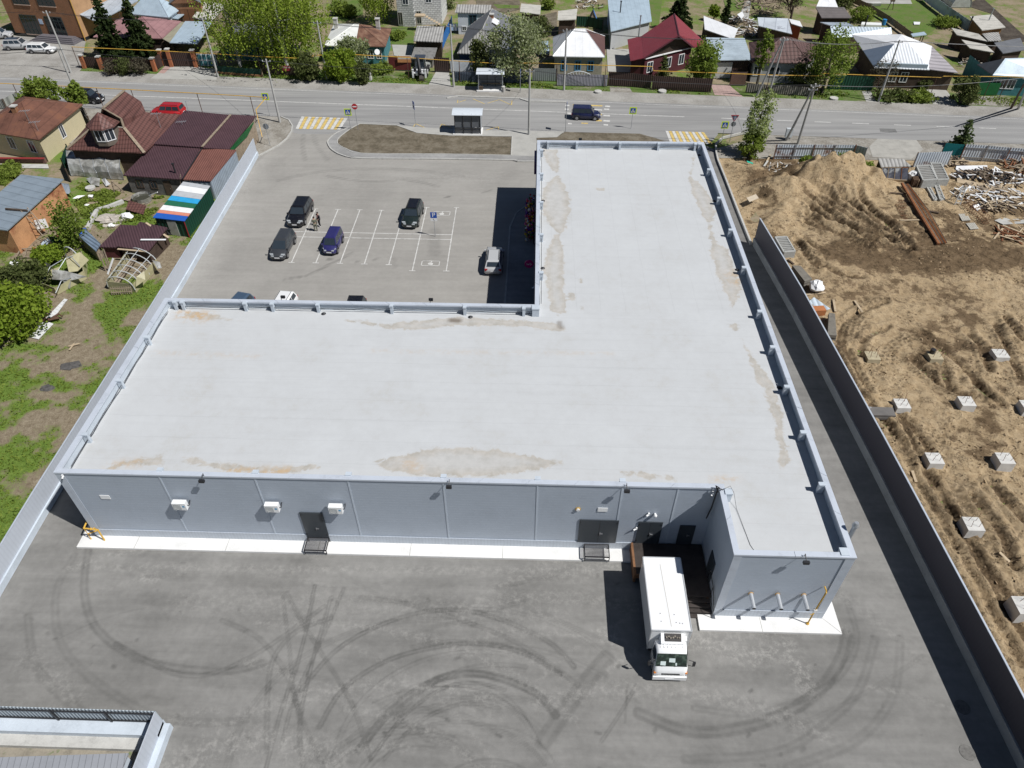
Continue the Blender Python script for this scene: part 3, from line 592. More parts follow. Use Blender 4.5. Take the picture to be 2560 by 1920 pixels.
def camera(x, y, z, dx, dy, label):
    t = thing('security_camera', label, 'camera', (x, y, z), group='security cameras on the walls')
    part('mount', MB().box(x-.05,x+.05,y-.05,y+.05,z-.02,z+.16), WHITE, t); part('housing', MB().tube([(x,y,z+.06),(x+dx*.2,y+dy*.2,z-.0)], .055, 8), WHITE, t); part('lens', MB().tube([(x+dx*.2,y+dy*.2,z),(x+dx*.22,y+dy*.22,z-.006)], .04, 8), DARKGLASS, t)
camera(.45,-.06,6.45,.2,-1,'white security camera at the left top corner of the rear facade'); camera(36.5,-.06,2.45,-1,-.5,'white security camera beside the loading door'); camera(37.1,-.06,4.0,-.8,-.6,'white security camera over the loading door, left of the white wall lamp'); camera(29.6,21.5,6.0,-1,-.4,'white security camera on the shop front edge above the round sign'); camera(40.7,-.06,6.3,-.6,-1,'grey security camera in the inner corner beside the hanging cables')
c = at = G('zl',258,298,3.9)
t_ = thing('round_wall_vent', 'small round vent with a yellow foam ring high on the rear facade', 'vent', (32.6,-.03,4.35)); part('ring', MB().disc((32.6,-.03,4.35),.17,(0,1,0),.05,14), YELP, t_); part('cap', MB().disc((32.6,-.08,4.35),.11,(0,1,0),.08,12), WHITE, t_)
t_ = thing('wall_lamp', 'small white round lamp on the wall over the loading door', 'lamp', (37.5,-.1,4.05)); part('base', MB().box(37.45,37.55,-.08,0,3.98,4.12), WHITE, t_); part('globe', MB().blob((37.5,-.16,4.05),.12,1,8,0), WHITE, t_)
for i, (x, lb) in enumerate(((42.8,'leftmost of the three steel flue pipes poking out of the corner bay'),(44.38,'middle one of the three steel flue pipes poking out of the corner bay'),(45.92,'rightmost of the three steel flue pipes, next to the yellow gas pipe'))):
    t_ = thing('flue_pipe', lb, 'flue', (x,-4.75,2.82), group='flue pipes on the corner bay'); part('collar', MB().disc((x,-4.78,2.82),.155,(0,1,0),.04,14), mat('tan_foam', (.50,.31,.13), .9), t_)
    part('pipe', MB().tube([(x,-4.75,2.82),(x,-5.75,2.78)], .12, 12, False), plain('polished_steel', (.75,.76,.77), .25, .6), t_); part('mouth', MB().tube([(x,-5.75,2.78),(x,-5.71,2.785)], .085, 12), BLACK, t_)
t_ = thing('gas_pipe', 'yellow gas riser with a valve standing against the right corner bay', 'gas pipe', (46.85,-5.1,.15)); part('pipe', MB().tube([(46.9,-4.75,3.75),(46.9,-5.05,3.78),(46.9,-5.12,3.7),(46.85,-5.12,2.5),(46.8,-5.14,1.6),(46.78,-5.14,.15)], .045, 8), YELP, t_)
part('valve', MB().box(46.72,46.9,-5.2,-5.06,1.55,1.85), WHITE, t_); part('lever', MB().tube([(46.8,-5.2,1.5),(46.55,-5.25,1.4)], .02, 5), YELP, t_); part('flange', MB().disc((46.78,-5.14,.2),.1,(0,0,1),.06,10), YELP, t_)
a, h = Hgt('zk',447,583,400,510,.15); b, h2 = Hgt('zk',360,583,303,510,.0)
t_ = thing('gas_pipe', 'yellow gas pipe frame standing by the left corner of the white apron', 'gas pipe', (a.x,a.y,.15)); m = MB()
m.tube([(a.x,a.y,.15),(a.x,a.y,1.35),(b.x,b.y,1.4),(b.x,b.y,.0)], .055, 8); m.tube([(b.x,b.y,1.4),(b.x-.1,b.y+1.6,1.45),(b.x-.1,b.y+1.7,.9)], .055, 8); m.tube([(b.x+.65,b.y+.05,1.38),(b.x+.65,b.y+.3,.8),(b.x,b.y,.75)], .045, 8); part('pipe', m, YELP, t_)
part('valve', MB().blob(((a.x+b.x)/2,(a.y+b.y)/2,1.38), .1, 2, 8, .1), YELP, t_)
t_ = thing('chimney_pipe', 'tall galvanised chimney pipe rising behind the right roof edge', 'chimney', (48.15,-2.9,0)); part('pipe', MB().tube([(48.15,-2.9,0),(48.15,-2.9,7.2)], .13, 10), GALV, t_); part('cap', MB().tube([(48.15,-2.9,7.2),(48.15,-2.9,7.28),(48.15,-2.9,7.5)], [.2,.2,.12], 10), GALV, t_)
part('clamp', MB().box(47.7,48.15,-2.94,-2.86,6.3,6.36).box(47.7,48.15,-2.94,-2.86,3.3,3.36), RUSTY, t_)
def porch(x0, x1, zt, label):
    t = thing('grated_step', label, 'step', ((x0+x1)/2,-.6,.15), group='grated door steps of the rear facade'); m = MB(); y0, y1 = -1.05, -.05
    for p, q in (((x0,y0),(x1,y0)),((x0,y1),(x1,y1)),((x0,y0),(x0,y1)),((x1,y0),(x1,y1))): m.beam((*p,zt),(*q,zt),.06)
    for x in (x0, x1):
        for y in (y0, y1): m.beam((x,y,.15),(x,y,zt),.05)
    m.beam((x0,y0,.25),(x1,y0,.25),.04); part('frame', m, BLACK, t); m = MB(); k = 0
    for i in range(int((x1-x0)/.07)): m.box(x0+.03+i*.07,x0+.045+i*.07,y0,y1,zt-.01,zt+.02)
    for i in range(10): m.box(x0,x1,y0+.05+i*.1,y0+.065+i*.1,zt-.008,zt+.018)
    part('grating', m, plain('grating_steel', (.10,.095,.10), .6, .4), t)
porch(14.65,16.1,.55,'black grated step below the single rear door'); porch(33.25,34.85,.62,'black grated step below the double rear doors')
# ------------------------------------------------------------------ loading dock
RUSTD = mat('rusty_dock_plate', (.24,.12,.06), .8, .2, .35, 1.5, .2); DARKD = mat('dark_dock_plate', (.055,.045,.04), .8, .2, .35, 1.5)
t_ = thing('loading_dock', 'rusty steel loading dock with dark deck and stairs beside the white truck', 'loading dock', (38.7,-2.2,0))
part('deck', MB().box(36.45,40.95,-2.42,-.05,.78,.9).box(39.2,40.95,-3.9,-2.42,.78,.9), DARKD, t_); part('side_plate', MB().box(36.30,36.45,-2.5,-.05,.1,.93), RUSTD, t_); part('edge_beam', MB().box(36.45,39.1,-2.5,-2.42,.55,.92).box(39.08,39.2,-4.0,-2.42,.2,.92), RUSTD, t_)
m = MB()
for i in range(4): m.box(39.3,40.9,-4.2-.24*i,-3.92-.24*i,.68-.2*i,.72-.2*i)
parts('stair_tread', m, DARKD, t_); m = MB()
for x in (39.25,40.92):
    for y, z in ((-3.8,.9),(-4.9,.1),(-2.6,.9)): m.tube([(x,y,z),(x,y,z+1.0)], .025, 5)
    m.tube([(x,-2.6,1.9),(x,-3.8,1.9),(x,-4.9,1.1)], .025, 5)
parts('handrail', m, BLACK, t_); m = MB()
for x, y in ((36.4,-2.4),(39.1,-2.4),(39.2,-3.8),(40.8,-3.8),(40.8,-.2),(36.5,-.2)): m.beam((x,y,0),(x,y,.8),.1)
parts('leg', m, RUSTD, t_)
# ------------------------------------------------------------------ the delivery truck
TW = paint('truck_white', (.86,.86,.85), .3)
t_ = thing('delivery_truck', 'white box truck with a roof refrigeration unit backed up to the loading dock', 'truck', (37.75,-5.8,0)); x0, x1 = 36.6, 38.86; xc = (x0+x1)/2
bx = part('cargo_box', MB().box(x0,x1,-7.45,-2.62,.95,3.1), TW, t_); m = MB()
for p, q in (((x0,-7.46),(x1,-7.46)),((x0,-2.61),(x1,-2.61)),((x0-.01,-7.46),(x0-.01,-2.61)),((x1+.01,-7.46),(x1+.01,-2.61))): m.beam((*p,3.1),(*q,3.1),.06)
for x in (x0,x1): m.beam((x,-7.46,.95),(x,-7.46,3.1),.06)
part('edge_trim', m, plain('aluminium_trim', (.62,.63,.63), .4, .4), bx); part('roof_seam', MB().beam((xc-.15,-3.1,3.105),(xc+.02,-7.2,3.105),.025,.012), plain('seam_beige', (.5,.46,.4), .7), bx)
m = MB()
for x, y in ((37.2,-6.4),(38.0,-6.45),(37.2,-6.9),(38.05,-6.95),(38.25,-6.98),(38.4,-7.0)): m.disc((x,y,3.11),.03,(0,0,1),.02,8)
part('rivet', m, plain('dark_rivet', (.2,.2,.2)), bx); part('cab_fairing', MB().box(37.1,38.65,-7.75,-7.47,1.9,2.55), TW, t_)
part('refrigeration_unit', MB().prism([(37.15,-7.95),(38.45,-7.95),(38.45,-7.47),(37.15,-7.47)],2.2,[2.55,2.55,2.85,2.85]), TW, t_); m = MB(); m.prism([(37.35,-7.86),(38.3,-7.86),(38.3,-7.5),(37.35,-7.5)],2.5,[2.62,2.62,2.88,2.88])
part('unit_grille', m, plain('dark_machinery', (.05,.045,.042), .7), t_, label='dark open condenser of the refrigeration unit'); m = MB()
for i in range(7): m.blob((37.45+.12*i,-7.68+.05*math.sin(i*2),2.78), .06, i, 6, .3)
part('unit_motor', m, plain('grey_machinery', (.25,.22,.18), .6), t_)
# cab: lofted along y (front is -y)
cx0, cx1 = 36.82, 38.72; prof = [(-7.55,2.26,.03),(-7.68,2.35,.02),(-7.95,2.36,.03),(-8.2,2.31,.05),(-8.36,2.22,.06),(-8.58,1.82,.03),(-8.78,1.43,.0),(-8.9,1.30,.03),(-8.98,1.12,.07),(-9.01,.85,.10),(-8.97,.5,.12)]
rings = []
for y, zt, ins in prof:
    w_ = .06; zb = .45; rings.append([(cx0+ins,y,zb),(cx1-ins,y,zb),(cx1-ins,y,zb+(zt-zb)*.55),(cx1-ins-(.05 if zt > 1.5 else 0),y,zt-.07),(cx1-ins-.2,y,zt),(cx0+ins+.2,y,zt),(cx0+ins+(.05 if zt > 1.5 else 0),y,zt-.07),(cx0+ins,y,zb+(zt-zb)*.55)])
part('cab', MB().loft(rings), TW, t_, smooth=True); m = MB()
for i in range(7): m.box(cx0+.3+i*.21,cx0+.36+i*.21,-8.1,-7.72,2.35,2.375)
part('cab_roof_rib', m, TW, t_)
wsg = NT('green_windscreen'); WSG = wsg.fin(wsg.ramp(wsg.noise(3.5, 4), [(.4, (.010,.018,.015)), (.55, (.022,.042,.032)), (.7, (.08,.11,.085))]), .06, 0, .8)
def ws(u, v_, o=.012): a = Vector((cx0+.12+u*1.66,-8.37-.0,2.2)); b = Vector((cx0+.05+u*1.80,-8.76,1.45)); p = a.lerp(b, v_); return p+Vector((0,-.886,.463))*o
part('windscreen', MB().poly(ws(0,1),ws(1,1),ws(1,0),ws(0,0)), WSG, t_); m = MB()
for u, v_, a, b in ((.15,.6,.17,.3),(.42,.35,.2,.3),(.63,.7,.05,.2)): m.poly(ws(u,v_+b,.02),ws(u+a,v_+b+.03,.02),ws(u+a,v_,.02),ws(u,v_,.02))
parts('dashboard_paper', m, plain('paper_white', (.6,.68,.66), .7), t_); m = MB(); m.beam(ws(.2,.98,.03),ws(.45,.88,.03),.02); m.beam(ws(.6,.98,.03),ws(.85,.9,.03),.02); parts('wiper', m, BLACK, t_)
for s_, xx in ((-1,cx0),(1,cx1)):
    part('side_window', MB().poly(*[(xx+s_*.012-s_*(.0 if z < 1.6 else .06),y,z) for y, z in ((-7.75,1.5),(-8.62,1.5),(-8.34,2.12),(-7.8,2.18))][::s_]), GLASS, t_)
    mr = part('mirror', MB().box(xx+s_*.32-.07,xx+s_*.32+.07,-8.75,-8.65,1.5,1.9), BLACK, t_); part('mirror_arm', MB().tube([(xx,-8.6,1.95),(xx+s_*.32,-8.7,1.95),(xx+s_*.32,-8.7,1.4),(xx,-8.62,1.4)], .018, 5), BLACK, mr)
    part('headlight', MB().box(xx-s_*.02,xx-s_*.36,-9.0,-8.93,.78,.98), plain('lamp_glass', (.55,.56,.56), .15), t_); part('indicator', MB().box(xx-s_*.0,xx-s_*.12,-8.99,-8.85,1.0,1.12), plain('orange_lens', (.7,.22,.03), .3), t_)
    for y in (-8.2,-4.1):
        wmb = MB().disc((xx-s_*.18,y,.4),.4,(1,0,0),.26,18); wh = part('wheel', wmb, RUBBER, t_); part('rim', MB().disc((xx-s_*.04,y,.4),.22,(1,0,0),.02,12), RIM, wh)
part('grille', MB().box(37.25,38.3,-9.005,-8.96,.82,1.05), plain('grille_black', (.03,.03,.03), .5), t_); part('bumper', MB().box(cx0-.02,cx1+.02,-9.06,-8.9,.38,.72), TW, t_); part('number_plate', MB().box(37.5,38.02,-9.075,-9.06,.45,.57), WHITE, t_)
part('chassis', MB().box(37.2,38.3,-8.0,-2.7,.5,.95).box(36.75,38.7,-7.3,-6.5,.4,.9), BLACK, t_)
# ================================================================== vehicles
PLATE = plain('plate_white', (.7,.7,.7), .5); LAMPG = plain('headlamp_glass', (.34,.36,.37), .1, 0, .8); TAIL = plain('tail_lamp_red', (.35,.01,.012), .2); TRIMB = plain('black_plastic', (.03,.03,.032), .6)
def car(name, label, cat, loc, head, col, L, W, H, hood=.27, tail=.04, belt=.58, cab=(.20,.06), roofc=None, rails=False, group='parked cars and passing cars', rg=False):
    """local x forward. hood/tail: fractions of length taken by bonnet and boot; cab: how far windscreen and rear window lean (fraction of length)"""
    t = thing(name, label, cat, loc, head, group); P = part; kw = dict(local=True)
    cl = .24; hb = H*belt; x0, x1 = -L/2, L/2; xb0 = x0+L*tail; xb1 = x1-L*hood; xt0 = xb0+L*cab[1]; xt1 = xb1-L*cab[0]; y = W/2; hz = hb-.02
    st = [(x0+.0,.78,cl+.14,hb*.80),(x0+.10,.96,cl+.02,hb*.93),(xb0+.02,.99,cl,hb),(0,1.0,cl,hb),(xb1,.99,cl,hz),(x1-L*.10,.95,cl,hz-.07),(x1-.12,.88,cl+.02,hz-.2),(x1,.66,cl+.12,hz-.36)]
    rings = []
    for x, k, zb, zt in st:
        w_ = y*k; m_ = zb+(zt-zb)*.55; rings.append([(x,-w_*.86,zb),(x,w_*.86,zb),(x,w_,zb+.1),(x,w_*1.0,m_),(x,w_*.95,zt-.06),(x,w_*.82,zt),(x,-w_*.82,zt),(x,-w_*.95,zt-.06),(x,-w_,m_),(x,-w_,zb+.1)])
    P('body', MB().loft(rings), col, t, smooth=True, **kw)
    yb, yt = y*.93, y*.73; cz0, cz1 = hb-.03, H-.03
    bot = [(xb0,-yb,cz0),(xb1,-yb,cz0),(xb1,yb,cz0),(xb0,yb,cz0)]; mid = [(xb0+(xt0-xb0)*.9,-yt*1.03,cz1-.06),(xt1+(xb1-xt1)*.1,-yt*1.03,cz1-.06),(xt1+(xb1-xt1)*.1,yt*1.03,cz1-.06),(xb0+(xt0-xb0)*.9,yt*1.03,cz1-.06)]
    top = [(xt0+.06,-yt*.9,cz1),(xt1-.1,-yt*.9,cz1),(xt1-.1,yt*.9,cz1),(xt0+.06,yt*.9,cz1)]
    P('cabin', MB().loft([bot, mid, top]), col, t, **kw)
    P('roof', MB().loft([[(xt0+.02,-yt*.93,cz1-.02),(xt1-.02,-yt*.93,cz1-.02),(xt1-.02,yt*.93,cz1-.02),(xt0+.02,yt*.93,cz1-.02)],[(xt0+.15,-yt*.8,H),(xt1-.2,-yt*.8,H),(xt1-.2,yt*.8,H),(xt0+.15,yt*.8,H)]]), roofc or col, t, **kw)
    def quad(a, b, c, d, u0, u1, v0, v1, o=.012):
        a, b, c, d = map(Vector, (a, b, c, d)); nn = (b-a).cross(d-a).normalized()*o
        f = lambda u, v_: a.lerp(b, u).lerp(d.lerp(c, u), v_)+nn
        return (f(u0,v0), f(u1,v0), f(u1,v1), f(u0,v1))
    P('windscreen', MB().poly(*quad(bot[1],bot[2],mid[2],mid[1],.06,.94,.10,.96)), GLASS, t, **kw); P('rear_window', MB().poly(*quad(bot[3],bot[0],mid[0],mid[3],.08,.92,.25,.94)), GLASS, t, **kw)
    for s_ in (0, 1):
        A = (bot[0],bot[1],mid[1],mid[0]) if s_ == 0 else (bot[2],bot[3],mid[3],mid[2])
        for u0, u1 in ((.05,.33),(.36,.63),(.66,.93)) if s_ == 0 else ((.07,.34),(.37,.64),(.67,.95)): P('side_window', MB().poly(*quad(*A,u0,u1,.16,.92)), GLASS, t, **kw)
        sg = -1 if s_ == 0 else 1
        P('mirror', MB().box(xb1-.16,xb1-.02,min(sg*y*.95,sg*(y+.16)),max(sg*y*.95,sg*(y+.16)),hb-.02,hb+.13), col, t, **kw)
        hl = MB().poly((x1-.03,sg*y*.36,hz-.34),(x1-.16,sg*y*.84,hz-.3),(x1-.30,sg*y*.90,hz-.17),(x1-.12,sg*y*.45,hz-.16)); hl.f = [f[::1] if sg > 0 else f[::-1] for f in hl.f]
        hl = MB().loft([[(x1-.02,sg*y*.34,hz-.38),(x1-.02,sg*y*.64,hz-.38),(x1-.02,sg*y*.64,hz-.26),(x1-.02,sg*y*.34,hz-.26)],[(x1-.32,sg*y*.50,hz-.33),(x1-.32,sg*y*.93,hz-.33),(x1-.32,sg*y*.93,hz-.10),(x1-.32,sg*y*.50,hz-.10)]])
        P('headlight', hl, LAMPG, t, **kw); P('taillight', MB().box(x0+.02,x0+.18,min(sg*y*.62,sg*y*.93),max(sg*y*.62,sg*y*.93),hb*.72,hb*.95), TAIL, t, **kw)
        if rails: P('roof_rail', MB().tube([(xt0+.15,sg*yt*.82,H+.03),(xt1-.25,sg*yt*.82,H+.03)], .025, 5), TRIMB, t, **kw)
    for xx in (x0+L*.19, x1-L*.19):
        for sg in (-1, 1):
            wh = P('wheel', MB().disc((xx,sg*(y-.09),.32),.32,(0,1,0),.22,16), RUBBER, t, **kw); P('rim', MB().disc((xx,sg*(y+.015),.32),.20,(0,1,0),.02,10), RIM, wh, **kw)
            P('wheel_arch', MB().tube([(xx+.40*math.cos(a*.35),sg*(y-.005),.34+.40*math.sin(a*.35)) for a in range(10)], .035, 5), TRIMB, t, **kw)
    P('front_grille', MB().box(x1-.03,x1+.012,-y*.3,y*.3,hz-.42,hz-.3), TRIMB, t, **kw); P('front_bumper', MB().box(x1-.1,x1+.015,-y*.6,y*.6,cl+.05,cl+.16), TRIMB, t, **kw)
    P('number_plate', MB().box(x1+.012,x1+.03,-.26,.26,.42,.54), PLATE, t, **kw); P('number_plate', MB().box(x0-.02,x0+.02,-.26,.26,hb*.62,hb*.62+.12), PLATE, t, **kw)
    return t
PI = math.pi; dn = -PI/2
CBLK = paint('car_black', (.008,.008,.011)); CGRY = paint('car_dark_grey', (.045,.048,.053)); CIND = paint('car_indigo', (.028,.026,.12)); CGRN = paint('car_black_green', (.014,.022,.02)); CSIL = paint('car_silver', (.48,.48,.48))
CNAV = paint('car_navy', (.012,.016,.06)); CRED = paint('car_red', (.42,.015,.02)); CWHT = paint('car_white', (.8,.8,.79)); CBLU = paint('car_steel_blue', (.055,.09,.14))
ps = G('zi',290,385); pg = G('zi',160,628); pk = G('zi',535,588); pc = G('zi',1115,395)
car('black_crossover','shiny black crossover parked on the far left of the bays beside two people','car',(ps.x,ps.y+2.4,0),dn-.03,CBLK,4.75,1.9,1.68,.27,.03,.6,(.13,.07))
car('grey_minivan','dark grey rounded minivan in the nearest left parking bay','car',(pg.x+.05,pg.y+2.2,0),dn-.03,CGRY,4.3,1.72,1.6,.2,.02,.58,(.22,.04))
car('blue_microvan','small upright indigo microvan parked beside the grey minivan','car',(pk.x+.1,pk.y+1.75,0),dn-.05,CIND,3.4,1.5,1.72,.17,.02,.55,(.12,.03))
car('dark_green_crossover','dark green-black crossover with a sunroof in the far row of bays','car',(pc.x+.15,pc.y+2.25,0),dn-.06,CGRN,4.45,1.78,1.68,.27,.03,.59,(.13,.06),roofc=CBLK,rails=True)
p = G('zi',1725,732); car('silver_estate','silver estate car with roof rails half in the shadow of the shop front','car',(p.x,p.y+2.25,0),PI/2,CSIL,4.55,1.75,1.5,.26,.03,.6,(.14,.10),rails=True)
p = G('v',512,636,1.5); car('steel_blue_hatchback','steel blue hatchback half hidden behind the inner parapet','car',(p.x+.1,p.y-1.3,0),dn-.25,CBLU,4.2,1.72,1.55,.27,.03,.6,(.15,.06))
p = G('zi',195,850,1.5); car('white_hatchback','white car just showing its rounded roof over the inner parapet','car',(p.x+.1,p.y-1.55,0),dn-.1,CWHT,4.4,1.8,1.6,.25,.03,.6,(.15,.06),rails=True)
p = G('zi',722,883,1.5); car('black_saloon','black car with only its roof edge visible over the inner parapet','car',(p.x,p.y-1.5,0),dn,CBLK,4.5,1.8,1.55,.25,.03,.6,(.15,.06))
p = G('zc',1260,1030); car('navy_compact_car','navy blue tall compact car driving over the road crosswalk','car',(p.x,p.y+.3,0),-.05,CNAV,4.0,1.68,1.72,.22,.02,.56,(.15,.03))
p = G('za',740,885); car('black_offroader','black off-road car on the road behind the leafy tree','car',(p.x+.3,p.y+.3,0),-.1,CBLK,4.7,1.85,1.75,.26,.02,.6,(.11,.05))
p = G('za',1430,895,1.7); car('red_offroader','red off-road car with roof rails behind the brown tiled roof','car',(p.x,p.y,0),PI-.06,CRED,4.6,1.82,1.72,.27,.02,.6,(.10,.04),rails=True)
p = G('za',352,468); car('white_estate','white estate car parked in front of the orange brick building','car',(p.x,p.y+.85,0),-.03,CWHT,4.55,1.7,1.48,.27,.03,.6,(.13,.07))
p = G('za',160,440); car('silver_crossover','silver crossover with a dark roof parked left of the white estate car','car',(p.x-.2,p.y+1.0,0),.1,CSIL,4.6,1.8,1.68,.27,.03,.6,(.13,.07),roofc=CGRY)
p = G('za',20,345); car('silver_hatchback','silver car cut off by the left edge of the photo, behind the silver crossover','car',(p.x-.9,p.y+.8,0),.2,CSIL,4.5,1.78,1.65,.25,.03,.6,(.13,.07))
p = G('zc',900,490); car('pale_blue_saloon','pale blue car in the yard left of the white pyramid roof','car',(p.x,p.y+2.0,0),dn,paint('car_pale_blue', (.35,.45,.52)),4.2,1.68,1.42,.27,.10,.6,(.14,.08))
# backhoe loader parked on the verge
p = G('zb',1690,690); BX, BY = p.x, p.y+2.2; t = thing('backhoe_loader','white and black backhoe loader with folded boom parked on the grass verge','backhoe loader',(BX,BY,0))
part('chassis', MB().box(BX-.55,BX+.55,BY-2,BY+2.2,.55,1.15), TW, t); part('bonnet', MB().box(BX-.5,BX+.5,BY+.6,BY+2.2,1.15,1.75), TW, t); cb = part('cab', MB().loft([[(BX-.75,BY-.9,1.1),(BX+.75,BY-.9,1.1),(BX+.75,BY+.6,1.1),(BX-.75,BY+.6,1.1)],[(BX-.7,BY-.8,2.6),(BX+.7,BY-.8,2.6),(BX+.7,BY+.5,2.6),(BX-.7,BY+.5,2.6)]]), GLASS, t)
part('cab_roof', MB().box(BX-.8,BX+.8,BY-.95,BY+.65,2.6,2.75), plain('dark_slate_plastic', (.04,.05,.07), .5), cb)
for s_ in (-1, 1):
    for yy, r in ((BY-.7,.72),(BY+1.7,.45)):
        wh = part('wheel', MB().disc((BX+s_*.92,yy,r),r,(1,0,0),.42,16), RUBBER, t); part('rim', MB().disc((BX+s_*1.14,yy,r),r*.5,(1,0,0),.03,12), WHITE, wh)
    part('stabiliser', MB().beam((BX+s_*.95,BY-2.0,.25),(BX+s_*.95,BY-2.0,1.5),.26,.26), TW, t); part('work_lamp', MB().disc((BX+s_*.55,BY-1.5,1.55),.09,(0,1,0),.05,10), LAMPG, t)
part('crossbar', MB().box(BX-1.05,BX+1.05,BY-2.12,BY-1.9,.85,1.05), TW, t); part('swing_post', MB().box(BX-.2,BX+.2,BY-2.3,BY-2.0,.6,1.4), BLACK, t)
part('boom', MB().beam((BX,BY-2.1,1.2),(BX-.05,BY-1.55,3.2),.32,.34), BLACK, t); part('dipper', MB().beam((BX-.05,BY-1.6,3.2),(BX+.35,BY-2.7,1.1),.25,.28), BLACK, t); part('bucket', MB().prism([(BX+.1,BY-3.1),(BX+.75,BY-3.1),(BX+.75,BY-2.5),(BX+.1,BY-2.5)],.1,[.5,.5,1.0,1.0]), plain('bucket_steel', (.07,.06,.05), .7, .3), t)
part('loader_bucket', MB().prism([(BX-1.1,BY+2.9),(BX+1.1,BY+2.9),(BX+1.1,BY+3.5),(BX-1.1,BY+3.5)],.2,[.9,.9,.4,.4]), TW, t); part('plate', MB().box(BX-.35,BX+.3,BY-2.14,BY-2.12,.88,1.02), WHITE, t)
# ================================================================== two people talking between the cars
SKIN = plain('skin', (.42,.26,.19), .6); HAIRD = plain('dark_hair', (.02,.015,.012), .7)
def skin_mesh(name, pts, edges, rad, m, parent, sub=1):
    me = bpy.data.meshes.new(name); me.from_pydata(pts, edges, []); me.materials.append(m); o = bpy.data.objects.new(name, me); COL.objects.link(o); o.parent = parent
    md = o.modifiers.new('skin', 'SKIN'); sv = me.skin_vertices[0].data if me.skin_vertices else None
    if sv is None:
        bm = bmesh.new(); bm.from_mesh(me); bm.verts.layers.skin.verify(); bm.to_mesh(me); bm.free(); sv = me.skin_vertices[0].data
    for i, r in enumerate(rad): sv[i].radius = r if hasattr(r, '__len__') else (r, r); sv[i].use_root = (i == 0)
    md.use_smooth_shade = True; s = o.modifiers.new('sub', 'SUBSURF'); s.levels = sub; s.render_levels = sub
    dg = bpy.context.evaluated_depsgraph_get(); dg.update(); nm = bpy.data.meshes.new_from_object(o.evaluated_get(dg)); o.modifiers.clear(); o.data = nm; nm.materials.clear(); nm.materials.append(m); return o
def person(loc, rz, label, jacket, trousers, shoes, lift=0.0, bag=False):
    t = thing('person', label, 'person', loc, rz, 'two people standing in the car park')
    # faces local +x
    J = dict(pel=(0,0,.95),sp=(0,0,1.18),ch=(.01,0,1.36),nk=(.0,0,1.50),hd=(.02,0,1.60),ht=(.01,0,1.74),ls=(0,.19,1.42),le=(-.02,.25,1.14),lw=(.16,.2,1.0+lift),lh=(.24,.16,.98+lift),rs=(0,-.19,1.42),re=(-.03,-.25,1.13),rw=(.05,-.24,.88),rh=(.08,-.23,.80),
      lhp=(0,.09,.9),lk=(.05,.11,.49),la=(.0,.12,.09),lt=(.15,.13,.04),rhp=(0,-.09,.9),rk=(.0,-.11,.48),ra=(-.06,-.12,.09),rt=(.09,-.14,.04))
    def sub(keys, edges, rad, name, m): 
        ix = {k: i for i, k in enumerate(keys)}; return skin_mesh(name, [J[k] for k in keys], [(ix[a], ix[b]) for a, b in edges], rad, m, t)
    fing = []
    for h, wv in (('lh','lw'),('rh','rw')):
        a = Vector(J[h]); d = (a-Vector(J[wv])).normalized(); sd_ = d.cross(Vector((0,0,1))).normalized() if abs(d.z) < .9 else Vector((1,0,0))
        for k, L_ in enumerate((.07,.08,.075,.06)):
            b = a+sd_*(.028-.018*k); J[h+'f%d' % k] = tuple(b+d*L_*.6); J[h+'g%d' % k] = tuple(b+d*L_+Vector((.01,0,-.02))); fing += [(h, h+'f%d' % k), (h+'f%d' % k, h+'g%d' % k)]
        J[h+'t'] = tuple(a.lerp(Vector(J[wv]), .3)+sd_*.055+d*.02); fing.append((h, h+'t'))
    keys = list(J); ed = [('pel','sp'),('sp','ch'),('ch','nk'),('nk','hd'),('hd','ht'),('ch','ls'),('ls','le'),('le','lw'),('lw','lh'),('ch','rs'),('rs','re'),('re','rw'),('rw','rh'),('pel','lhp'),('lhp','lk'),('lk','la'),('la','lt'),('pel','rhp'),('rhp','rk'),('rk','ra'),('ra','rt')]+fing
    R = dict(pel=(.13,.11),sp=.12,ch=(.15,.12),nk=.055,hd=(.085,.10),ht=(.075,.085),ls=.07,le=.045,lw=.032,lh=.035,rs=.07,re=.045,rw=.032,rh=.035,lhp=.1,lk=.06,la=.04,lt=.035,rhp=.1,rk=.06,ra=.04,rt=.035)
    sub(keys, ed, [R.get(k, .011) for k in keys], 'body', SKIN)
    sub(['ch','sp','pel','ls','le','lw','rs','re','rw'], [('ch','sp'),('sp','pel'),('ch','ls'),('ls','le'),('le','lw'),('ch','rs'),('rs','re'),('re','rw')], [(.18,.15),(.16,.14),(.165,.14),.09,.065,.05,.09,.065,.05], 'jacket', jacket)
    sub(['pel','lhp','lk','la','rhp','rk','ra'], [('pel','lhp'),('lhp','lk'),('lk','la'),('pel','rhp'),('rhp','rk'),('rk','ra')], [(.15,.13),.12,.08,.065,.12,.08,.065], 'trousers', trousers)
    for s_ in ('l', 'r'): sub([s_+'a', s_+'t'], [(s_+'a', s_+'t')], [.055,.045], 'shoe', shoes)
    hx, hy, hz = .02, 0, 1.66; o = part('hair', MB().blob((hx-.025,0,hz+.045),(.10,.095,.10),3,10,.05), HAIRD, t, True, local=True)
    part('nose', MB().blob((hx+.105,0,hz-.03),(.02,.014,.022),1,6,0), SKIN, t, True, local=True); part('mouth', MB().box(hx+.088,hx+.098,-.025,.025,hz-.085,hz-.078), plain('lips', (.3,.12,.1), .6), t, local=True)
    for s_ in (-1, 1): part('eye', MB().blob((hx+.092,s_*.033,hz-.005),.012,1,6,0), BLACK, t, local=True); part('ear', MB().blob((hx,s_*.10,hz-.02),(.02,.012,.03),1,6,0), SKIN, t, local=True)
    if bag: part('shirt_front', MB().box(.13,.165,-.05,.05,1.2,1.42), plain('pink_shirt', (.55,.28,.26), .8), t, local=True)
    return t
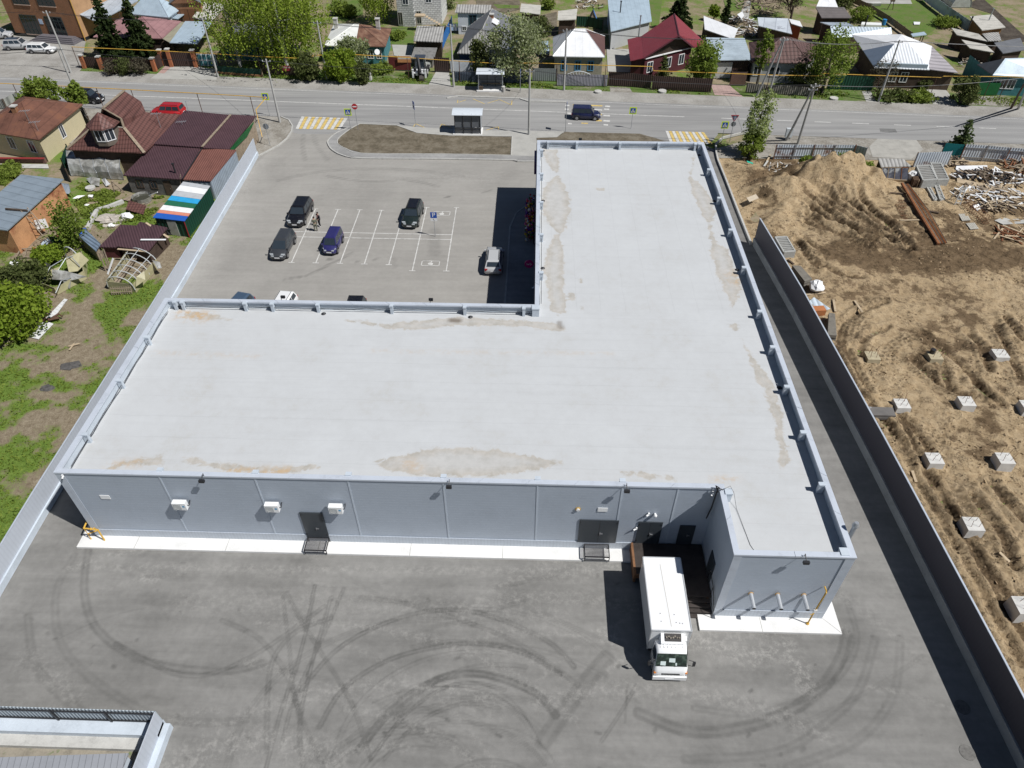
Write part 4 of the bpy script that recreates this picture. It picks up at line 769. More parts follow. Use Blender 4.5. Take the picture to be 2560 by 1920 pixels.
p = G('zi',440,402); person((p.x-.02,p.y,0), PI*.62, 'person in a khaki green suit standing nearer the viewer with arms folded', plain('khaki_cloth', (.14,.14,.10), .9), plain('khaki_trousers', (.15,.15,.11), .9), plain('light_shoes', (.4,.38,.34), .7), .22)
p = G('zi',466,368); person((p.x,p.y,0), -PI*.72, 'person in a dark suit and white shirt standing farther from the viewer', plain('dark_suit', (.022,.022,.03), .85), plain('dark_trousers', (.02,.02,.026), .85), plain('white_shoes', (.5,.5,.5), .7), 0, True)
# ================================================================== signs
SBLU = plain('sign_blue', (.012,.075,.36), .4); SYEL = plain('sign_fluorescent_yellow', (.62,.78,.03), .4); SRED = plain('sign_red', (.45,.015,.025), .4); SGRY = plain('sign_back_grey', (.27,.29,.31), .45, .4)
def sign_post(t, x, y, h, r=.032): part('post', MB().tube([(x,y,0),(x,y,h)], r, 6), GALV, t)
def crossing_sign(f, b, tp, label):
    a, h = Hgt(f, *b, *tp); x, y = a.x, a.y; t = thing('crossing_sign', label, 'road sign', (x,y,0), 0, 'pedestrian crossing signs'); s_ = .47; zc = h-.45; sign_post(t, x, y, h)
    pl = part('plate', MB().box(x-s_,x+s_,y-.06,y-.04,zc-s_,zc+s_), SYEL, t); part('blue_square', MB().box(x-.34,x+.34,y-.066,y-.06,zc-.34,zc+.34), SBLU, pl); part('white_triangle', MB().plate([(x-.29,y-.072,zc-.26),(x+.29,y-.072,zc-.26),(x,y-.072,zc+.27)], .004), WHITE, pl)
    m = MB()
    for q in (((x+.01,zc+.09),(x-.02,zc-.05)),((x-.02,zc-.05),(x-.09,zc-.19)),((x-.02,zc-.05),(x+.07,zc-.19)),((x,zc+.06),(x-.08,zc-.03)),((x,zc+.06),(x+.08,zc-.02))): m.beam((q[0][0],y-.076,q[0][1]),(q[1][0],y-.076,q[1][1]),.006,.045)
    for k in range(5): m.box(x-.2+k*.09,x-.15+k*.09,y-.079,y-.073,zc-.25,zc-.21)
    m.disc((x+.02,y-.076,zc+.13),.035,(0,1,0),.006,8); part('walker_pictogram', m, BLACK, pl); return t
crossing_sign('zb',(395,1000),(355,804),'pedestrian crossing sign farthest left, behind the brown roofs by a concrete pole'); crossing_sign('zb',(1095,1125),(1070,938),'pedestrian crossing sign beside the round red no entry sign'); crossing_sign('zc',(1650,1112),(1672,926),'pedestrian crossing sign alone at the road edge, right of the navy car'); crossing_sign('zh',(10,280),(35,126),'pedestrian crossing sign beside the yield sign and leafy tree')
a, h = Hgt('zb',1160,1130,1128,892); t = thing('no_entry_sign','round red no entry sign with a white bar on a thin post','road sign',(a.x,a.y,0)); sign_post(t, a.x, a.y, h); d = part('disc', MB().disc((a.x,a.y-.05,h-.42),.38,(0,1,0),.02,22), SRED, t); part('white_bar', MB().box(a.x-.27,a.x+.27,a.y-.068,a.y-.06,h-.49,h-.35), WHITE, d)
def bus_sign(f, b, tp, rz, label):
    a, h = Hgt(f, *b, *tp); t = thing('bus_stop_sign', label, 'road sign', (a.x,a.y,0), rz, 'bus stop signs'); part('post', MB().tube([(0,0,0),(0,0,h)], .035, 6), GALV, t, local=True); pl = part('plate', MB().box(-.3,.3,-.06,-.04,h-1.0,h), SBLU, t, local=True)
    part('white_field', MB().box(-.22,.22,-.066,-.06,h-.9,h-.36), WHITE, pl, local=True); m = MB().box(-.15,.15,-.072,-.066,h-.8,h-.5); m.box(-.12,-.05,-.072,-.066,h-.84,h-.8); m.box(.05,.12,-.072,-.066,h-.84,h-.8); part('bus_pictogram', m, BLACK, pl, local=True); part('plate_back', MB().box(-.3,.3,-.04,-.03,h-1.0,h), SGRY, t, local=True)
bus_sign('zb',(1657,1095),(1640,876),-1.05,'blue bus stop sign seen obliquely at the start of the bus bay'); bus_sign('zc',(1083,1140),(1088,885),1.5,'bus stop sign seen edge-on, just left of the navy car'); bus_sign('zc',(693,800),(696,600),1.5,'bus stop sign seen edge-on across the road, right of the far bus shelter')
a, h = Hgt('zi',1305,440,1293,262); t = thing('parking_sign','blue parking sign with a white letter P and a disabled plate beneath','road sign',(a.x,a.y,0)); sign_post(t, a.x, a.y, h, .03); x, y = a.x, a.y
pl = part('plate', MB().box(x-.34,x+.34,y-.06,y-.04,h-.68,h), SBLU, t); text(pl, 'P', (x,y-.063,h-.34), (PI/2,0,0), .72, WHITE); p2 = part('supplementary_plate', MB().box(x-.34,x+.34,y-.06,y-.04,h-1.04,h-.71), WHITE, t); m = MB(); m.disc((x-.05,y-.065,h-.79),.025,(0,1,0),.006,8); m.beam((x-.05,y-.065,h-.82),(x-.0,y-.065,h-.9),.006,.03); m.beam((x,y-.065,h-.9),(x+.08,y-.065,h-.96),.006,.03); part('wheelchair_pictogram', m, BLACK, p2)
a, h = Hgt('zb',400,1262,358,1068); t = thing('round_road_sign','round road sign seen from its grey back by the left kerb','road sign',(a.x,a.y,0)); sign_post(t, a.x, a.y, h); part('disc', MB().disc((a.x,a.y+.05,h-.38),.38,(0,1,0),.02,22), SGRY, t)
a, h = Hgt('zh',70,275,110,83); x, y = a.x, a.y; t = thing('yield_sign','red and white yield triangle seen from behind over a grey round plate','road sign',(x,y,0)); sign_post(t, x, y, h); part('triangle', MB().plate([(x-.48,y+.06,h),(x,y+.06,h-.82),(x+.48,y+.06,h)], .02), plain('yield_blue_grey', (.25,.32,.42), .4), t); m = MB()
for p_, q_ in (((x-.48,h),(x+.48,h)),((x-.48,h),(x,h-.82)),((x+.48,h),(x,h-.82))): m.beam((p_[0],y+.03,p_[1]),(q_[0],y+.03,q_[1]),.05,.05)
part('triangle_rim', m, SRED, t); part('disc', MB().disc((x+.02,y+.04,h-1.15),.33,(0,1,0),.02,20), SGRY, t)
# ================================================================== bus shelters
def shelter(name, label, x, y, W, D, h, back_near):
    t = thing(name, label, 'bus shelter', (x,y,0)); part('base', MB().box(x-W/2-.3,x+W/2+.2,y-D/2-.25,y+D/2+.3,.0,.2), APR, t)
    n = 8; rf = MB(); f0 = [(y-D/2-.3+(D+.7)*i/n, h+.28*math.sin(PI*(i/n)*.9+.15)) for i in range(n+1)]
    for (a_, za_), (b_, zb_) in zip(f0[:-1], f0[1:]): rf.slab([(x-W/2-.3,a_,za_),(x+W/2+.3,a_,za_),(x+W/2+.3,b_,zb_),(x-W/2-.3,b_,zb_)], .06)
    part('roof', rf, plain('shelter_roof_white', (.62,.66,.70), .4, .1), t); yb = y-D/2 if back_near else y+D/2
    for k in range(4): xx = x-W/2+W*k/3; part('post', MB().beam((xx,yb-(.04 if back_near else -.04),.2),(xx,yb-(.04 if back_near else -.04),h+.12),.09), BLACK, t)
    for s_ in (-1, 1): part('post', MB().beam((x+s_*W/2,(y+D/2) if back_near else (y-D/2),.2),(x+s_*W/2,(y+D/2) if back_near else (y-D/2),h+.1),.09), GALV, t)
    pm = mat('shelter_panel', (.19,.205,.225), .5, .2, .05, 2, pat=('corr',(1,0,0),.14,.35)); 
    for k in range(3): part('back_panel', MB().box(x-W/2+W*k/3+.05,x-W/2+W*(k+1)/3-.05,yb-.01,yb+.01,1.05,h), pm, t); part('slat_panel', MB().box(x-W/2+W*k/3+.05,x-W/2+W*(k+1)/3-.05,yb-.006,yb+.006,.35,1.0), mat('shelter_slats', (.36,.37,.38), .5, .2, .05, 2, pat=('corr',(1,0,0),.16,.75)), t)
    for z in (1.02,.72,.34): part('rail', MB().beam((x-W/2,yb-(.06 if back_near else -.06),z),(x+W/2,yb-(.06 if back_near else -.06),z),.05), BLACK, t)
    part('side_panel', MB().box(x+W/2-.02,x+W/2+.02,y-D/2+.1,y+D/2-.2,.5,h-.2), plain('shelter_side', (.45,.48,.5), .4), t); part('side_panel', MB().box(x-W/2-.02,x-W/2+.02,y-D/2+.1,y+D/2-.2,.5,h-.2), plain('shelter_side', (.45,.48,.5), .4), t)
    part('bench', MB().box(x-W/2+.3,x+W/2-.3,yb+(.1 if back_near else -.5),yb+(.5 if back_near else -.1),.6,.66), WOOD, t); return t
a = G('zb',1985,1168); b = G('zc',345,1170); shelter('bus_shelter','near bus shelter with ribbed grey back panels beside the planting bed',(a.x+b.x)/2+.15,a.y+.95,b.x-a.x-.1,1.7,2.75,True)
a = G('zc',335,792); b = G('zc',540,797); shelter('bus_shelter','far bus shelter open to the road across the street, under the white-blossomed tree',(a.x+b.x)/2,a.y+1.0,b.x-a.x,1.8,2.55,False)
p = G('zc',548,795); solo('litter_bin', MB().tube([(p.x,p.y,0),(p.x,p.y,.8)], [.22,.28], 10), CONC, 'grey concrete litter bin at the right post of the far bus shelter', 'bin'); p = G('zc',355,785); solo('litter_bin', MB().box(p.x-.3,p.x+.3,p.y-.2,p.y+.2,0,.7), WOODD, 'dark box bin inside the far bus shelter', 'bin')
p = G('zc',1365,800); solo('manhole_cover', MB().tube([(p.x,p.y,-.1),(p.x,p.y,.25)], .55, 14), CONC, 'concrete well ring on the verge left of the driveway with brown gates', 'manhole'); p = G('zc',1920,795); solo('manhole_cover', MB().tube([(p.x,p.y,-.1),(p.x,p.y,.25)], .6, 14), CONC, 'concrete well ring on the verge below the brown fence and conifer', 'manhole')
p = G('ze',20,1140); solo('manhole_cover', MB().tube([(p.x,p.y,-.1),(p.x,p.y,.2)], .6, 14), CONC, 'concrete well ring on the verge in front of the dark green gate', 'manhole'); p = G('zb',1268,690); solo('stone_post', MB().tube([(p.x,p.y,0),(p.x,p.y,1.1)], [.3,.22], 7), CONC, 'pale stone post on the verge right of the yellow bushes', 'post')
for X, Y, lb in ((732,1385,'round iron manhole cover in the shadow of the right boundary wall'),(755,1590,'round iron manhole cover in the sun at the bottom right of the yard')):
    p = G('zo',X,Y); solo('manhole_cover', MB().tube([(p.x,p.y,-.02),(p.x,p.y,.02)], .42, 18), mat('cast_iron', (.155,.15,.14), .7, .4, .3, 6), lb, 'manhole')
# ================================================================== poles, wires, gas pipe
POLE = mat('pole_concrete', (.40,.395,.375), .9, 0, .15, 1.5, .1)
TOPS = {}
def pole(key, f, b, tp, label, top=None, dark=False, lamp=False):
    a, h = Hgt(f, *b, *tp); q = Vector((a.x,a.y,h))
    if top: h = top; q = G(f, *tp, h)
    t = thing('utility_pole', label, 'utility pole', (a.x,a.y,0), 0, 'concrete utility poles along the road'); part('shaft', MB().tube([(a.x,a.y,-.2),tuple(q)], [.17,.10], 8), WOODD if dark else POLE, t)
    part('crossarm', MB().beam((q.x-.55,q.y+.02,q.z-.3),(q.x+.55,q.y+.02,q.z-.3),.08), GALV, t)
    for d in (-.5,0,.5): part('insulator', MB().tube([(q.x+d,q.y,q.z-.28),(q.x+d,q.y,q.z-.12)], .045, 6), WHITE, t)
    if lamp: part('lamp_arm', MB().tube([tuple(q-Vector((0,0,.8))),(q.x+.1,q.y-.9,q.z-.5)], .03, 5), GALV, t); part('lamp_head', MB().box(q.x-.02,q.x+.22,q.y-1.35,q.y-.85,q.z-.55,q.z-.42), GALV, t)
    TOPS[key] = q; return t
pole('a','za',(615,630),(415,90),'concrete pole with a yellow patch in front of the orange brick building'); pole('b','za',(705,925),(488,412),'concrete pole rising between the leafy trees behind the yellow house'); pole('c','za',(1885,665),(1755,148),'concrete pole beside the teal panelled gate and green picket fence')
pole('d','zb',(485,1060),(350,512),'concrete pole on the bare soil corner by the left crosswalk'); pole('e','zb',(890,685),(825,180),'concrete pole in front of the weeping birches, left of the yellow bush'); pole('f','zb',(1985,750),(1970,210),'slim concrete pole by the brown gate left of the far bus shelter')
pole('g','zc',(768,1168),(790,598),'slim concrete pole standing on the pavement beside the near bus shelter'); pole('h','zc',(1070,780),(1095,250),'wooden-looking pole in front of the white pyramid roof', dark=False); pole('i','ze',(535,1170),(785,460),'concrete pole crossing in front of the white hipped roof on the right')
pole('j','zd',(980,1240),(1340,480),'left leg of the leaning pole pair in front of the brown tiled roof',8.6); pole('j2','zd',(1130,1250),(1345,490),'right leg of the leaning pole pair in front of the brown tiled roof',8.5)
pole('k','zh',(565,288),(697,-147),'right leg of the leaning pole pair beside the corrugated fence',8.6); pole('k2','zh',(480,262),(680,-120),'left leg of the leaning pole pair, behind the small grey meter box',7.9); pole('l','ze',(2065,1240),(2260,880),'dark wooden pole at the right edge of the photo',7.5,dark=True); pole('l2','ze',(2150,1245),(2275,940),'pale prop pole leaning beside the dark wooden pole at the right edge',6.5)
TOPS['z'] = Vector((-90,88,9)); TOPS['y'] = Vector((130,74,9)); TOPS['zz'] = Vector((-60,70,8)); TOPS['x'] = Vector((120,64,8.5))
def span(a, b, n, label, r=.016, drop=.3, sag=.6):
    p, q = TOPS[a], TOPS[b]; t = thing('power_line', label, 'overhead wires', tuple(p), 0, 'overhead wires between the road poles')
    for k in range(n):
        d = Vector(((k-1)*.45, .05*k, -.15-drop*(k == 3))); pts = [p.lerp(q, i/10)+d-Vector((0,0,sag*4*(i/10)*(1-i/10))) for i in range(11)]; part('wire', MB().tube(pts, r, 4), BLACK, t)
span('z','a',3,'overhead wires leaving the photo left of the brick building'); span('a','c',3,'overhead wires over the pink roof and spruces'); span('c','e',3,'overhead wires across the weeping birches'); span('e','f',3,'overhead wires over the half white half rusty roof'); span('f','h',3,'overhead wires across the white-blossomed tree'); span('h','j',3,'overhead wires over the red roofed house'); span('j','i',3,'overhead wires over the tall green tree'); span('i','y',3,'overhead wires leaving the photo on the right over dark sheds')
span('b','d',2,'overhead wires along the near road edge above the brown roofs'); span('d','g',2,'overhead wires along the near road edge above the island'); span('g','k',2,'overhead wires along the near road edge above the navy car'); span('zz','b',2,'overhead wires along the near road edge leaving at the left'); span('k','l',2,'overhead wires from the leaning pole pair to the dark right pole'); span('c','d',1,'single wire crossing the road on the left', sag=1.2); span('g','h',1,'single wire crossing the road near the bus shelters', sag=1.0); span('k','j',1,'single wire crossing the road on the right', sag=.8)
PIPER = mat('pipe_post_brown', (.10,.055,.04), .8, .1, .3, 4)
def gas_line(label, pts, posts, z, gaps=()):
    W_ = [G(f, X, Y, zz) for f, X, Y, zz in pts]; c = W_[0]; t = thing('gas_pipe', label, 'gas pipe', (c.x,c.y,0), 0, 'yellow overground gas pipes'); part('pipe', MB().tube(W_, .05, 6), YELP, t)
    for f, X, Y, zz in posts: q = G(f, X, Y, zz); part('post', MB().tube([(q.x,q.y,-.1),(q.x,q.y,zz)], .05, 5), PIPER, t)
gas_line('long yellow overground gas pipe along the far side of the road', [('za',620,405,3.05),('za',1400,440,3.05),('zb',0,470,3.0),('zb',300,488,3.0),('zb',738,508,2.9),('zb',772,478,3.3),('zb',1130,472,3.3),('zb',1580,497,2.95),('zc',0,518,3.0),('zc',440,545,3.0),('zc',850,545,3.3),('zc',1440,565,3.1),('zc',1835,575,3.1),('zc',1846,612,2.6),('zc',2150,622,2.6),('zd',400,935,2.8),('zd',1150,965,2.9),('zd',1830,975,2.9)],
  [('za',620,405,3.05),('zb',290,490,3.0),('zb',730,510,2.9),('zb',1230,478,3.2),('zb',1580,497,2.95),('zb',2030,533,3.0),('zc',165,530,3.0),('zc',770,546,3.2),('zc',1010,552,3.1),('zc',1435,565,3.1),('zc',1885,614,2.6),('zd',400,935,2.8),('zd',1155,965,2.9)], 3)
gas_line('pale yellow gas pipe on posts in front of the right-hand houses', [('zd',1830,942,3.3),('ze',0,850,3.3),('ze',650,874,3.25),('ze',1260,893,3.15),('ze',1282,878,3.4),('ze',2000,883,3.4),('ze',2300,892,3.4)], [('zd',1840,942,3.3),('ze',560,872,3.25),('ze',1210,892,3.15),('ze',1850,882,3.4),('ze',2035,884,3.4)], 3)
gas_line('yellow gas pipe on brown posts between the near road edge and brown roofs', [('zb',330,1185,.0),('zb',330,1185,.9),('zb',275,948,3.6),('zb',365,842,3.6),('zb',150,828,3.5),('za',1650,803,3.2),('za',1130,775,3.1),('za',500,742,3.0),('za',0,720,3.0),('za',-300,706,3.0)], [('zb',225,835,3.5),('za',1700,806,3.2),('za',1130,775,3.1),('za',830,760,3.0),('za',110,726,3.0)], 3)
# ================================================================== houses: eave corners in order front-left, front-right, back-right, back-left
DX, DY, DZ = (1,0,0), (0,1,0), (0,0,1)
TIN = mat('weathered_tin_roof', (.43,.49,.55), .45, .3, .16, .8, .1, pat=('rows',DX,.9,.8)); TINB = mat('pale_blue_tin_roof', (.46,.56,.63), .45, .25, .12, .8, .08, pat=('rows',DX,.8,.85)); TINW = mat('white_tin_roof', (.80,.80,.80), .5, .1, .08, .6, .06, pat=('rows',DX,1.1,.9))
CORW = mat('white_blue_corrugated_roof', (.62,.70,.76), .45, .2, .1, 1, .06, pat=('corr',DX,.5,.35)); SLATE = mat('asbestos_slate_roof', (.36,.35,.33), .9, 0, .22, .9, .15, pat=('corr',DX,.45,.45)); SLATEL = mat('pale_slate_sheet_roof', (.47,.45,.40), .9, 0, .2, .8, .12, pat=('rows',DY,1.2,.75)); SLATED = mat('dark_slate_roof', (.14,.145,.155), .9, 0, .2, 1, .1)
PINKR = mat('faded_pink_tin_roof', (.30,.165,.165), .6, .1, .22, .7, .12, pat=('rows',DX,.7,.8)); REDR = mat('raspberry_tin_roof', (.26,.045,.055), .45, .1, .1, .6, .06, pat=('corr',DY,.3,.25)); BRNR = mat('rusty_brown_tin_roof', (.155,.070,.047), .7, .1, .3, .5, .15, pat=('rows',DX,1.0,.72), stain=((.19,.085,.05),.40,.5))
TILER = mat('brown_metal_tile_roof', (.135,.062,.052), .55, .1, .16, 1, .1, pat=('tile',DX,.36,DY,.42)); TILE2 = mat('brown_tile_roof', (.12,.068,.06), .6, .1, .15, 1, .1, pat=('tile',DX,.55,DY,.6)); PLUM = mat('plum_corrugated_roof', (.085,.045,.052), .6, .1, .14, .8, .1, pat=('corr',(.85,.5,0),.26,.3)); TERR = mat('terracotta_sheet_roof', (.20,.085,.066), .65, .1, .16, .9, .1, pat=('corr',DX,.26,.25)); GREYB = mat('brown_grey_roof', (.13,.115,.11), .8, 0, .15, 1, .1, pat=('rows',DY,.6,.8))
BRKO = mat('orange_brick', (.30,.125,.055), .85, 0, .2, .8, .1, pat=('brick',(.97,.25,0),.26,.09,(.30,.22,.15))); BRKLIT = mat('sunlit_brick', (.42,.25,.13), .85, 0, .15, .8, .1); BLOCK = mat('white_block_masonry', (.62,.62,.60), .9, 0, .1, 1, .08, pat=('brick',DX,.62,.32,(.20,.20,.20))); BRKG = mat('grey_brick', (.36,.33,.27), .9, 0, .15, 1, .1, pat=('brick',DX,.3,.12,(.28,.26,.22)))
STONE = mat('rough_grey_masonry', (.14,.135,.125), .95, 0, .35, 2.5, .25, .5); SIDY = mat('cream_siding', (.58,.51,.33), .6, 0, .06, .6, .05, pat=('rows',DZ,.22,.8)); SIDW = mat('pale_grey_siding', (.45,.46,.46), .6, 0, .06, .6, .05, pat=('rows',DZ,.24,.82)); TEAL = mat('teal_painted_wood', (.06,.20,.22), .8, 0, .2, 2); WHW = mat('whitewashed_wall', (.62,.65,.68), .85, 0, .1, 1); LOGS = mat('dark_log_wall', (.07,.047,.035), .9, 0, .3, 1.5, .2, pat=('rows',DZ,.26,.55)); MARO = mat('maroon_wall', (.085,.022,.028), .7, 0, .15, 1)
BRNF = mat('brown_profiled_sheet', (.062,.038,.032), .6, .1, .12, 1, .08, pat=('corr',DX,.3,.3)); GRNF = mat('green_profiled_sheet', (.012,.062,.038), .6, .1, .12, 1, .08, pat=('corr',(.8,.6,0),.3,.35)); GRNB = mat('bright_green_sheet', (.015,.12,.035), .6, .1, .15, 1); GALVC = mat('galvanised_corrugated', (.52,.57,.62), .55, .05, .18, .8, .1, pat=('corr',DX,.3,.35), stain=((.18,.08,.04),.36,.35)); LILF = mat('lilac_grey_picket', (.32,.31,.35), .7, 0, .1, 2, .1, pat=('corr',DX,.22,.45)); BLUF = mat('blue_grey_picket', (.085,.105,.14), .7, 0, .2, 2, .1, pat=('corr',DX,.25,.5)); REDF = mat('maroon_sheet_gate', (.16,.035,.035), .6, .1, .15, 1.5)
def pts4(c, z):
    q = []
    for i, p in enumerate(c): q.append(None if p is None else G(p[0], p[1], p[2], z[i] if hasattr(z, '__len__') else z))
    for i in range(4):
        if q[i] is None: q[i] = q[(i+1)%4]+q[(i+3)%4]-q[(i+2)%4]
    return q
def window(parent, a, b, t, w, z0, z1, frame=WHITE, pane=GLASS, out=.03):
    a = Vector((a.x,a.y,0)); b = Vector((b.x,b.y,0)); d = (b-a).normalized(); n = Vector((d.y,-d.x,0)); c = a.lerp(b, t)
    P = lambda u, z, o: c+d*u+n*o+Vector((0,0,z))
    fr = MB(); f = .09
    for u0, u1, v0, v1 in ((-w/2-f,w/2+f,z1,z1+f),(-w/2-f,w/2+f,z0-f,z0),(-w/2-f,-w/2,z0,z1),(w/2,w/2+f,z0,z1),(-.03,.03,z0,z1)): fr.plate([P(u0,v0,out+.03),P(u1,v0,out+.03),P(u1,v1,out+.03),P(u0,v1,out+.03)], .08)
    wo = part('window', fr, frame, parent); part('pane', MB().plate([P(-w/2,z0,out),P(w/2,z0,out),P(w/2,z1,out),P(-w/2,z1,out)], .04), pane, wo); return wo
def house(name, label, cat, c, z, roof, rise, rmat, wmat, ins=.35, axis=None, wins=(), open_=False, thick=.12, k=.5, chim=(), group=None, zb=0.0, doors=()):
    q = pts4(c, z); cen = sum(q, Vector())/4; t = thing(name, label, cat, (cen.x,cen.y,zb), 0, group); up = Vector((0,0,rise)); rm = list(rmat) if isinstance(rmat, (tuple, list)) else [rmat]*4
    w = [p.lerp(Vector((cen.x,cen.y,p.z)), min(.3, ins*1.4/max(.5, (p-cen).to_2d().length))) for p in q]
    if roof in ('hip', 'gable', 'pyramid'):
        L0 = (q[0]-q[1]).to_2d().length; L1 = (q[1]-q[2]).to_2d().length; ax = axis if axis is not None else (0 if L0 > L1 else 1)
        e = [q[3].lerp(q[0], .5), q[1].lerp(q[2], .5)] if ax == 0 else [q[0].lerp(q[1], .5), q[2].lerp(q[3], .5)]
        s = 0 if roof == 'gable' else (.5 if roof == 'pyramid' else min(.47, k*(L1 if ax == 0 else L0)/max(L0, L1))); R0 = e[0].lerp(e[1], s)+up; R1 = e[1].lerp(e[0], s)+up
        F = [(0,(q[0],q[1],R1,R0)),(1,(q[1],q[2],R1)),(2,(q[2],q[3],R0,R1)),(3,(q[3],q[0],R0))] if ax == 0 else [(0,(q[0],q[1],R0)),(1,(q[1],q[2],R1,R0)),(2,(q[2],q[3],R1)),(3,(q[3],q[0],R0,R1))]
        gab = []
        for i, f in F:
            if roof == 'gable' and len(f) == 3: gab.append(f)
            else: part('roof', MB().slab(f, thick), rm[i], t)
        for f in gab: part('gable', MB().plate([p+Vector((0,0,-.05)) for p in (f[0].lerp(cen, .04), f[1].lerp(cen, .04), f[2]-Vector((0,0,.1)))], .1), wmat, t)
        m = MB(); m.tube([R0, R1], .09, 5)
        if roof != 'gable':
            for i in range(4): m.tube([q[i], (R0 if (i in (0, 3) if ax == 0 else i in (0, 1)) else R1)], .06, 4)
        part('ridge_cap', m, rm[0], t)
    else: part('roof', MB().slab(q, thick), rm[0], t)
    if open_:
        for p in w: part('post', MB().beam((p.x,p.y,zb),(p.x,p.y,p.z-.1),.12), WOODD, t)
    else:
        for i in range(4):
            a, b = w[i], w[(i+1)%4]; part('wall', MB().poly((a.x,a.y,zb-.1),(b.x,b.y,zb-.1),(b.x,b.y,b.z-.06),(a.x,a.y,a.z-.06)), wmat, t)
    for s_, tt, ww, z0, z1, *fm in wins: window(t, w[s_], w[(s_+1)%4], tt, ww, zb+z0, zb+z1, fm[0] if fm else WHITE)
    for s_, tt, ww, hh, dm in doors:
        a, b = w[s_], w[(s_+1)%4]; d = (b-a).to_2d().normalized(); n = Vector((d.y,-d.x,0)); cc = a.lerp(b, tt); d3 = Vector((d.x,d.y,0))
        P = lambda u, zz: Vector((cc.x,cc.y,zb))+d3*u+n*.05+Vector((0,0,zz)); do = part('door', MB().plate([P(-ww/2,0),P(ww/2,0),P(ww/2,hh),P(-ww/2,hh)], .08), dm, t); part('handle', MB().blob(P(ww/2-.15, hh*.48)+n*.04, .05, 1, 6, 0), RIM, do)
    for f, X, Y, zz, hh, cm in chim:
        p = G(f, X, Y, zz); ch = part('chimney', MB().box(p.x-.3,p.x+.3,p.y-.3,p.y+.3,zz-1.0,zz+hh), cm, t); part('chimney_cap', MB().box(p.x-.38,p.x+.38,p.y-.38,p.y+.38,zz+hh,zz+hh+.12), CONC, ch)
    t['w'] = 0; del t['w']; return t, w, q
def stovepipe(f, b, tp, z, label, m=BLACK):
    p = G(f, *b, z); _, h = Hgt(f, *b, *tp, z); solo('stove_pipe', MB().tube([(p.x,p.y,z-.3),(p.x,p.y,h)], .10, 7).tube([(p.x,p.y,h),(p.x,p.y,h+.15)], .16, 7), m, label, 'chimney')
# --- far side, left to right
p0, p1 = G('za',145,305), G('za',735,352); d = (p1-p0).normalized(); n = Vector((-d.y,d.x,0)); t = thing('brick_building','orange brick two-storey building with dark glazed shopfronts and steps','building',(p0.x,p0.y,0)); W_ = (p1-p0).length; HB = 8.6
foot = [p0, p1, p1+n*14, p0+n*14]
for i in range(4): a, b = foot[i], foot[(i+1)%4]; part('wall', MB().poly((a.x,a.y,-.1),(b.x,b.y,-.1),(b.x,b.y,HB),(a.x,a.y,HB)), BRKLIT if i == 1 else BRKO, t)  # right side wall gets paler brick: its sunlight is put into the colour
part('roof', MB().slab([f+Vector((0,0,HB)) for f in foot], .3), SLATED, t); part('plinth', MB().prism([tuple((f+(f-(p0+p1)/2-n*7)*.004))[:2] for f in foot], -.1, .45), DARKGLASS, t)
def shopwin(t0, t1, z0, z1):
    a = p0.lerp(p1, t0); b = p0.lerp(p1, t1); o = -n*.04; wd = part('window', MB().plate([a+o+Vector((0,0,z0)),b+o+Vector((0,0,z0)),b+o+Vector((0,0,z1)),a+o+Vector((0,0,z1))], .05), DARKGLASS, t); m = MB()
    for i in range(5): c = a.lerp(b, i/4)-n*.07; m.beam(c+Vector((0,0,z0)), c+Vector((0,0,z1)), .07)
    for zz in (z0, z0+.7, z1-.6, z1): m.beam(a-n*.07+Vector((0,0,zz)), b-n*.07+Vector((0,0,zz)), .07)
    part('frame', m, plain('shopfront_frame', (.03,.045,.045), .5), wd); c = a.lerp(b,.5)-n*.06; part('lintel', MB().beam(a-n*.05+Vector((0,0,z0-.1)), b-n*.05+Vector((0,0,z0-.1)), .14), plain('sill_peach', (.5,.36,.28), .8), wd)
shopwin(.17,.41,.5,3.5); shopwin(.53,.78,.5,3.5); shopwin(.17,.40,5.2,7.6); shopwin(.53,.77,5.2,7.6); c = p0.lerp(p1,.455)-n*.05; part('wall_plate', MB().plate([c+d*x+Vector((0,0,z)) for x,z in ((-.35,2.2),(.35,2.2),(.35,3.0),(-.35,3.0))], .04), plain('pale_blue_plate', (.45,.55,.68), .5), t)
c = p0.lerp(p1,.70)
for i in range(4): part('step', MB().prism([tuple(c+d*x-n*y)[:2] for x, y in ((-3.9-.35*i,0),(2.6+.35*i,0),(2.6+.35*i,1.2+.4*i),(-3.9-.35*i,1.2+.4*i))], 0, .64-.16*i), mat('dark_granite', (.14,.13,.14), .5, 0, .1, 3), t)
a = p1+Vector((.15,-.1,0)); solo('gas_pipe', MB().tube([a, a+Vector((0,0,7))], .05, 6), YELP, 'yellow gas riser on the corner of the orange brick building', 'gas pipe')
t = thing('lean_to','lean-to with a pale grey corrugated roof against the brick building','shed',tuple(p1)); q0 = p1+n*1.0+Vector((0,0,3.9)); q1 = G('za',840,190,3.0); q3 = p1+n*13.5+Vector((0,0,4.1)); q2 = q1+(q3-q0)*.95; part('roof', MB().slab([q0,q1,q2,q3], .12), TIN, t)
for p in (q1,q1.lerp(q2,.5),q2): part('post', MB().beam((p.x-.2,p.y+.2,0),(p.x-.2,p.y+.2,2.95),.12), WOODD, t)
house('pink_house','low house with a faded pink hipped roof half hidden by two spruces','house',[('za',805,320),('za',1400,332),('za',1565,186),None],2.7,'hip',1.9,PINKR,LOGS,wins=((0,.3,.9,.9,2.0),(0,.6,.9,.9,2.0)))
house('pale_blue_house','house with a pale blue pyramid roof behind the pink roof','house',[('za',1110,118),('za',1455,150),('za',1570,70),None],3.2,'hip',2.2,TINB,WHW)
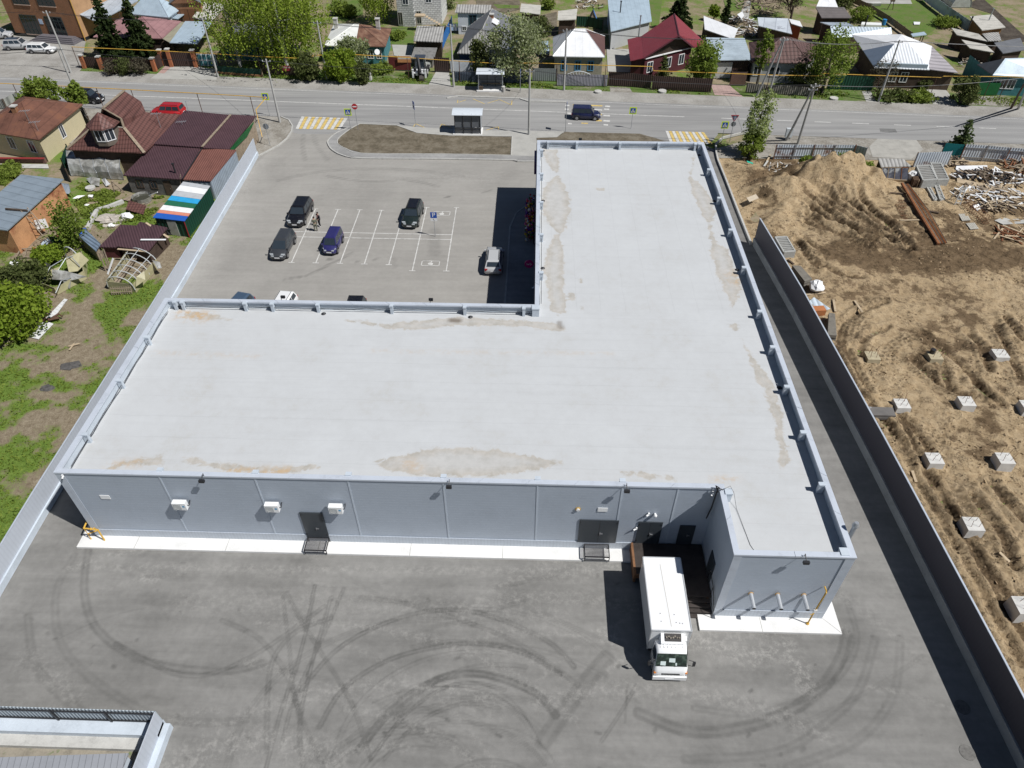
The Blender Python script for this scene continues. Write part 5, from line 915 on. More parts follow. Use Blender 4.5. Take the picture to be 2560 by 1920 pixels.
house('porch_roof','small pale blue canopy beside the pale blue pyramid roof','canopy',[('za',1445,150),('za',1535,163),('za',1590,122),('za',1500,105)],2.6,'flat',0,TINB,WOODD,open_=True)
house('brick_barn','brick barn with brown panelled gates under a dark gable','barn',[('za',1455,30),('za',1740,25),('za',1760,-60),None],4.4,'gable',1.6,SLATED,BRKO,axis=1,doors=((0,.5,4.4,3.4,mat('brown_gate_panels',(.19,.085,.04),.7,0,.15,1,pat=('rows',DX,1.3,.35))),))
house('carport','open carport with a pale blue-grey sheet roof over the brown gates','carport',[('za',1465,368),('za',1705,377),('za',1832,186),('za',1600,182)],2.8,'flat',0,TINB,WOODD,open_=True); house('canopy','narrow olive translucent canopy strip beside the carport','canopy',[('za',1405,335),('za',1463,366),('za',1598,190),('za',1565,188)],2.7,'flat',0,mat('olive_sheet',(.30,.28,.20),.7,0,.1,1,pat=('rows',DX,.5,.85)),WOODD,open_=True)
house('slate_shed','shed with a tilted pale slate roof left of the weeping birches','shed',[('za',1660,150),('za',1830,182),('za',1955,35),('za',1770,12)],[2.8,2.6,2.9,3.2],'flat',0,SLATEL,WOOD)
house('teal_house','teal wooden house hidden behind the weeping birches','house',[('zb',-40,345),('zb',430,385),('zb',520,260),None],2.8,'hip',1.8,SLATED,TEAL,wins=((0,.15,.8,.9,2.0),(0,.4,.8,.9,2.0),(0,.7,.8,.9,2.0)))
house('grey_shed','low grey shed in deep shade between birches','shed',[('zb',455,455),('zb',640,470),('zb',660,390),None],2.2,'flat',0,SLATED,LOGS)
xs_ = G('zb',1150,300,3.6).x; tm = NT('white_and_rusty_tin_roof'); n1 = tm.noise(.8,5,.65); cr = tm.ramp(n1, [(.35,(.10,.05,.035)),(.5,(.17,.085,.055)),(.68,(.25,.15,.10))]); cw = tm.ramp(n1, [(.3,(.62,.62,.58)),(.7,(.78,.78,.74))]); WR = tm.fin(tm.mix(tm.math('GREATER_THAN', tm.dot(DX), xs_), cw, cr), .7, .1)
house('two_tone_house','small house whose hipped roof is white on the left and rusty brown on the right','house',[('zb',868,392),('zb',1395,402),('zb',1447,247),('zb',950,205)],2.7,'hip',1.7,WR,TEAL,wins=((0,.75,.8,.8,2.0),(0,.9,.7,.8,2.0)),chim=(('zb',965,195,4.0,.6,CONC),('zb',1330,215,4.0,.9,CONC)))
p = G('zb',1325,445,2.0); t = thing('satellite_dish','grey satellite dish on the dark front wall of the half rusty house','satellite dish',(p.x,p.y,2.0)); part('dish', MB().disc((p.x,p.y-.2,2.0),.42,(.3,-1,.5),.05,16), WHITE, t); part('arm', MB().tube([(p.x,p.y+.1,1.9),(p.x,p.y-.2,2.0)], .03, 5), GALV, t)
for nm, lb, a, b, dp, h in (('block_house','unfinished white block house with tall narrow openings, behind the rusty roof',(1510,224),(1650,228),7,7.5),('block_house_wing','right wing of the white block house with a stair against it',(1655,215),(1885,205),6.5,7.0)):
    a, b = G('zb',*a), G('zb',*b); t = thing(nm, lb, 'building', tuple((a+b)/2)); f4 = [a, b, b+Vector((.3,dp,0)), a+Vector((.3,dp,0))]
    for i in range(4): u, v_ = f4[i], f4[(i+1)%4]; part('wall', MB().poly((u.x,u.y,-.1),(v_.x,v_.y,-.1),(v_.x,v_.y,h),(u.x,u.y,h)), BLOCK, t)
    part('roof', MB().slab([f+Vector((0,0,h+.1)) for f in f4], .2), CONCD, t); window(t,a,b,.55,.9,3.6,5.0); window(t,a,b,.15,.7,.2,2.2,CONCD,DARKGLASS)
a = G('zb',1700,120,2.6); b = G('zb',1860,215,.0); t = thing('outdoor_stair','wooden stair with a landing against the white block house','stairs',(a.x,a.y,0)); part('landing', MB().box(a.x-1.0,a.x+.6,a.y-.8,a.y+.6,2.3,2.5), WOODL, t)
for i in range(7): c = Vector((a.x+.6,a.y,2.4)).lerp(Vector((b.x,b.y,.2)), i/6); part('tread', MB().box(c.x-.2,c.x+.2,c.y-.5,c.y+.5,c.z-.04,c.z), WOODL, t)
part('leg', MB().beam((a.x-.8,a.y-.6,0),(a.x-.8,a.y-.6,2.3),.12), WOOD, t)
house('slate_shed','shed with a corrugated grey slate roof over a dark board wall, behind the backhoe','shed',[('zb',1637,352),('zb',1890,362),('zb',1900,228),('zb',1668,222)],[2.5,2.5,3.0,3.0],'flat',0,SLATE,LOGS); house('cellar_roof','sloping weathered board cellar roof just behind the backhoe','cellar',[('zb',1612,505),('zb',1812,515),('zb',1842,412),('zb',1645,407)],[1.3,1.3,1.9,1.9],'flat',0,mat('grey_weathered_boards',(.20,.195,.185),.95,0,.3,2,.2,pat=('rows',DY,.3,.6)),STONE)
house('white_cottage','small whitewashed cottage with a slate roof and dark window, by the blue fence','house',[('zc',128,107),('zc',432,112),('zc',445,42),('zc',150,37)],[3.5,3.5,4.0,4.0],'flat',0,SLATE,WHW,wins=((0,.5,1.2,1.6,3.0,plain('teal_frame',(.06,.14,.17),.6)),(0,.2,.6,.6,1.2),))
house('slate_house','grey slate roofed house with a dormer, left of the white-blossomed tree','house',[('zc',150,458),('zc',560,470),('zc',690,190),('zc',238,238)],2.6,'hip',3.0,(SLATE,SLATED,SLATED,SLATED),mat('dark_blue_wall',(.035,.06,.12),.8,0,.2,1),axis=1,k=.3,wins=((0,.3,.8,.8,1.9),(0,.75,.8,.8,1.9)),chim=(('zc',448,165,5.0,.7,BRKO),))
a = G('zc',455,205,4.6); t = thing('dormer','small pale gabled dormer on the grey slate roof','dormer',tuple(a)); part('roof', MB().slab([a+Vector((-1,-1,0)),a+Vector((0,-1.2,.6)),a+Vector((0,1.5,.6)),a+Vector((-1,1.5,0))], .08), TINW, t); part('roof', MB().slab([a+Vector((0,-1.2,.6)),a+Vector((1,-1,0)),a+Vector((1,1.5,0)),a+Vector((0,1.5,.6))], .08), TINW, t); part('front', MB().plate([a+Vector((-.8,-.9,-.7)),a+Vector((.8,-.9,-.7)),a+Vector((.8,-.9,0)),a+Vector((0,-.9,.5)),a+Vector((-.8,-.9,0))], .05), LOGS, t)
house('board_shed','shed with loose pale boards on its roof, behind the white blossom','shed',[('zc',690,102),('zc',866,125),('zc',872,45),('zc',702,30)],2.2,'flat',0,SLATEL,WOODD); house('board_shed','tall dark board shed with a patched grey roof left of the green fence','shed',[('zc',1015,172),('zc',1176,166),('zc',1187,75),('zc',1022,94)],[2.8,2.8,3.0,3.0],'flat',0,SLATEL,LOGS)
house('pyramid_roof_house','pale brick house with a white pyramid roof and three sky blue windows','house',[('zc',975,484),('zc',1426,492),('zc',1424,312),('zc',975,322)],3.1,'hip',2.5,(TINW,mat('brown_tin_side',(.115,.058,.05),.6,.1,.15,.7,.1),TINW,mat('grey_tin_side',(.5,.51,.52),.55,.1,.1,.7)),BRKG,axis=0,k=.40,wins=tuple((0,u,.75,1.0,2.3,plain('sky_blue_frame',(.10,.32,.55),.6)) for u in (.20,.49,.76)))
house('blue_roof_annexe','long annexe with a big pale blue sheet roof and a white gable wall','house',[('zc',1476,270),('zc',1830,182),('zc',1800,-45),('zc',1447,-30)],[3.0,2.8,3.6,3.8],'flat',0,TINB,SIDW); stovepipe('zc',(1557,105),(1562,15),3.4,'black stove pipe on the pale blue annexe roof'); stovepipe('zc',(1716,310),(1726,140),2.6,'galvanised stove pipe rising left of the raspberry red roof',GALV)
for i, Y in enumerate((0,40,75,110,145,180,215,250)): pass
K = {k: G(f, X, Y, z) for k, (f, X, Y, z) in dict(rf=('zc',2065,303,5.8),rb=('zc',2025,118,5.8),lf=('zc',1760,500,3.3),lb=('zc',1742,310,3.3),sf=('zc',1645,527,2.6),sb=('zc',1620,340,2.6),ef=('zd',185,607,3.2),eb=('zd',330,552,3.1)).items()}
t = thing('red_roof_house','house with a steep raspberry red gable roof and dark log gable','house',(K['lf'].x+3,K['lf'].y+4,0)); part('roof', MB().slab([K['lf'],K['rf'],K['rb'],K['lb']], .12), REDR, t); part('roof', MB().slab([K['rf'],K['ef'],K['eb'],K['rb']], .12), REDR, t); part('skirt_roof', MB().slab([K['sf'],K['lf']-Vector((0,0,.02)),K['lb']-Vector((0,0,.02)),K['sb']], .1), REDR, t); part('ridge_cap', MB().tube([K['rf'],K['rb']], .1, 5), plain('dark_red_trim',(.09,.02,.03),.6), t)
yf = K['lf'].y+.5; a, b = Vector((K['lf'].x+.3,yf,0)), Vector((K['ef'].x-.3,K['ef'].y+.5,0)); part('gable', MB().plate([a+Vector((0,0,3.1)),b+Vector((0,0,3.1)),Vector((K['rf'].x,(a.y+b.y)/2,5.6))], .1), LOGS, t); m = MB()
for p_, q_ in (((K['lf']),(K['rf'])),((K['rf']),(K['ef']))): m.beam(p_-Vector((0,.02,.1)), q_-Vector((0,.02,.1)), .06, .22)
part('bargeboard', m, plain('dark_red_trim',(.09,.02,.03),.6), t)
bk = Vector((-.2,7.5,0))
for u, v_ in ((a,b),(b,b+bk),(b+bk,a+bk),(a+bk,a)): part('wall', MB().poly((u.x,u.y,-.1),(v_.x,v_.y,-.1),(v_.x,v_.y,3.1),(u.x,u.y,3.1)), MARO, t)
for u in (.12,.52,.8): window(t, a, b, u, .95, .9, 2.3)
part('cornice', MB().beam(a+Vector((0,-.1,3.05)), b+Vector((0,-.1,3.05)), .3, .12), WHITE, t); part('wall', MB().poly((K['sf'].x+.2,K['sf'].y+.4,-.1),(a.x,a.y+.1,-.1),(a.x,a.y+.1,3.1),(K['sf'].x+.2,K['sf'].y+.4,2.5)), MARO, t)
house('garage','garage with a curved pale blue tin roof and a white roller door','garage',[('zd',398,772),('zd',925,767),('zd',832,490),('zd',333,480)],[2.8,2.8,3.2,3.2],'flat',0,mat('streaky_tin_roof',(.48,.56,.61),.45,.25,.22,.5,.1,pat=('rows',DY,.75,.75)),BRNF,doors=((0,.30,3.0,2.3,mat('roller_door',(.60,.60,.58),.6,0,.06,1,pat=('rows',DZ,.18,.85))),))
house('white_roof_shed','shed with a bright white tilted roof between the red house and a scrap heap','shed',[('zd',318,376),('zd',690,505),('zd',745,370),('zd',303,203)],[2.7,2.7,2.9,2.9],'flat',0,TINW,LOGS); house('patchwork_roof_shed','open shed with a patchwork roof of white and pale blue sheets','shed',[('zd',1012,332),('zd',1442,437),('zd',1392,238),('zd',998,222)],[2.3,2.3,2.8,2.8],'flat',0,mat('patchwork_sheets',(.62,.66,.70),.5,.2,.1,.6,.08,pat=('brick',(.96,-.25,0),1.9,10.,(.35,.38,.42)),stain=((.12,.11,.13),.28,.35)),WOODD); house('brick_shed','small red brick shed under a white sheet roof beside the bare tree','shed',[('zd',1432,302),('zd',1578,348),('zd',1540,270),('zd',1400,240)],2.3,'flat',0,TINW,mat('red_brick_wall',(.36,.09,.045),.85,0,.15,1))
house('brown_tile_house','grey-sided house with a large brown tiled hipped roof behind the leaning poles','house',[('zd',925,792),('zd',1670,818),('zd',1800,600),('zd',885,548)],3.0,'hip',2.3,TILE2,SIDW,axis=0,k=.45,wins=((0,.1,1.0,1.0,2.2),(0,.42,1.4,1.0,2.2),(0,.85,1.2,1.0,2.2)))
house('dark_roof_house','house with a dark grey roof at the top behind the bare tree','house',[('zd',1822,228),('zd',2205,228),('zd',2112,92),('zd',1745,92)],[2.8,2.8,3.8,3.8],'flat',0,GREYB,LOGS); house('white_gable_roof','house with a steep white roof at the top edge of the photo','house',[('zd',1755,82),('zd',2032,92),('zd',1960,-90),('zd',1830,-90)],[3.8,3.8,5.6,5.6],'flat',0,TINW,WHW)
house('corrugated_barn','long barn with a white-blue corrugated roof and a blue-grey rear slope','barn',[('zd',1956,484),('ze',692,392),('ze',682,316),('zd',1935,334)],[2.6,2.6,3.4,3.4],'flat',0,CORW,LOGS); house('barn_rear','blue-grey low roof behind the corrugated barn','shed',[('zd',1938,330),('ze',250,296),('ze',170,258),('zd',1800,284)],[3.2,3.2,2.8,2.8],'flat',0,TIN,LOGS); stovepipe('ze',(380,295),(415,190),3.2,'dark stove pipe with a bright cap on the corrugated barn')
K = {k: G(f, X, Y, z) for k, (f, X, Y, z) in dict(fl=('ze',490,778,2.9),fr=('ze',1130,802,2.9),l2=('ze',358,580,2.9),r1=('ze',720,505,4.9),r2=('ze',890,505,4.9),bl=('ze',230,400,3.6),br=('ze',800,395,5.2),e1=('ze',1150,530,2.9),e2=('ze',1452,838,2.7)).items()}
t = thing('white_roof_house','dark log house with a large white hipped roof and two white windows','house',(K['fl'].x+4,K['fl'].y+4,0)); CW = mat('white_ribbed_roof',(.74,.76,.78),.45,.1,.06,.8,.05,pat=('corr',DX,.42,.25)); part('roof', MB().slab([K['fl'],K['fr'],K['r2'],K['r1']], .1), CW, t); part('roof', MB().slab([K['l2'],K['fl'],K['r1']], .1), mat('grey_blue_side',(.16,.2,.26),.5,.1,.08,1), t); part('roof', MB().slab([K['l2'],K['r1'],K['r2'],K['br'],K['bl']], .1), TINW, t); part('roof', MB().slab([K['fr'],K['e1'],K['br'],K['r2']], .08), TINW, t)
part('lean_roof', MB().slab([K['fr']+Vector((.1,0,.05)),K['e2'],K['e1'],K['r2']-Vector((0,0,1.4))], .1), mat('lilac_striped_sheet',(.40,.37,.38),.6,.1,.12,.5,.1,pat=('corr',DY,1.4,.35)), t); a, b = K['fl']+Vector((.4,.4,0)), K['fr']+Vector((-.4,.4,0)); bk = Vector((.6,9,0))
for u, v_ in ((a,b),(b,b+bk),(a+bk,a)): part('wall', MB().poly((u.x,u.y,-.1),(v_.x,v_.y,-.1),(v_.x,v_.y,2.85),(u.x,u.y,2.85)), LOGS, t)
window(t, a, b, .40, .9, .9, 2.2); window(t, a, b, .62, .9, .9, 2.2); part('plinth', MB().beam(a+Vector((0,-.1,.3)), b+Vector((0,-.1,.3)), .3, .6), mat('blue_grey_plinth',(.32,.38,.42),.8,0,.1,1), t); part('porch_wall', MB().poly((b.x,b.y,-.1),(K['e2'].x-.3,K['e2'].y+.5,-.1),(K['e2'].x-.3,K['e2'].y+.5,2.6),(b.x,b.y,2.8)), WOODD, t)
for lb, c, z, rm_, wm in (('shed with a pale slate roof and an orange end wall, right of the grey fence',[('ze',1730,347),('ze',2000,312),('ze',1850,165),('ze',1588,187)],2.6,SLATEL,mat('orange_boards',(.22,.11,.04),.8,0,.2,2)),('long narrow shed with a pale sloping roof and a leaning pipe',[('ze',1440,402),('ze',1792,477),('ze',1690,390),('ze',1376,320)],[2.2,2.2,2.6,2.6],SLATEL,LOGS),('shed with a pale patched roof in front of the long narrow shed',[('ze',1590,555),('ze',1872,604),('ze',1770,512),('ze',1492,455)],[2.2,2.2,2.5,2.5],SLATEL,LOGS),('dark slate roofed shed at the right edge above the last house',[('ze',1970,612),('ze',2230,570),('ze',2170,435),('ze',1868,492)],2.6,SLATED,LOGS),('little shed with a white corrugated roof amid the dark sheds',[('ze',1800,470),('ze',1952,467),('ze',1920,370),('ze',1720,378)],1.9,SLATE,LOGS)): house('shed', lb, 'shed', c, z, 'flat', 0, rm_, wm)
house('canopy','small pale blue canopy on posts at the end of the lawn','canopy',[('ze',930,417),('ze',1092,396),('ze',1062,365),('ze',908,388)],2.1,'flat',0,TINB,WOODD,open_=True); stovepipe('ze',(1555,362),(1650,205),2.4,'dark leaning pipe on the long narrow shed roof'); stovepipe('ze',(1808,232),(1868,105),2.6,'thin pale pipe on the slate roof with the orange end wall',GALV)
K = {k: G(f, X, Y, z) for k, (f, X, Y, z) in dict(fl=('ze',1852,864,2.9),fr=('ze',2560,895,2.9),bl=('ze',1672,740,2.9),r1=('ze',1995,672,4.8),r2=('ze',2400,662,4.8),br=('ze',2640,730,2.9)).items()}
t = thing('pale_roof_house','house with a pale blue-white hipped roof cut by the right edge of the photo','house',(K['fl'].x+3,K['fl'].y+3,0)); part('roof', MB().slab([K['fl'],K['fr'],K['r2'],K['r1']], .1), mat('pale_mottled_tin',(.52,.60,.66),.5,.2,.2,.7,.1), t); part('roof', MB().slab([K['bl'],K['fl'],K['r1']], .1), SLATED, t); part('roof', MB().slab([K['fr'],K['br'],K['r2']], .1), SLATED, t); a, b = K['fl']+Vector((.4,.4,0)), K['fr']+Vector((-.4,.4,0))
for u, v_ in ((a,b),(b,b+Vector((0,8,0))),(a+Vector((0,8,0)),a)): part('wall', MB().poly((u.x,u.y,-.1),(v_.x,v_.y,-.1),(v_.x,v_.y,2.85),(u.x,u.y,2.85)), TEAL, t)
for u in (.10,.24,.38): window(t, a, b, u, .9, 1.0, 2.2)
p = G('ze',1310,30); t = thing('polytunnel','pale polycarbonate tunnel greenhouse beside the grey fence at the top right','greenhouse',(p.x,p.y,0)); PC = mat('clouded_polycarbonate',(.42,.44,.40),.3,0,.25,1.2,.1); m = MB(); rr = []
for yy in range(0, 13, 2): rr.append([(p.x+1.6+1.8*math.cos(a*.314), p.y-3+yy, 2.2*math.sin(a*.314)) for a in range(11)])
part('cover', m.loft(rr, True), PC, t); part('frame', MB().tube([(p.x+1.6+1.84*math.cos(a*.314), p.y-3.02, 2.24*math.sin(a*.314)) for a in range(11)], .05, 5), GALV, t)
a = [G('zc',1255,190), G('zc',1320,232), G('zc',1355,192), G('zc',1310,82,2.4)]; t = thing('a_frame_hut','small triangular hut with a bright blue edge in front of the green fence','hut',tuple(a[1])); c = a[1]; part('roof', MB().slab([c+Vector((-1.2,0,0.05)),c+Vector((0,0,2.5)),c+Vector((0,1.8,2.5)),c+Vector((-1.2,1.8,.05))], .1), WOOD, t); part('roof', MB().slab([c+Vector((0,0,2.5)),c+Vector((1.2,0,.05)),c+Vector((1.2,1.8,.05)),c+Vector((0,1.8,2.5))], .1), plain('bright_blue_sheet',(.02,.16,.5),.5), t); part('front', MB().plate([c+Vector((-1.1,.1,0)),c+Vector((1.1,.1,0)),c+Vector((0,.1,2.35))], .08), WOODL, t); part('door', MB().plate([c+Vector((-.4,.0,0)),c+Vector((.4,.0,0)),c+Vector((.4,.0,1.5)),c+Vector((-.4,.0,1.5))], .06), WOODD, t)
# --- fences and gates
def fence(name, label, cat, f, ptsx, h, m, posts=2.5, pm=None, rails=True, off=0, group=None, cap=None):
    w = [G(*((f, *p) if len(p) == 2 else p)) for p in ptsx]; t = thing(name, label, cat, (w[0].x,w[0].y,0), 0, group); pan = MB(); rl = MB()
    for a, b in zip(w[:-1], w[1:]):
        d = (b-a).normalized(); n = Vector((d.y,-d.x,0)); u = Vector((0,0,1))
        part('panel', MB().plate([a+u*.08,b+u*.08,b+u*h,a+u*h], .03), m, t)
        if rails:
            for z in (.45, h-.35): part('rail', MB().beam(a-n*(.05 if off == 0 else -.05)+u*z, b-n*(.05 if off == 0 else -.05)+u*z, .06), GALV if pm is RUSTY else pm or WOODD, t)
        k = max(1, round((b-a).length/posts))
        for i in range(k+1): c = a.lerp(b, i/k)-n*(.07 if off == 0 else -.07); part('post', MB().beam(c-u*.1, c+u*(h+.06), .11 if pm is not RUSTY else .08), GALV if pm is RUSTY and i % 2 else pm or WOODD, t)
    if cap:
        for a, b in zip(w[:-1], w[1:]): part('plinth', MB().beam(a+u*.12, b+u*.12, .22, .28), cap, t)
    return t, w
t, w = fence('panel_fence','brown panel fence with orange brick pillars behind the grey shrubs','fence','za',[(735,585),(1345,612)],1.7,BRNF); PIL = mat('pillar_brick',(.36,.13,.06),.85,0,.2,2)
def pillar(t, p, h): c = part('brick_pillar', MB().box(p.x-.26,p.x+.26,p.y-.26,p.y+.26,0,h), PIL, t); part('pillar_cap', MB().box(p.x-.34,p.x+.34,p.y-.34,p.y+.34,h,h+.14), CONC, c)
for X, Y in ((735,588),(885,600),(1345,615)): pillar(t, G('za',X,Y), 1.9)
t, w = fence('entrance_gate','brown double gate between orange brick pillars below the carport','gate','za',[(1495,575),(1690,577)],2.3,BRNF,posts=4)
for X, Y, h in ((1413,565,2.3),(1488,575,2.6),(1697,578,2.5)): pillar(t, G('za',X,Y), h)
part('wicket_gate', MB().plate([G('za',1425,572)+Vector((0,0,z)) if i < 1 else (G('za',1478,575)+Vector((0,0,z))) for i, z in ((0,.05),(1,.05),(1,2.1))]+[G('za',1425,572)+Vector((0,0,2.1))], .05), BRNF, t); part('side_panel', MB().plate([G('za',1350,610),G('za',1415,568),G('za',1415,568)+Vector((0,0,1.9)),G('za',1350,610)+Vector((0,0,1.8))], .05), BRNF, t)
t, w = fence('panelled_gate','teal gate with white framing of rounded squares by a concrete pole','gate','za',[(1725,572),(1885,577)],1.9,WHITE,posts=6)
d = (w[1]-w[0]); L = d.length; d.normalize()
for i in range(4):
    for j in range(2): c = w[0]+d*(L*(i+.5)/4)+Vector((0,-.03,.5+.9*j)); part('teal_panel', MB().plate([c+d*(L*.105*x)+Vector((0,0,.38*z)) for x, z in ((-1,-.7),(-.7,-1),(.7,-1),(1,-.7),(1,.7),(.7,1),(-.7,1),(-1,.7))], .03), TEAL, t)
fence('picket_fence','dark green picket fence with pale posts below the weeping birches','fence','zb',[(-70,632),(120,648),(335,662)],1.1,mat('green_picket',(.012,.07,.045),.7,0,.2,2,pat=('corr',DX,.2,.6)),posts=4,pm=WOODL,cap=mat('orange_plinth',(.33,.17,.08),.9,0,.2,1))
t, w = fence('board_fence','dark board fence with a small red sale notice in the shade of birches','fence','zb',[(345,640),(640,660)],1.5,WOODD); c = w[0].lerp(w[1],.72); nb = part('notice_board', MB().box(c.x-.75,c.x+.75,c.y-.08,c.y-.05,.75,1.5), plain('notice_red',(.30,.03,.04),.5), t); text(nb, 'ПРОДАЮ', (c.x,c.y-.085,1.25), (PI/2,0,0), .28, WHITE)
t, w = fence('sheet_gates','maroon sheet metal gates with an orange banner left of the backhoe','gate','zb',[(1432,604),(1520,608),(1615,612)],2.1,REDF,posts=6); c = w[1].lerp(w[2],.5); bn = part('banner', MB().box(c.x-1.05,c.x+1.05,c.y-.09,c.y-.06,1.25,2.2), plain('banner_orange',(.55,.25,.10),.6), t); part('banner_stripe', MB().box(c.x-.95,c.x+.95,c.y-.096,c.y-.09,1.75,2.05), plain('banner_white',(.6,.55,.5),.6), bn)
fence('sheet_gate','dark brown profiled gate between the backhoe and a slim pole','gate','zb',[(1822,622),(1948,627)],2.2,BRNF,posts=5); fence('board_wall','whitewashed low wall behind the slim pole at the blue-windowed slate house','wall','zc',[(95,628),(285,632)],1.9,WHW,posts=9,rails=False); fence('picket_fence','blue-grey picket fence behind the far bus shelter and blossom tree','fence','zc',[(128,708),(770,722)],1.5,BLUF); fence('sheet_gate','light grey sheet gates under the white-blossomed tree','gate','zc',[(800,700),(945,703),(1008,705)],1.9,mat('light_grey_sheet',(.26,.28,.28),.6,.2,.1,1,pat=('corr',DX,.3,.2)),posts=5)
t, w = fence('picket_fence','lilac-grey picket fence with a fretwork arch before the blue windows','fence','zc',[(1012,742),(1442,748)],1.7,LILF); a = w[0].lerp(w[1],.2); b = w[0].lerp(w[1],.65); m = MB(); m.tube([a.lerp(b,i/8)+Vector((0,-.03,1.75+.45*math.sin(PI*i/8))) for i in range(9)], .05, 5)
for i in range(1, 8): c = a.lerp(b,i/8); m.tube([c+Vector((0,-.03,1.7)), c+Vector((0,-.03,1.75+.45*math.sin(PI*i/8)))], .035, 4)
part('fretwork_arch', m, WHW, t)
fence('sheet_gate','dark brown profiled gate and wicket left of the conifer','gate','zc',[(1452,742),(1590,748),(1660,752),(1815,768)],2.0,BRNF,posts=4); fence('sheet_fence','long dark brown profiled fence below the conifer and green tree','fence','zc',[(1830,775),(2335,800)],2.0,BRNF); fence('brick_wall','low wall of brown brick right of the roller door','wall','zd',[(638,1102),(830,1106)],2.0,mat('brown_brick',(.13,.055,.035),.85,0,.2,1,pat=('brick',DX,.3,.1,(.2,.18,.16))),rails=False,posts=9); fence('picket_fence','bare grey picket fence behind the leaning pole pair','fence','zd',[(845,1190),(1690,1240)],1.3,mat('bare_picket',(.23,.21,.18),.9,0,.2,2,pat=('corr',DX,.3,.75)))
fence('sheet_gate','dark green sheet gate left of the log house with white roof','gate','ze',[(-60,1028),(200,1036),(452,1045)],2.0,GRNF); fence('sheet_fence','bright green sheet fence beside the last house on the right','fence','ze',[(1540,1094),(1890,1102)],1.8,GRNB); fence('picket_fence','weathered wooden fence running diagonally along the lawn','fence','ze',[(195,20),(420,125),(640,260),(895,450)],1.1,WOOD,posts=3); fence('sheet_fence','grey corrugated fence running diagonally past the polytunnel','fence','ze',[(1040,0),(1140,80),(1330,220),(1570,385)],1.8,GALVC,posts=3)
fence('sheet_fence','dark green sheet fence behind the little triangular hut','fence','zc',[(1178,228),(1275,232),(1400,262)],1.7,GRNF); fence('sheet_fence','bright blue sheet fence along the yard of the white cottage','fence','zc',[(0,490),(55,350),(108,232)],1.8,mat('bright_blue_fence',(.02,.14,.42),.6,.1,.1,1)); fence('sheet_fence','rusty corrugated fence with rails behind the sand heap','fence','zh',[(385,402),(660,402),(955,405)],1.9,GALVC,pm=RUSTY,off=1); fence('sheet_gate','open corrugated gate leaf turned inward beside the concrete slabs','gate','zh',[(955,405),(1035,425)],1.9,GALVC,pm=RUSTY); fence('sheet_fence','corrugated fence with a teal end panel at the right of the construction site','fence','zh',[(1740,405),(1900,415),(2060,430),(2260,445)],2.0,GALVC,pm=RUSTY,off=1); fence('sheet_fence','teal sheet fence panel beside the young pine','fence','zh',[(1600,390),(1738,404)],1.9,mat('teal_sheet',(.01,.19,.20),.6,.1,.1,1)); fence('sheet_gate','pair of galvanised gate leaves behind the formwork stacks','gate','zh',[(1395,480),(1510,475),(1640,470)],2.2,GALVC,pm=RUSTY)
# --- yards, drives
def patch(name, f, pts, z, m): return sheet(name, g2(f, *pts), z, m)
patch('forecourt','za',[(-250,260),(150,310),(740,355),(700,600),(660,645),(0,652),(-250,660)],.0,DUSTP); patch('driveway','za',[(1360,635),(1480,577),(1705,577),(1880,600),(1870,690),(1300,680)],.012,PAVE); patch('pink_path','za',[(1365,632),(1430,568),(1480,577),(1420,635)],.02,mat('pink_paving',(.36,.24,.21),.9,0,.12,1)); patch('driveway','zb',[(1830,622),(1945,628),(1960,745),(1760,745)],.0,PAVE); patch('driveway','zc',[(1465,752),(1640,760),(1690,845),(1480,835)],.0,DUST); patch('paved_yard','zc',[(1440,420),(1640,425),(1665,625),(1450,618)],.0,PAVE); patch('driveway','zd',[(395,1085),(640,1100),(815,1245),(445,1220)],.0,mat('pink_tile_drive',(.40,.28,.25),.9,0,.12,1,pat=('rows',DX,.6,.8))); patch('driveway','ze',[(1085,1030),(1310,1032),(1455,1208),(1170,1208)],.0,PAVE); patch('driveway','ze',[(345,1050),(445,1050),(525,1192),(405,1196)],.0,PAVE); patch('driveway','ze',[(1560,1105),(1890,1110),(2212,1190),(2212,1240),(1560,1200)],-.005,DUST); patch('paved_yard','zb',[(1450,385),(1640,390),(1615,500),(1470,480)],.0,PAVE); patch('path','zd',[(840,0),(920,0),(900,120),(880,250),(820,250),(790,130)],.0,PAVE)
patch('lawn','ze',[(380,40),(930,45),(1060,0),(1130,120),(1280,260),(1080,420),(920,430),(700,260),(560,160)],-.03,LAWN); patch('paved_strip','ze',[(300,0),(905,0),(925,45),(400,40)],.0,PAVE); patch('lawn','zd',[(560,0),(840,0),(790,130),(640,140),(590,110)],-.03,LAWN); patch('lawn','zc',[(1800,0),(1920,0),(1890,230),(1830,230)],-.03,LAWN); patch('vegetable_plot','ze',[(1540,60),(1720,-40),(2230,420),(2212,480),(1950,460),(1860,160)],-.03,TILLED); patch('vegetable_plot','zc',[(310,0),(690,0),(690,80),(560,110),(320,40)],-.03,SOIL); patch('lawn','zc',[(460,35),(690,45),(680,70),(500,70)],-.02,LAWN); patch('lawn','zb',[(930,0),(1200,0),(1200,120),(1040,190),(930,160)],-.03,LAWN); patch('driveway_slabs','zh',[(1085,310),(1160,240),(1420,250),(1480,330),(1390,402),(1110,385)],.01,mat('broken_concrete_slabs',(.35,.335,.30),.92,0,.2,.9,.12,.2)); patch('green_verge','zb',[(1450,230),(1640,235),(1640,400),(1440,380)],-.025,LAWN); patch('yard_soil','zc',[(870,130),(1010,100),(1010,300),(880,330)],-.03,SOIL); patch('patched_asphalt','zh',[(1160,178),(1275,182),(1290,208),(1165,202)],.016,mat('asphalt_patch',(.16,.157,.15),.9,0,.15,2))
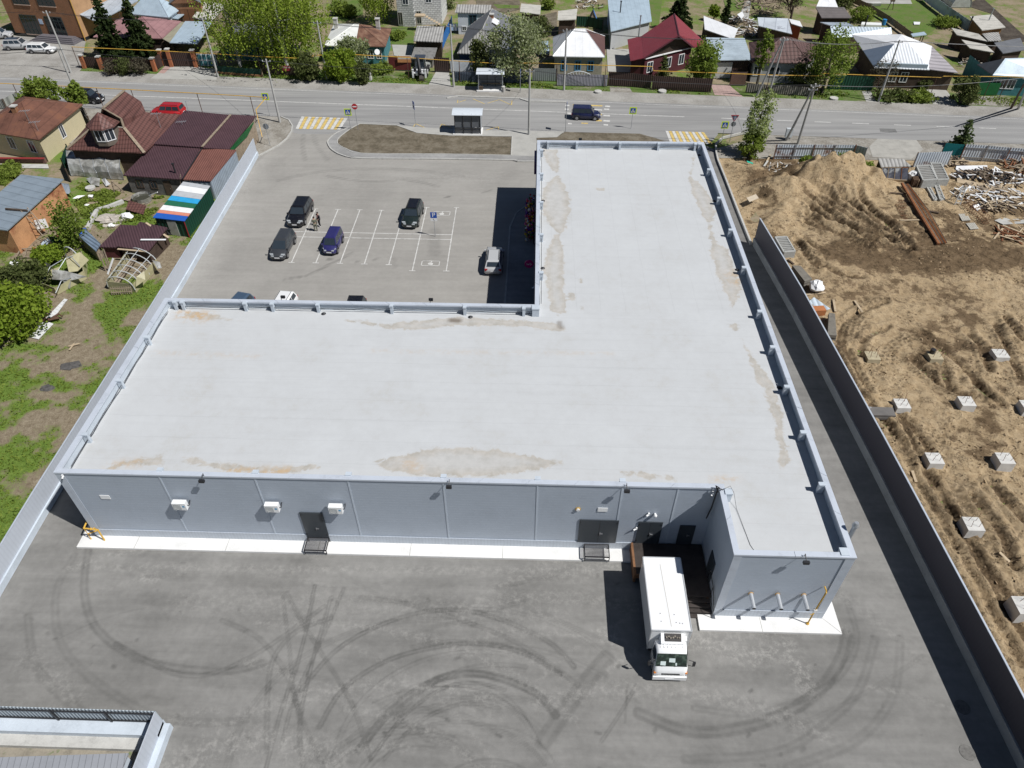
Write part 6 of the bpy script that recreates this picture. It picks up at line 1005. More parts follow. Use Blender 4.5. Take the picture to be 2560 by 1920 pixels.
# ================================================================== left side: boundary wall, yellow house, brown roofs, sheds, wrecked greenhouses
def rail_wall(name, label, base, hb, ht, mb_, ms, inner, sheet_off=.12):
    t = thing(name, label, 'fence', (base[0][0],base[0][1],0)); s = 1 if inner > 0 else -1
    for a, b in zip(base[:-1], base[1:]):
        part('concrete_base', MB().prism([(a[0],a[1]),(b[0],b[1]),(b[0]-s*.35,b[1]),(a[0]-s*.35,a[1])][::s], -.2, hb), mb_, t)
        part('sheet_panel', MB().prism([(a[0]-s*sheet_off,a[1]),(b[0]-s*sheet_off,b[1]),(b[0]-s*(sheet_off+.06),b[1]),(a[0]-s*(sheet_off+.06),a[1])][::s], hb, ht), ms, t)
        part('top_trim', MB().prism([(a[0]-s*(sheet_off-.02),a[1]),(b[0]-s*(sheet_off-.02),b[1]),(b[0]-s*(sheet_off+.09),b[1]),(a[0]-s*(sheet_off+.09),a[1])][::s], ht, ht+.05), TRIM, t)
        L = math.dist(a, b)
        for i in range(int(L/3)): u = (i+.5)*3/L; x, y = a[0]+(b[0]-a[0])*u, a[1]+(b[1]-a[1])*u; part('post', MB().box(x-s*(sheet_off+.16)-.05,x-s*(sheet_off+.16)+.05,y-.05,y+.05,.0,ht-.05), BLACK, t)
    return t
LWB = mat('pale_blue_concrete_base',(.50,.55,.60),.85,0,.12,.8,.08); LWS = mat('pale_grey_profiled_sheet',(.47,.50,.545),.55,.05,.05,.5,.04,pat=('corr',(0,1,0),.30,.05))
rail_wall('boundary_wall','long pale grey profiled fence on a pale blue base along the left of the yard',[(-3.95,-13),(-4.1,-4.9),(-4.3,1.8),(-4.5,18),(-4.7,30),(-5.3,54),(-5.45,57.5)],.55,2.2,LWB,LWS,1)
rail_wall('boundary_wall','tall dark grey-violet fence on a raw concrete base beside the construction site',[(p[0],p[1]) for p in FENCE_R[::-1]],.8,3.05,mat('raw_concrete_base',(.30,.30,.29),.9,0,.2,.8,.12,.2),mat('graphite_profiled_sheet',(.068,.063,.074),.5,.1,.04,.5,.03,pat=('corr',(0,1,0),.25,.05)),-1)
# corner enclosure bottom left
EX, EY = G('zm',1715,265,2.0).x, G('zm',1715,265,2.0).y; t = thing('corner_enclosure','walled enclosure with ribbed fence and black rails at the bottom left corner','fence',(EX,EY,0)); yb_ = EY
part('sheet_panel', MB().prism([(-6,yb_),(EX,yb_),(EX,yb_+.05),(-6,yb_+.05)],.75,2.0), mat('ribbed_pale_sheet',(.42,.47,.50),.55,.1,.06,1,.05,pat=('corr',DX,.2,.45)), t)
for z in (.85,1.85): part('rail', MB().beam((-6,yb_-.06,z),(EX-.05,yb_-.06,z),.07), BLACK, t)
for X in (620,1220): q = G('zm',X,428,.72); part('post', MB().beam((q.x,yb_-.08,.7),(q.x,yb_-.08,1.95),.1), BLACK, t)
q0 = G('zm',1580,455,.75); part('base_wall', MB().prism([(-6,yb_-.75),(EX,yb_-.75),(EX,yb_+.1),(-6,yb_+.1)],-.1,.75), LWB, t); part('lower_slab', MB().prism([(-6,yb_-1.35),(EX-.25,yb_-1.35),(EX-.25,yb_-.75),(-6,yb_-.75)],-.1,.35), CONC, t)
part('side_sheet', MB().prism([(EX-.05,yb_-8),(EX+.0,yb_-8),(EX+.0,yb_),(EX-.05,yb_)],.5,2.0), LWS, t); part('side_base', MB().prism([(EX-.15,yb_-8),(EX+.35,yb_-8),(EX+.35,yb_),(EX-.15,yb_)],-.1,.55), LWB, t)
part('pit_wall', MB().prism([(-6,yb_-1.5),(EX-.3,yb_-1.5),(EX-.3,yb_-1.36),(-6,yb_-1.36)],-.9,.0), mat('blackened_concrete',(.06,.058,.05),.9,0,.5,1.2,.3,pat=('rows',DX,.9,.7)), t)
q = [G('zm',0,770,.9),G('zm',1418,720,.9)]; house('low_shed','low shed with a grey ribbed metal roof inside the bottom left enclosure','shed',[('zm',-300,1500),('zm',1130,1440),('zm',1418,720),('zm',-300,775)],1.1,'flat',0,mat('grey_standing_seam',(.36,.37,.39),.5,.2,.08,.7,.06,pat=('rows',(.97,.25,0),.33,.6)),LWB,ins=.1); sheet('enclosure_soil', [(-6,yb_-9),(EX-.1,yb_-9),(EX-.1,yb_-1.3),(-6,yb_-1.3)], .03, mat('sandy_weeds',(.27,.24,.19),.95,0,.3,1,.2,stain=((.14,.17,.08),.36,1.2)))
# yellow house
house('yellow_house','cream-sided house with a rusty brown hipped roof, brick plinth and three white windows','house',[('zf',-210,412),('zf',322,502),('zf',692,204),None],3.0,'hip',2.0,BRNR,SIDY,ins=.4,k=.5,wins=((0,.82,.9,1.0,2.4,WHITE),(0,.47,.9,1.0,2.4,WHITE),(1,.48,.8,1.0,2.5,WHITE)),chim=(('zf',135,270,4.3,.75,BRKO),))
a, b = G('zf',-180,690), G('zf',395,695); t = thing('brick_plinth','low brick plinth with a red ledge under the cream siding','plinth',tuple(a)); part('brickwork', MB().beam(a+Vector((0,.1,.3)), b+Vector((-.1,.1,.3)), .3, .6), mat('plinth_brick',(.17,.095,.075),.9,0,.2,2), t); part('ledge', MB().beam(a+Vector((0,-.05,.62)), b+Vector((-.1,-.05,.62)), .35, .08), plain('red_ledge',(.25,.03,.03),.6), t)
sheet('blind_area', g2('zf',(-180,700),(400,705),(410,740),(-180,730)), .0, CONC)
def antenna(f, b, tp, z, label):
    p = G(f, *b, z); _, h = Hgt(f, *b, *tp, z); t = thing('tv_antenna', label, 'antenna', (p.x,p.y,z), 0, 'rooftop TV aerials'); part('mast', MB().tube([(p.x,p.y,z-.2),(p.x,p.y,h)], .03, 5), GALV, t); m = MB().tube([(p.x-.7,p.y,h-.1),(p.x+.5,p.y+.3,h-.1)], .02, 4)
    for i in range(5): c = Vector((p.x-.6+.25*i,p.y+.06*i,h-.1)); m.tube([c+Vector((0,-.35,0)),c+Vector((0,.35,0))], .015, 4)
    part('boom_and_rods', m, GALV, t)
antenna('zf',(240,335),(200,255),4.2,'TV aerial behind the chimney on the rusty brown roof'); antenna('zf',(420,640),(350,335),.0,'tall wire TV aerial mast standing in front of the cream side wall'); antenna('zf',(1345,390),(1325,275),3.6,'TV aerial on the brown tiled slope'); antenna('za',(1625,950),(1615,870),4.0,'TV aerial with white parts above the plum roof'); antenna('zf',(1525,370),(1525,345),3.4,'small flat aerial lying on the plum roof')
# brown tiled house with turret dormer
K = {k: G(f, X, Y, z) for k, (f, X, Y, z) in dict(fl=('zf',558,582,3.0),fr=('zf',1210,612,3.0),kl=('zf',800,375,4.9),kr=('zf',1040,402,4.9),b0=('zf',1222,270,4.9),b1=('zf',1512,288,3.2),e0=('zf',1290,532,3.0),u0=('zf',865,240,7.4),u1=('zf',1042,92,7.4),s0=('zf',1015,325,5.9),s1=('zf',1182,180,5.9),lb=('zf',720,390,3.0)).items()}
t = thing('brown_tile_house','old house with steep brown tiled mansard roof and an octagonal turret window','house',(K['fl'].x+4,K['fl'].y+4,0)); part('roof', MB().slab([K['fl'],K['fr'],K['kr'],K['kl']], .12), TILER, t); part('roof', MB().slab([K['fr'],K['e0'],K['b1'],K['b0'],K['kr']], .12), TILER, t); part('roof', MB().slab([K['kr'],K['b0'],K['s1'],K['s0']], .1), TILER, t); part('roof', MB().slab([K['s0'],K['s1'],K['u1'],K['u0']], .1), TILER, t); part('roof', MB().slab([K['lb'],K['fl'],K['kl']], .1), TILER, t)
sl = Vector((K['u0'].x*2-K['s0'].x, K['s0'].y+.2, K['s0'].z)); sl1 = sl+(K['s1']-K['s0']); part('roof', MB().slab([K['u0'],K['u1'],sl1,sl], .1), TILER, t); part('roof', MB().slab([sl,sl1,Vector((sl.x-1.2,sl1.y,3.1)),Vector((sl.x-1.2,sl.y,3.1))], .1), TILER, t)
gf = Vector((0,.25,0)); part('gable', MB().plate([K['kl']+gf,K['kr']+gf,K['s0']+gf,K['u0']+gf,sl+gf], .1), WOODD, t); m = MB()
for a, b in (('fl','kl'),('fr','kr'),('kr','s0'),('s0','u0')): m.beam(K[a]+Vector((0,0,.05)), K[b]+Vector((0,0,.05)), .35, .08)
m.beam(sl+Vector((0,0,.05)), K['u0']+Vector((0,0,.05)), .3, .08); m.beam(K['u0']+Vector((0,0,.08)), K['u1']+Vector((0,0,.08)), .3, .1); part('hip_board', m, WOOD, t)
tc = (K['kl']+K['kr'])/2+Vector((-.1,-1.1,-.75)); oct_ = lambda r, z, n=8: [(tc.x+r*math.cos(PI/8+k*PI/4), tc.y+r*math.sin(PI/8+k*PI/4), z) for k in range(n)]
tu = part('turret', MB().loft([oct_(1.5,tc.z-.6),oct_(1.5,tc.z+1.5)]), mat('turret_boards',(.15,.125,.10),.9,0,.2,2), t); part('turret_roof', MB().loft([oct_(1.85,tc.z+1.45),oct_(1.8,tc.z+1.6),oct_(.05,tc.z+2.9)]), TILER, t)
o = oct_(1.5,0)
for k in (5,6): a, b = Vector(o[k]), Vector(o[(k+1)%8]); window(t, a, b, .5, .9, tc.z+.05, tc.z+1.3)
bl_ = K['fl']+Vector((.4,.4,0)); br_ = K['fr']+Vector((-.4,.4,0))
for u, v_ in ((bl_,br_),(br_,K['e0']+Vector((-.4,1,0))),(bl_+Vector((-.5,8,0)),bl_)): part('wall', MB().poly((u.x,u.y,-.1),(v_.x,v_.y,-.1),(v_.x,v_.y,2.95),(u.x,u.y,2.95)), LOGS, t)
house('plum_roof_house','wide single-slope house with a plum corrugated roof beside the tiled house','house',[('zf',1288,535),('zf',1690,562),('zf',1928,292),('zf',1548,255)],[3.0,3.0,3.6,3.6],'flat',0,PLUM,LOGS); house('plum_annexe','plum corrugated annexe roof with a bright green end board by the pale wall','annexe',[('zf',1692,566),('zf',1918,578),('zf',2145,300),('zf',1932,288)],[3.05,2.7,3.2,3.65],'flat',0,PLUM,WOOD)
a, b = G('zf',1925,572,2.6), G('zf',2122,352,3.0); solo('green_end_board', MB().plate([a,b,b-Vector((0,0,.1)),G('zf',2070,470,2.0),a-Vector((0,0,.5))], .06), GRNB, 'bright green end board hanging under the plum annexe roof', 'board'); solo('trim_board', MB().beam(G('zf',1692,560,3.15), G('zf',1932,290,3.75), .25, .08), WOOD, 'grey weathered board covering the joint between two plum roofs', 'board')
house('masonry_shed','rough grey masonry outbuilding with a plum corrugated roof and small windows','shed',[('zf',1030,797),('zf',1530,832),('zf',1680,572),('zf',1288,538)],[2.25,2.25,2.8,2.8],'flat',0,PLUM,STONE,ins=.2,wins=((0,.2,.7,.8,1.6,WOODD),(0,.45,.7,.8,1.6,WOODD)),doors=((0,.7,.9,1.8,WOODD),)); house('terracotta_roof_shed','outbuilding with a terracotta corrugated roof and galvanised side wall, next to the pale wall','shed',[('zf',1532,832),('zf',1762,845),('zf',1978,585),('zf',1682,572)],[2.25,2.25,2.75,2.8],'flat',0,TERR,mat('galvanised_wall',(.40,.46,.52),.45,.2,.12,1,.08,pat=('corr',(.6,.8,0),.3,.35)),ins=.05)
stovepipe('zf',(1470,775),(1442,710),2.4,'thin black stove pipe on the masonry shed roof'); solo('roof_skylight_strip', MB().beam(G('zf',1530,826,2.4), G('zf',1690,575,2.95), .12, .06), BLACK, 'dark joint strip between the plum and terracotta shed roofs', 'trim')
# striped shed
K = {k: G('zf', X, Y, z) for k, (X, Y, z) in dict(a=(1280,1152,2.0),b=(1546,1182,2.0),c=(1762,885,2.3),d=(1535,850,2.3)).items()}; t = thing('striped_shed','green corrugated shed whose roof is striped blue, salmon, white, green and sky blue','shed',((K['a'].x+K['b'].x)/2,(K['a'].y+K['c'].y)/2,0)); cols = [('blue',(.02,.10,.42),0,.13),('salmon',(.62,.24,.16),.13,.21),('white',(.78,.78,.77),.21,.34),('green',(.02,.13,.07),.34,.47),('sky_blue',(.03,.33,.62),.47,.60),('grey',(.45,.46,.47),.60,.74),('white',(.78,.78,.77),.74,.90),('grey',(.5,.5,.5),.90,1)]
for nm, c, u0, u1 in cols: part(nm+'_roof_sheet', MB().slab([K['a'].lerp(K['d'],u0),K['b'].lerp(K['c'],u0),K['b'].lerp(K['c'],u1-.004),K['a'].lerp(K['d'],u1-.004)], .06), mat(nm+'_roof_paint', c, .55, 0, .06, 2), t)
w_ = [K['a']+Vector((.15,.1,0)),K['b']+Vector((-.1,.1,0)),K['c']+Vector((-.1,0,0)),K['d']+Vector((.15,0,0))]
for i in range(4): u, v_ = w_[i], w_[(i+1)%4]; part('wall', MB().poly((u.x,u.y,-.1),(v_.x,v_.y,-.1),(v_.x,v_.y,v_.z-.06),(u.x,u.y,u.z-.06)), GRNF, t)
d_ = (w_[1]-w_[0]); part('door', MB().plate([Vector((0,-.05,z))+w_[0]*1+d_*u-Vector((0,0,w_[0].z)) for u, z in ((.38,.0),(.68,.0),(.68,1.8),(.38,1.8))], .06), mat('pale_door',(.36,.36,.32),.8,0,.2,2), t); part('red_corner', MB().beam((w_[1].x,w_[1].y-.05,0),(w_[1].x,w_[1].y-.05,1.9),.07), plain('red_trim',(.3,.02,.03),.5), t)
p = G('zf',1440,1290); solo('tyre', MB().tube([(p.x+.32*math.cos(a*.45),p.y-.15,.36+.32*math.sin(a*.45)) for a in range(15)], .11, 6), RUBBER, 'old tyre leaning at the door of the striped shed', 'tyre')
# orange brick shed with ladder
K = {k: G('zg', X, Y, z) for k, (X, Y, z) in dict(fr=(62,632,3.0),br=(572,170,3.0),bl=(188,130,3.0)).items()}; house('orange_brick_shed','orange brick shed with a large grey-blue metal roof and a ladder against it','shed',[None,('zg',62,632),('zg',572,170),('zg',188,130)],[3.0,3.0,3.0,3.0],'flat',0,mat('grey_blue_seam_roof',(.29,.345,.39),.45,.3,.12,.7,.1,pat=('rows',(.34,.94,0),1.15,.75),stain=((.20,.09,.05),.30,.35)),mat('orange_shed_brick',(.50,.26,.125),.9,0,.22,.8,.15,stain=((.26,.09,.045),.40,.45)),ins=.3)
def ladder(name, label, a, b, w, n, m_=WOOD, t_=.07):
    a, b = Vector(a), Vector(b); d = (b-a).normalized(); s = d.cross(Vector((0,0,1))).normalized()*w/2; t = thing(name, label, 'ladder', tuple(a))
    for q in (s, -s): part('rail', MB().beam(a+q, b+q, t_), m_, t)
    for i in range(n): c = a.lerp(b,(i+.5)/n); part('rung', MB().beam(c-s, c+s, .05), m_, t)
ladder('wooden_ladder','grey wooden ladder leaning on the eaves of the orange brick shed',G('zg',480,745,.05),G('zg',215,440,3.15),.7,9); solo('roof_beam', MB().beam(G('zg',50,440,3.15),G('zg',245,455,3.15),.16), WOODD, 'dark beam lying on the metal roof where the ladder ends', 'beam')
p = G('zg',382,612,1.0); solo('white_board', MB().plate([p+Vector((-.5,0,.9)),p+Vector((.5,.4,.9)),p+Vector((.5,.3,-.1)),p+Vector((-.5,-.1,-.1))], .04), WHITE, 'white board tied to the wooden ladder', 'board'); p = G('zg',260,850); solo('window_frame', MB().beam(p+Vector((-1,.5,.3)),p+Vector((.2,.7,.3)),.1).beam(p+Vector((-.8,-.8,.2)),p+Vector((.9,-.8,.2)),.1).beam(p+Vector((-1,.5,.3)),p+Vector((-.8,-.8,.2)),.1).beam(p+Vector((.2,.7,.3)),p+Vector((.9,-.8,.2)),.1).beam(p+Vector((-.4,.6,.3)),p+Vector((.1,-.8,.2)),.07), WOOD, 'old window frame lying below the orange brick shed', 'window frame')
fence('sheet_fence','short dark green sheet fence by the small birch','fence','zg',[(498,805),(610,800),(700,720)],1.5,GRNF,rails=False); fence('sheet_fence','dark green sheet fence left of the crumpled tunnel greenhouse','fence','zf',[(600,850),(560,760),(600,640)],1.6,GRNF,rails=False); fence('picket_fence','grey picket fence between the yellow house and the tiled house','fence','zf',[(690,265),(735,330),(765,395)],1.5,mat('grey_picket',(.30,.31,.28),.8,0,.2,2,pat=('corr',DX,.3,.5))); fence('picket_fence','pale picket fence at the left edge behind the yellow house','fence','zf',[(-40,240),(60,245),(170,185)],1.4,mat('grey_picket',(.30,.31,.28),.8,0,.2,2))
# plum lean-tos, hutch
house('low_plum_shed','low shed with two overlapping plum metal roofs and planks on top','shed',[('zg',1052,776),('zg',1335,822),('zg',1508,608),('zg',1262,556)],[1.6,1.5,1.9,2.0],'flat',0,PLUM,LOGS,ins=.2); house('plum_lean_to','plum metal lean-to roof left of the low plum shed','shed',[('zg',892,782),('zg',1050,786),('zg',1228,590),('zg',1085,582)],[1.4,1.4,1.7,1.7],'flat',0,PLUM,MARO,ins=.15)
house('blue_roof_hutch','leaning plank hutch with a small blue corrugated roof','hutch',[('zg',708,684),('zg',862,820),('zg',905,752),('zg',768,618)],[1.5,1.35,1.6,1.8],'flat',0,mat('blue_streaked_sheet',(.20,.26,.34),.5,.2,.2,1,.1,pat=('corr',(.6,.8,0),.3,.5)),WOOD,ins=.15); solo('blue_ridge', MB().tube([G('zg',706,682,1.6),G('zg',767,618,1.85)], .14, 6), plain('ridge_blue',(.02,.10,.5),.5), 'bright blue ridge sheet on the leaning hutch', 'ridge sheet')
for a, b, lb in (((1315,565,2.05),(1520,700,1.4),'long pale plank sloping across the low plum roof'),((1268,718,1.85),(1495,718,1.7),'white painted plank lying on the low plum roof'),((1060,802,1.5),(1320,825,1.5),'grey plank along the eaves of the low plum roof'),((970,1030,.0),(1020,885,1.3),'white plank leaning in front of the bare hoop greenhouse')): solo('plank', MB().beam(G('zg',*a), G('zg',*b), .22, .05), WHITE if 'white' in lb else WOODL, lb, 'plank')
for i, X in enumerate((955,985,1005)): p = G('zg',X,1000); solo('stake', MB().tube([(p.x,p.y,0),(p.x+.1,p.y+.1,2.1+.2*i)], .07, 5), WOOD, ('leftmost grey stake','middle grey stake','rightmost grey stake')[i]+' of three in front of the low plum shed', 'stake')
for X, Y, s in ((1440,800,1),(1490,760,2),(1380,850,3)): p = G('zg',X,Y); solo('leaning_board', MB().plate([p+Vector((-.4,0,0)),p+Vector((.5,-.3,0)),p+Vector((.3,.4,1.1)),p+Vector((-.5,.6,1.1))], .04), WOODL if s != 2 else WOOD, ('tan board leaning on the right end of the low plum shed','grey board leaning by the corner of the low plum shed','tan board leaning on the near side of the low plum shed')[s-1], 'board')
# greenhouses
PCW = NT('wrinkled_polycarbonate'); n1 = PCW.noise(.9,5,.65,dist=.6); n2 = PCW.noise(5,3); PCW.bump(n1,.4,.15); PCM = PCW.fin(PCW.ramp(n1,[(.32,(.16,.155,.135)),(.5,(.29,.285,.26)),(.68,(.52,.52,.50))]), .25, .15, .6)
PCY = mat('yellowed_polycarbonate',(.38,.35,.21),.35,0,.2,1,.1); FRW = plain('white_hoop_tube',(.46,.47,.46),.5)
def hoop(a, b, h, n=10): a, b = Vector(a), Vector(b); return [a.lerp(b,.5)-(b-a)/2*math.cos(PI*i/n)+Vector((0,0,h*math.sin(PI*i/n)**.8)) for i in range(n+1)]
t = thing('tunnel_greenhouse','crumpled translucent tunnel greenhouse below the brown tiled house','greenhouse',tuple(G('zf',820,800))); A0, A1, B0, B1 = G('zf',605,800), G('zf',1035,838), G('zf',625,660), G('zf',1060,690); rings = []; R = random.Random(4)
for i in range(9): a = A0.lerp(A1,i/8); b = B0.lerp(B1,i/8); rings.append([p+Vector((R.uniform(-.12,.12),R.uniform(-.1,.1),R.uniform(-.25,.1) if 0 < k < 10 else 0)) for k, p in enumerate(hoop(a,b,2.0))])
part('cover', MB().loft(rings), PCM, t)
for i in range(0, 9, 2): part('hoop', MB().tube([p+Vector((0,0,.04)) for p in rings[i]], .035, 5), GALV, t)
part('end_panel', MB().poly(*[p+Vector((.06,0,0)) for p in rings[-1]]), PCY, t); part('rust_patch', MB().poly(*[G('zf',X,Y,1.2) for X,Y in ((612,670),(650,665),(640,710))]), plain('orange_rust',(.5,.2,.05),.8), t)
t = thing('collapsed_greenhouse','collapsed greenhouse of yellowed translucent sheets near the big yellow-green bush','greenhouse',tuple(G('zg',580,1100))); R = random.Random(9)
q = [G('zg',355,1150),G('zg',520,1215),G('zg',785,1070),G('zg',790,940),G('zg',600,870)]; part('side_panel', MB().plate([q[0],q[1],q[1]+Vector((0,0,.8)),q[0]+Vector((0,0,.8))], .04), PCY, t); part('side_panel', MB().plate([q[1],q[2],q[2]+Vector((0,.1,.9)),q[1]+Vector((0,0,.7))], .04), PCY, t); part('side_panel', MB().plate([q[2],q[3],q[3]+Vector((0,0,1.6)),q[2]+Vector((0,0,.9))], .04), PCY, t)
for pts, m_ in (([(470,985,1.5),(590,1000,1.2),(780,1050,1.0),(640,1085,.7),(470,1075,.9)],PCM),([(350,1120,.7),(400,1010,1.2),(540,960,1.5),(480,1060,.8)],PCY),([(590,880,1.7),(720,830,1.8),(800,900,1.4),(700,1000,.9),(620,1010,1.0)],PCY),([(405,920,1.4),(450,935,1.5),(470,985,.9),(440,990,.8)],PCM),([(560,1080,.7),(640,1080,.7),(630,1160,.1),(590,1150,.1)],PCM)): part('loose_sheet', MB().slab([G('zg',*p) for p in pts], .04), m_, t)
for a, b in (((380,1110,.7),(560,900,1.6)),((520,1000,1.2),(700,850,1.6)),((610,870,1.7),(720,960,1.2)),((500,1200,.7),(640,1060,.9))): part('bent_tube', MB().tube([G('zg',*a),G('zg',*a).lerp(G('zg',*b),.5)+Vector((0,0,.5)),G('zg',*b)], .04, 5), GALV, t)
part('end_arch', MB().tube(hoop(G('zg',610,900),G('zg',760,960),1.9), .06, 5), FRW, t)
t = thing('hoop_greenhouse','bare greenhouse frame of white hoops with torn cover and yellowed sides','greenhouse',tuple(G('zg',1200,1080))); A0, A1, B0, B1 = G('zg',985,1165), G('zg',1175,885), G('zg',1230,1195), G('zg',1440,965)
for i in range(6): a = A0.lerp(A1,i/5); b = B0.lerp(B1,i/5); part('hoop', MB().tube([p+Vector((0,0,.3)) for p in hoop(a,b,1.35)], .05, 5), FRW, t)
for u in (.25,.5,.75): part('purlin', MB().tube([hoop(A0,B0,1.35,4)[int(u*4)]+Vector((0,0,.3)),hoop(A1,B1,1.35,4)[int(u*4)]+Vector((0,0,.3))], .035, 5), FRW, t)
for a, b in ((A0,B0),(B0,B1),(A1,A0)): part('side_panel', MB().plate([a,b,b+Vector((0,0,.95)),a+Vector((0,0,.95))], .04), PCY, t)
part('torn_sheet', MB().slab([G('zg',1370,900,1.4),G('zg',1440,920,1.2),G('zg',1458,970,.8),G('zg',1420,980,.9)], .04), PCM, t); part('torn_sheet', MB().slab([G('zg',1230,1050,1.5),G('zg',1300,1000,1.6),G('zg',1310,1080,1.0),G('zg',1225,1140,.7)], .04), PCY, t); part('staging', MB().box(A0.x+.4,A0.x+.9,A0.y+.2,A0.y+5,.4,.5), WOOD, t)
m = MB(); a, b = G('zg',1010,1215,.1), G('zg',1190,1205,.1)
for i in range(10): c = a.lerp(b,i/9); m.beam(c, c+Vector((0,.25,.75)), .08, .03)
m.beam(a+Vector((0,.05,.2)), b+Vector((0,.05,.2)), .08, .04); m.beam(a+Vector((0,.18,.55)), b+Vector((0,.18,.55)), .08, .04); solo('broken_fence_piece', m, WOOD, 'short grey picket panel leaning on the end of the hoop greenhouse', 'fence panel')
# junk in the yard
def junk(name, label, cat, f, pts, m_, th=.05): solo(name, MB().slab([G(f,*p) for p in pts], th), m_, label, cat)
junk('tile_sheet','loose sheet of brown metal tiles lying in the junk yard','roof sheet','zg',[(1135,445,.5),(1290,490,.35),(1318,410,.6),(1160,362,.8)],TILER); junk('white_foam_sheet','white foam board lying below the crumpled tunnel greenhouse','board','zg',[(915,170,.3),(945,158,.8),(995,215,.4),(955,235,.1)],WHITE); junk('cover_piece','oval translucent cover piece on the weeds','sheet','zg',[(775,165,.3),(830,150,.6),(900,165,.4),(895,235,.1),(820,220,.2)],PCM); junk('grey_sheet','small grey sheet lying on the weeds by the concrete curb','sheet','zg',[(800,440,.1),(855,432,.1),(868,478,.1),(812,490,.1)],GALV); junk('pale_sheet','pale sheet lying beside the orange brick shed corner','sheet','zg',[(655,345,.6),(700,320,.6),(765,318,.5),(700,345,.4)],TINW); junk('grey_lean_sheet','grey-blue sheets piled behind the orange brick shed','sheet','zg',[(545,205,1.0),(620,215,1.2),(640,305,.4),(575,300,.4)],TIN); junk('red_sheet','rusty red sheet under the wooden ladder','sheet','zg',[(480,700,.3),(600,580,.6),(570,640,.3),(510,720,.1)],plain('rust_red',(.22,.05,.05),.7)); junk('grey_board','grey board at the foot of the wooden ladder','board','zg',[(365,760,.2),(420,695,.5),(455,725,.3),(400,790,.1)],TINB); junk('orange_board','orange-brown board leaning below the orange brick shed','board','zg',[(285,780,.9),(325,790,.7),(345,865,.1),(310,875,.1)],mat('orange_plywood',(.42,.16,.06),.8,0,.1,2)); junk('plank_walk','grey board walk beside the round tub','boardwalk','zg',[(1100,355,.15),(1200,305,.15),(1400,320,.15),(1290,400,.15)],WOOD)
m = MB(); pts = [(790,615),(850,500),(880,450),(985,420),(1110,370)]; w_ = [G('zg',*p,.15) for p in pts]
for a, b in zip(w_[:-1], w_[1:]): m.beam(a, b, .4, .35)
solo('concrete_curb', m, CONC, 'crooked pale concrete curb edging the junk yard', 'curb'); solo('rubble', MB().blob(tuple(G('zg',1000,540,.05)),(1.6,1.0,.25),3,12,.5), mat('pale_rubble',(.42,.38,.33),.95,0,.3,3,.2), 'heap of pale rubble inside the crooked concrete curb', 'rubble')
p = G('zg',1285,360,.1); t = thing('round_tub','round pale metal tub half full of dark water','tub',tuple(p)); part('wall', MB().tube([(p.x,p.y,0),(p.x,p.y,.6)], [1.0,1.1], 18, False).tube([(p.x,p.y,.6),(p.x,p.y,.02)], [1.05,.95], 18, False), PCM, t); part('water', MB().disc((p.x,p.y,.35),1.0,DZ,.02,18), plain('murky_water',(.06,.06,.045),.1), t)
for X, Y, r, lb in ((820,265,.55,'round concrete lid on the weeds'),(885,285,.4,'small weathered tree stump by the round lid')): p = G('zg',X,Y); solo('disc', MB().disc((p.x,p.y,.2),r,DZ,.25,12), CONC if r > .5 else WOOD, lb, 'lid' if r > .5 else 'stump')
for X, Y, r, lb in ((1150,515,.65,'pile of white plastic sacks beside the low plum shed'),(130,940,.45,'white sack by the lower left of the orange brick shed'),(815,325,.3,'small white plastic crate on the weeds'),(785,405,.25,'crumpled white and yellow rag on the weeds'),(1005,590,.35,'white and red scrap block behind the low plum shed')): p = G('zg',X,Y,.15); solo('sack', MB().blob((p.x,p.y,r*.5),(r,r*.8,r*.55),int(X),9,.3), WHITE, lb, 'sack')
junk('corrugated_strip','long strip of white painted ribbed sheet lying on bare ground by the big bush','roof sheet','zg',[(242,1590,.08),(345,1615,.08),(480,1475,.08),(385,1440,.08)],mat('flaking_white_sheet',(.66,.66,.65),.6,0,.1,2,.1,stain=((.2,.17,.13),.35,1.5),pat=('rows',(.5,.85,0),.35,.7))); junk('corrugated_strip','narrow flaking white sheet strip pointing away from the big bush','roof sheet','zg',[(400,1440,.1),(470,1440,.08),(608,1255,.08),(580,1250,.08)],mat('flaking_white_sheet',(.66,.66,.65))); p = G('zg',460,1440,.2); solo('brushwood', MB().tube([p+Vector((-1.0,-.1,0)),p+Vector((-.2,-.3,.2)),p+Vector((.7,.2,.1))], .14, 6).tube([p+Vector((-.1,-.2,.1)),p+Vector((.6,.5,.3)),p+Vector((.9,.4,.1))], .1, 6), mat('brown_roots',(.10,.055,.035),.9,0,.3,3), 'dark brown root lying across the white ribbed sheet', 'root')
p = G('zg',1065,300); m = MB(); 
for a, b in (((-.4,0,0),(.6,.3,0)),((-.4,0,0),(-.3,.1,1.5)),((.6,.3,0),(-.3,.1,1.5)),((-.3,0,.5),(.4,.3,.4)),((-.3,0,1.0),(.1,.3,.8))): m.beam(p+Vector(a), p+Vector(b), .09)
solo('trestle', m, WOOD, 'small grey wooden trestle at the corner of the masonry shed', 'trestle'); ladder('wooden_ladder','short grey ladder standing between the plum and terracotta roofs',G('zf',1520,960,.2),G('zf',1510,800,2.5),.5,6); p = G('zg',1180,700)
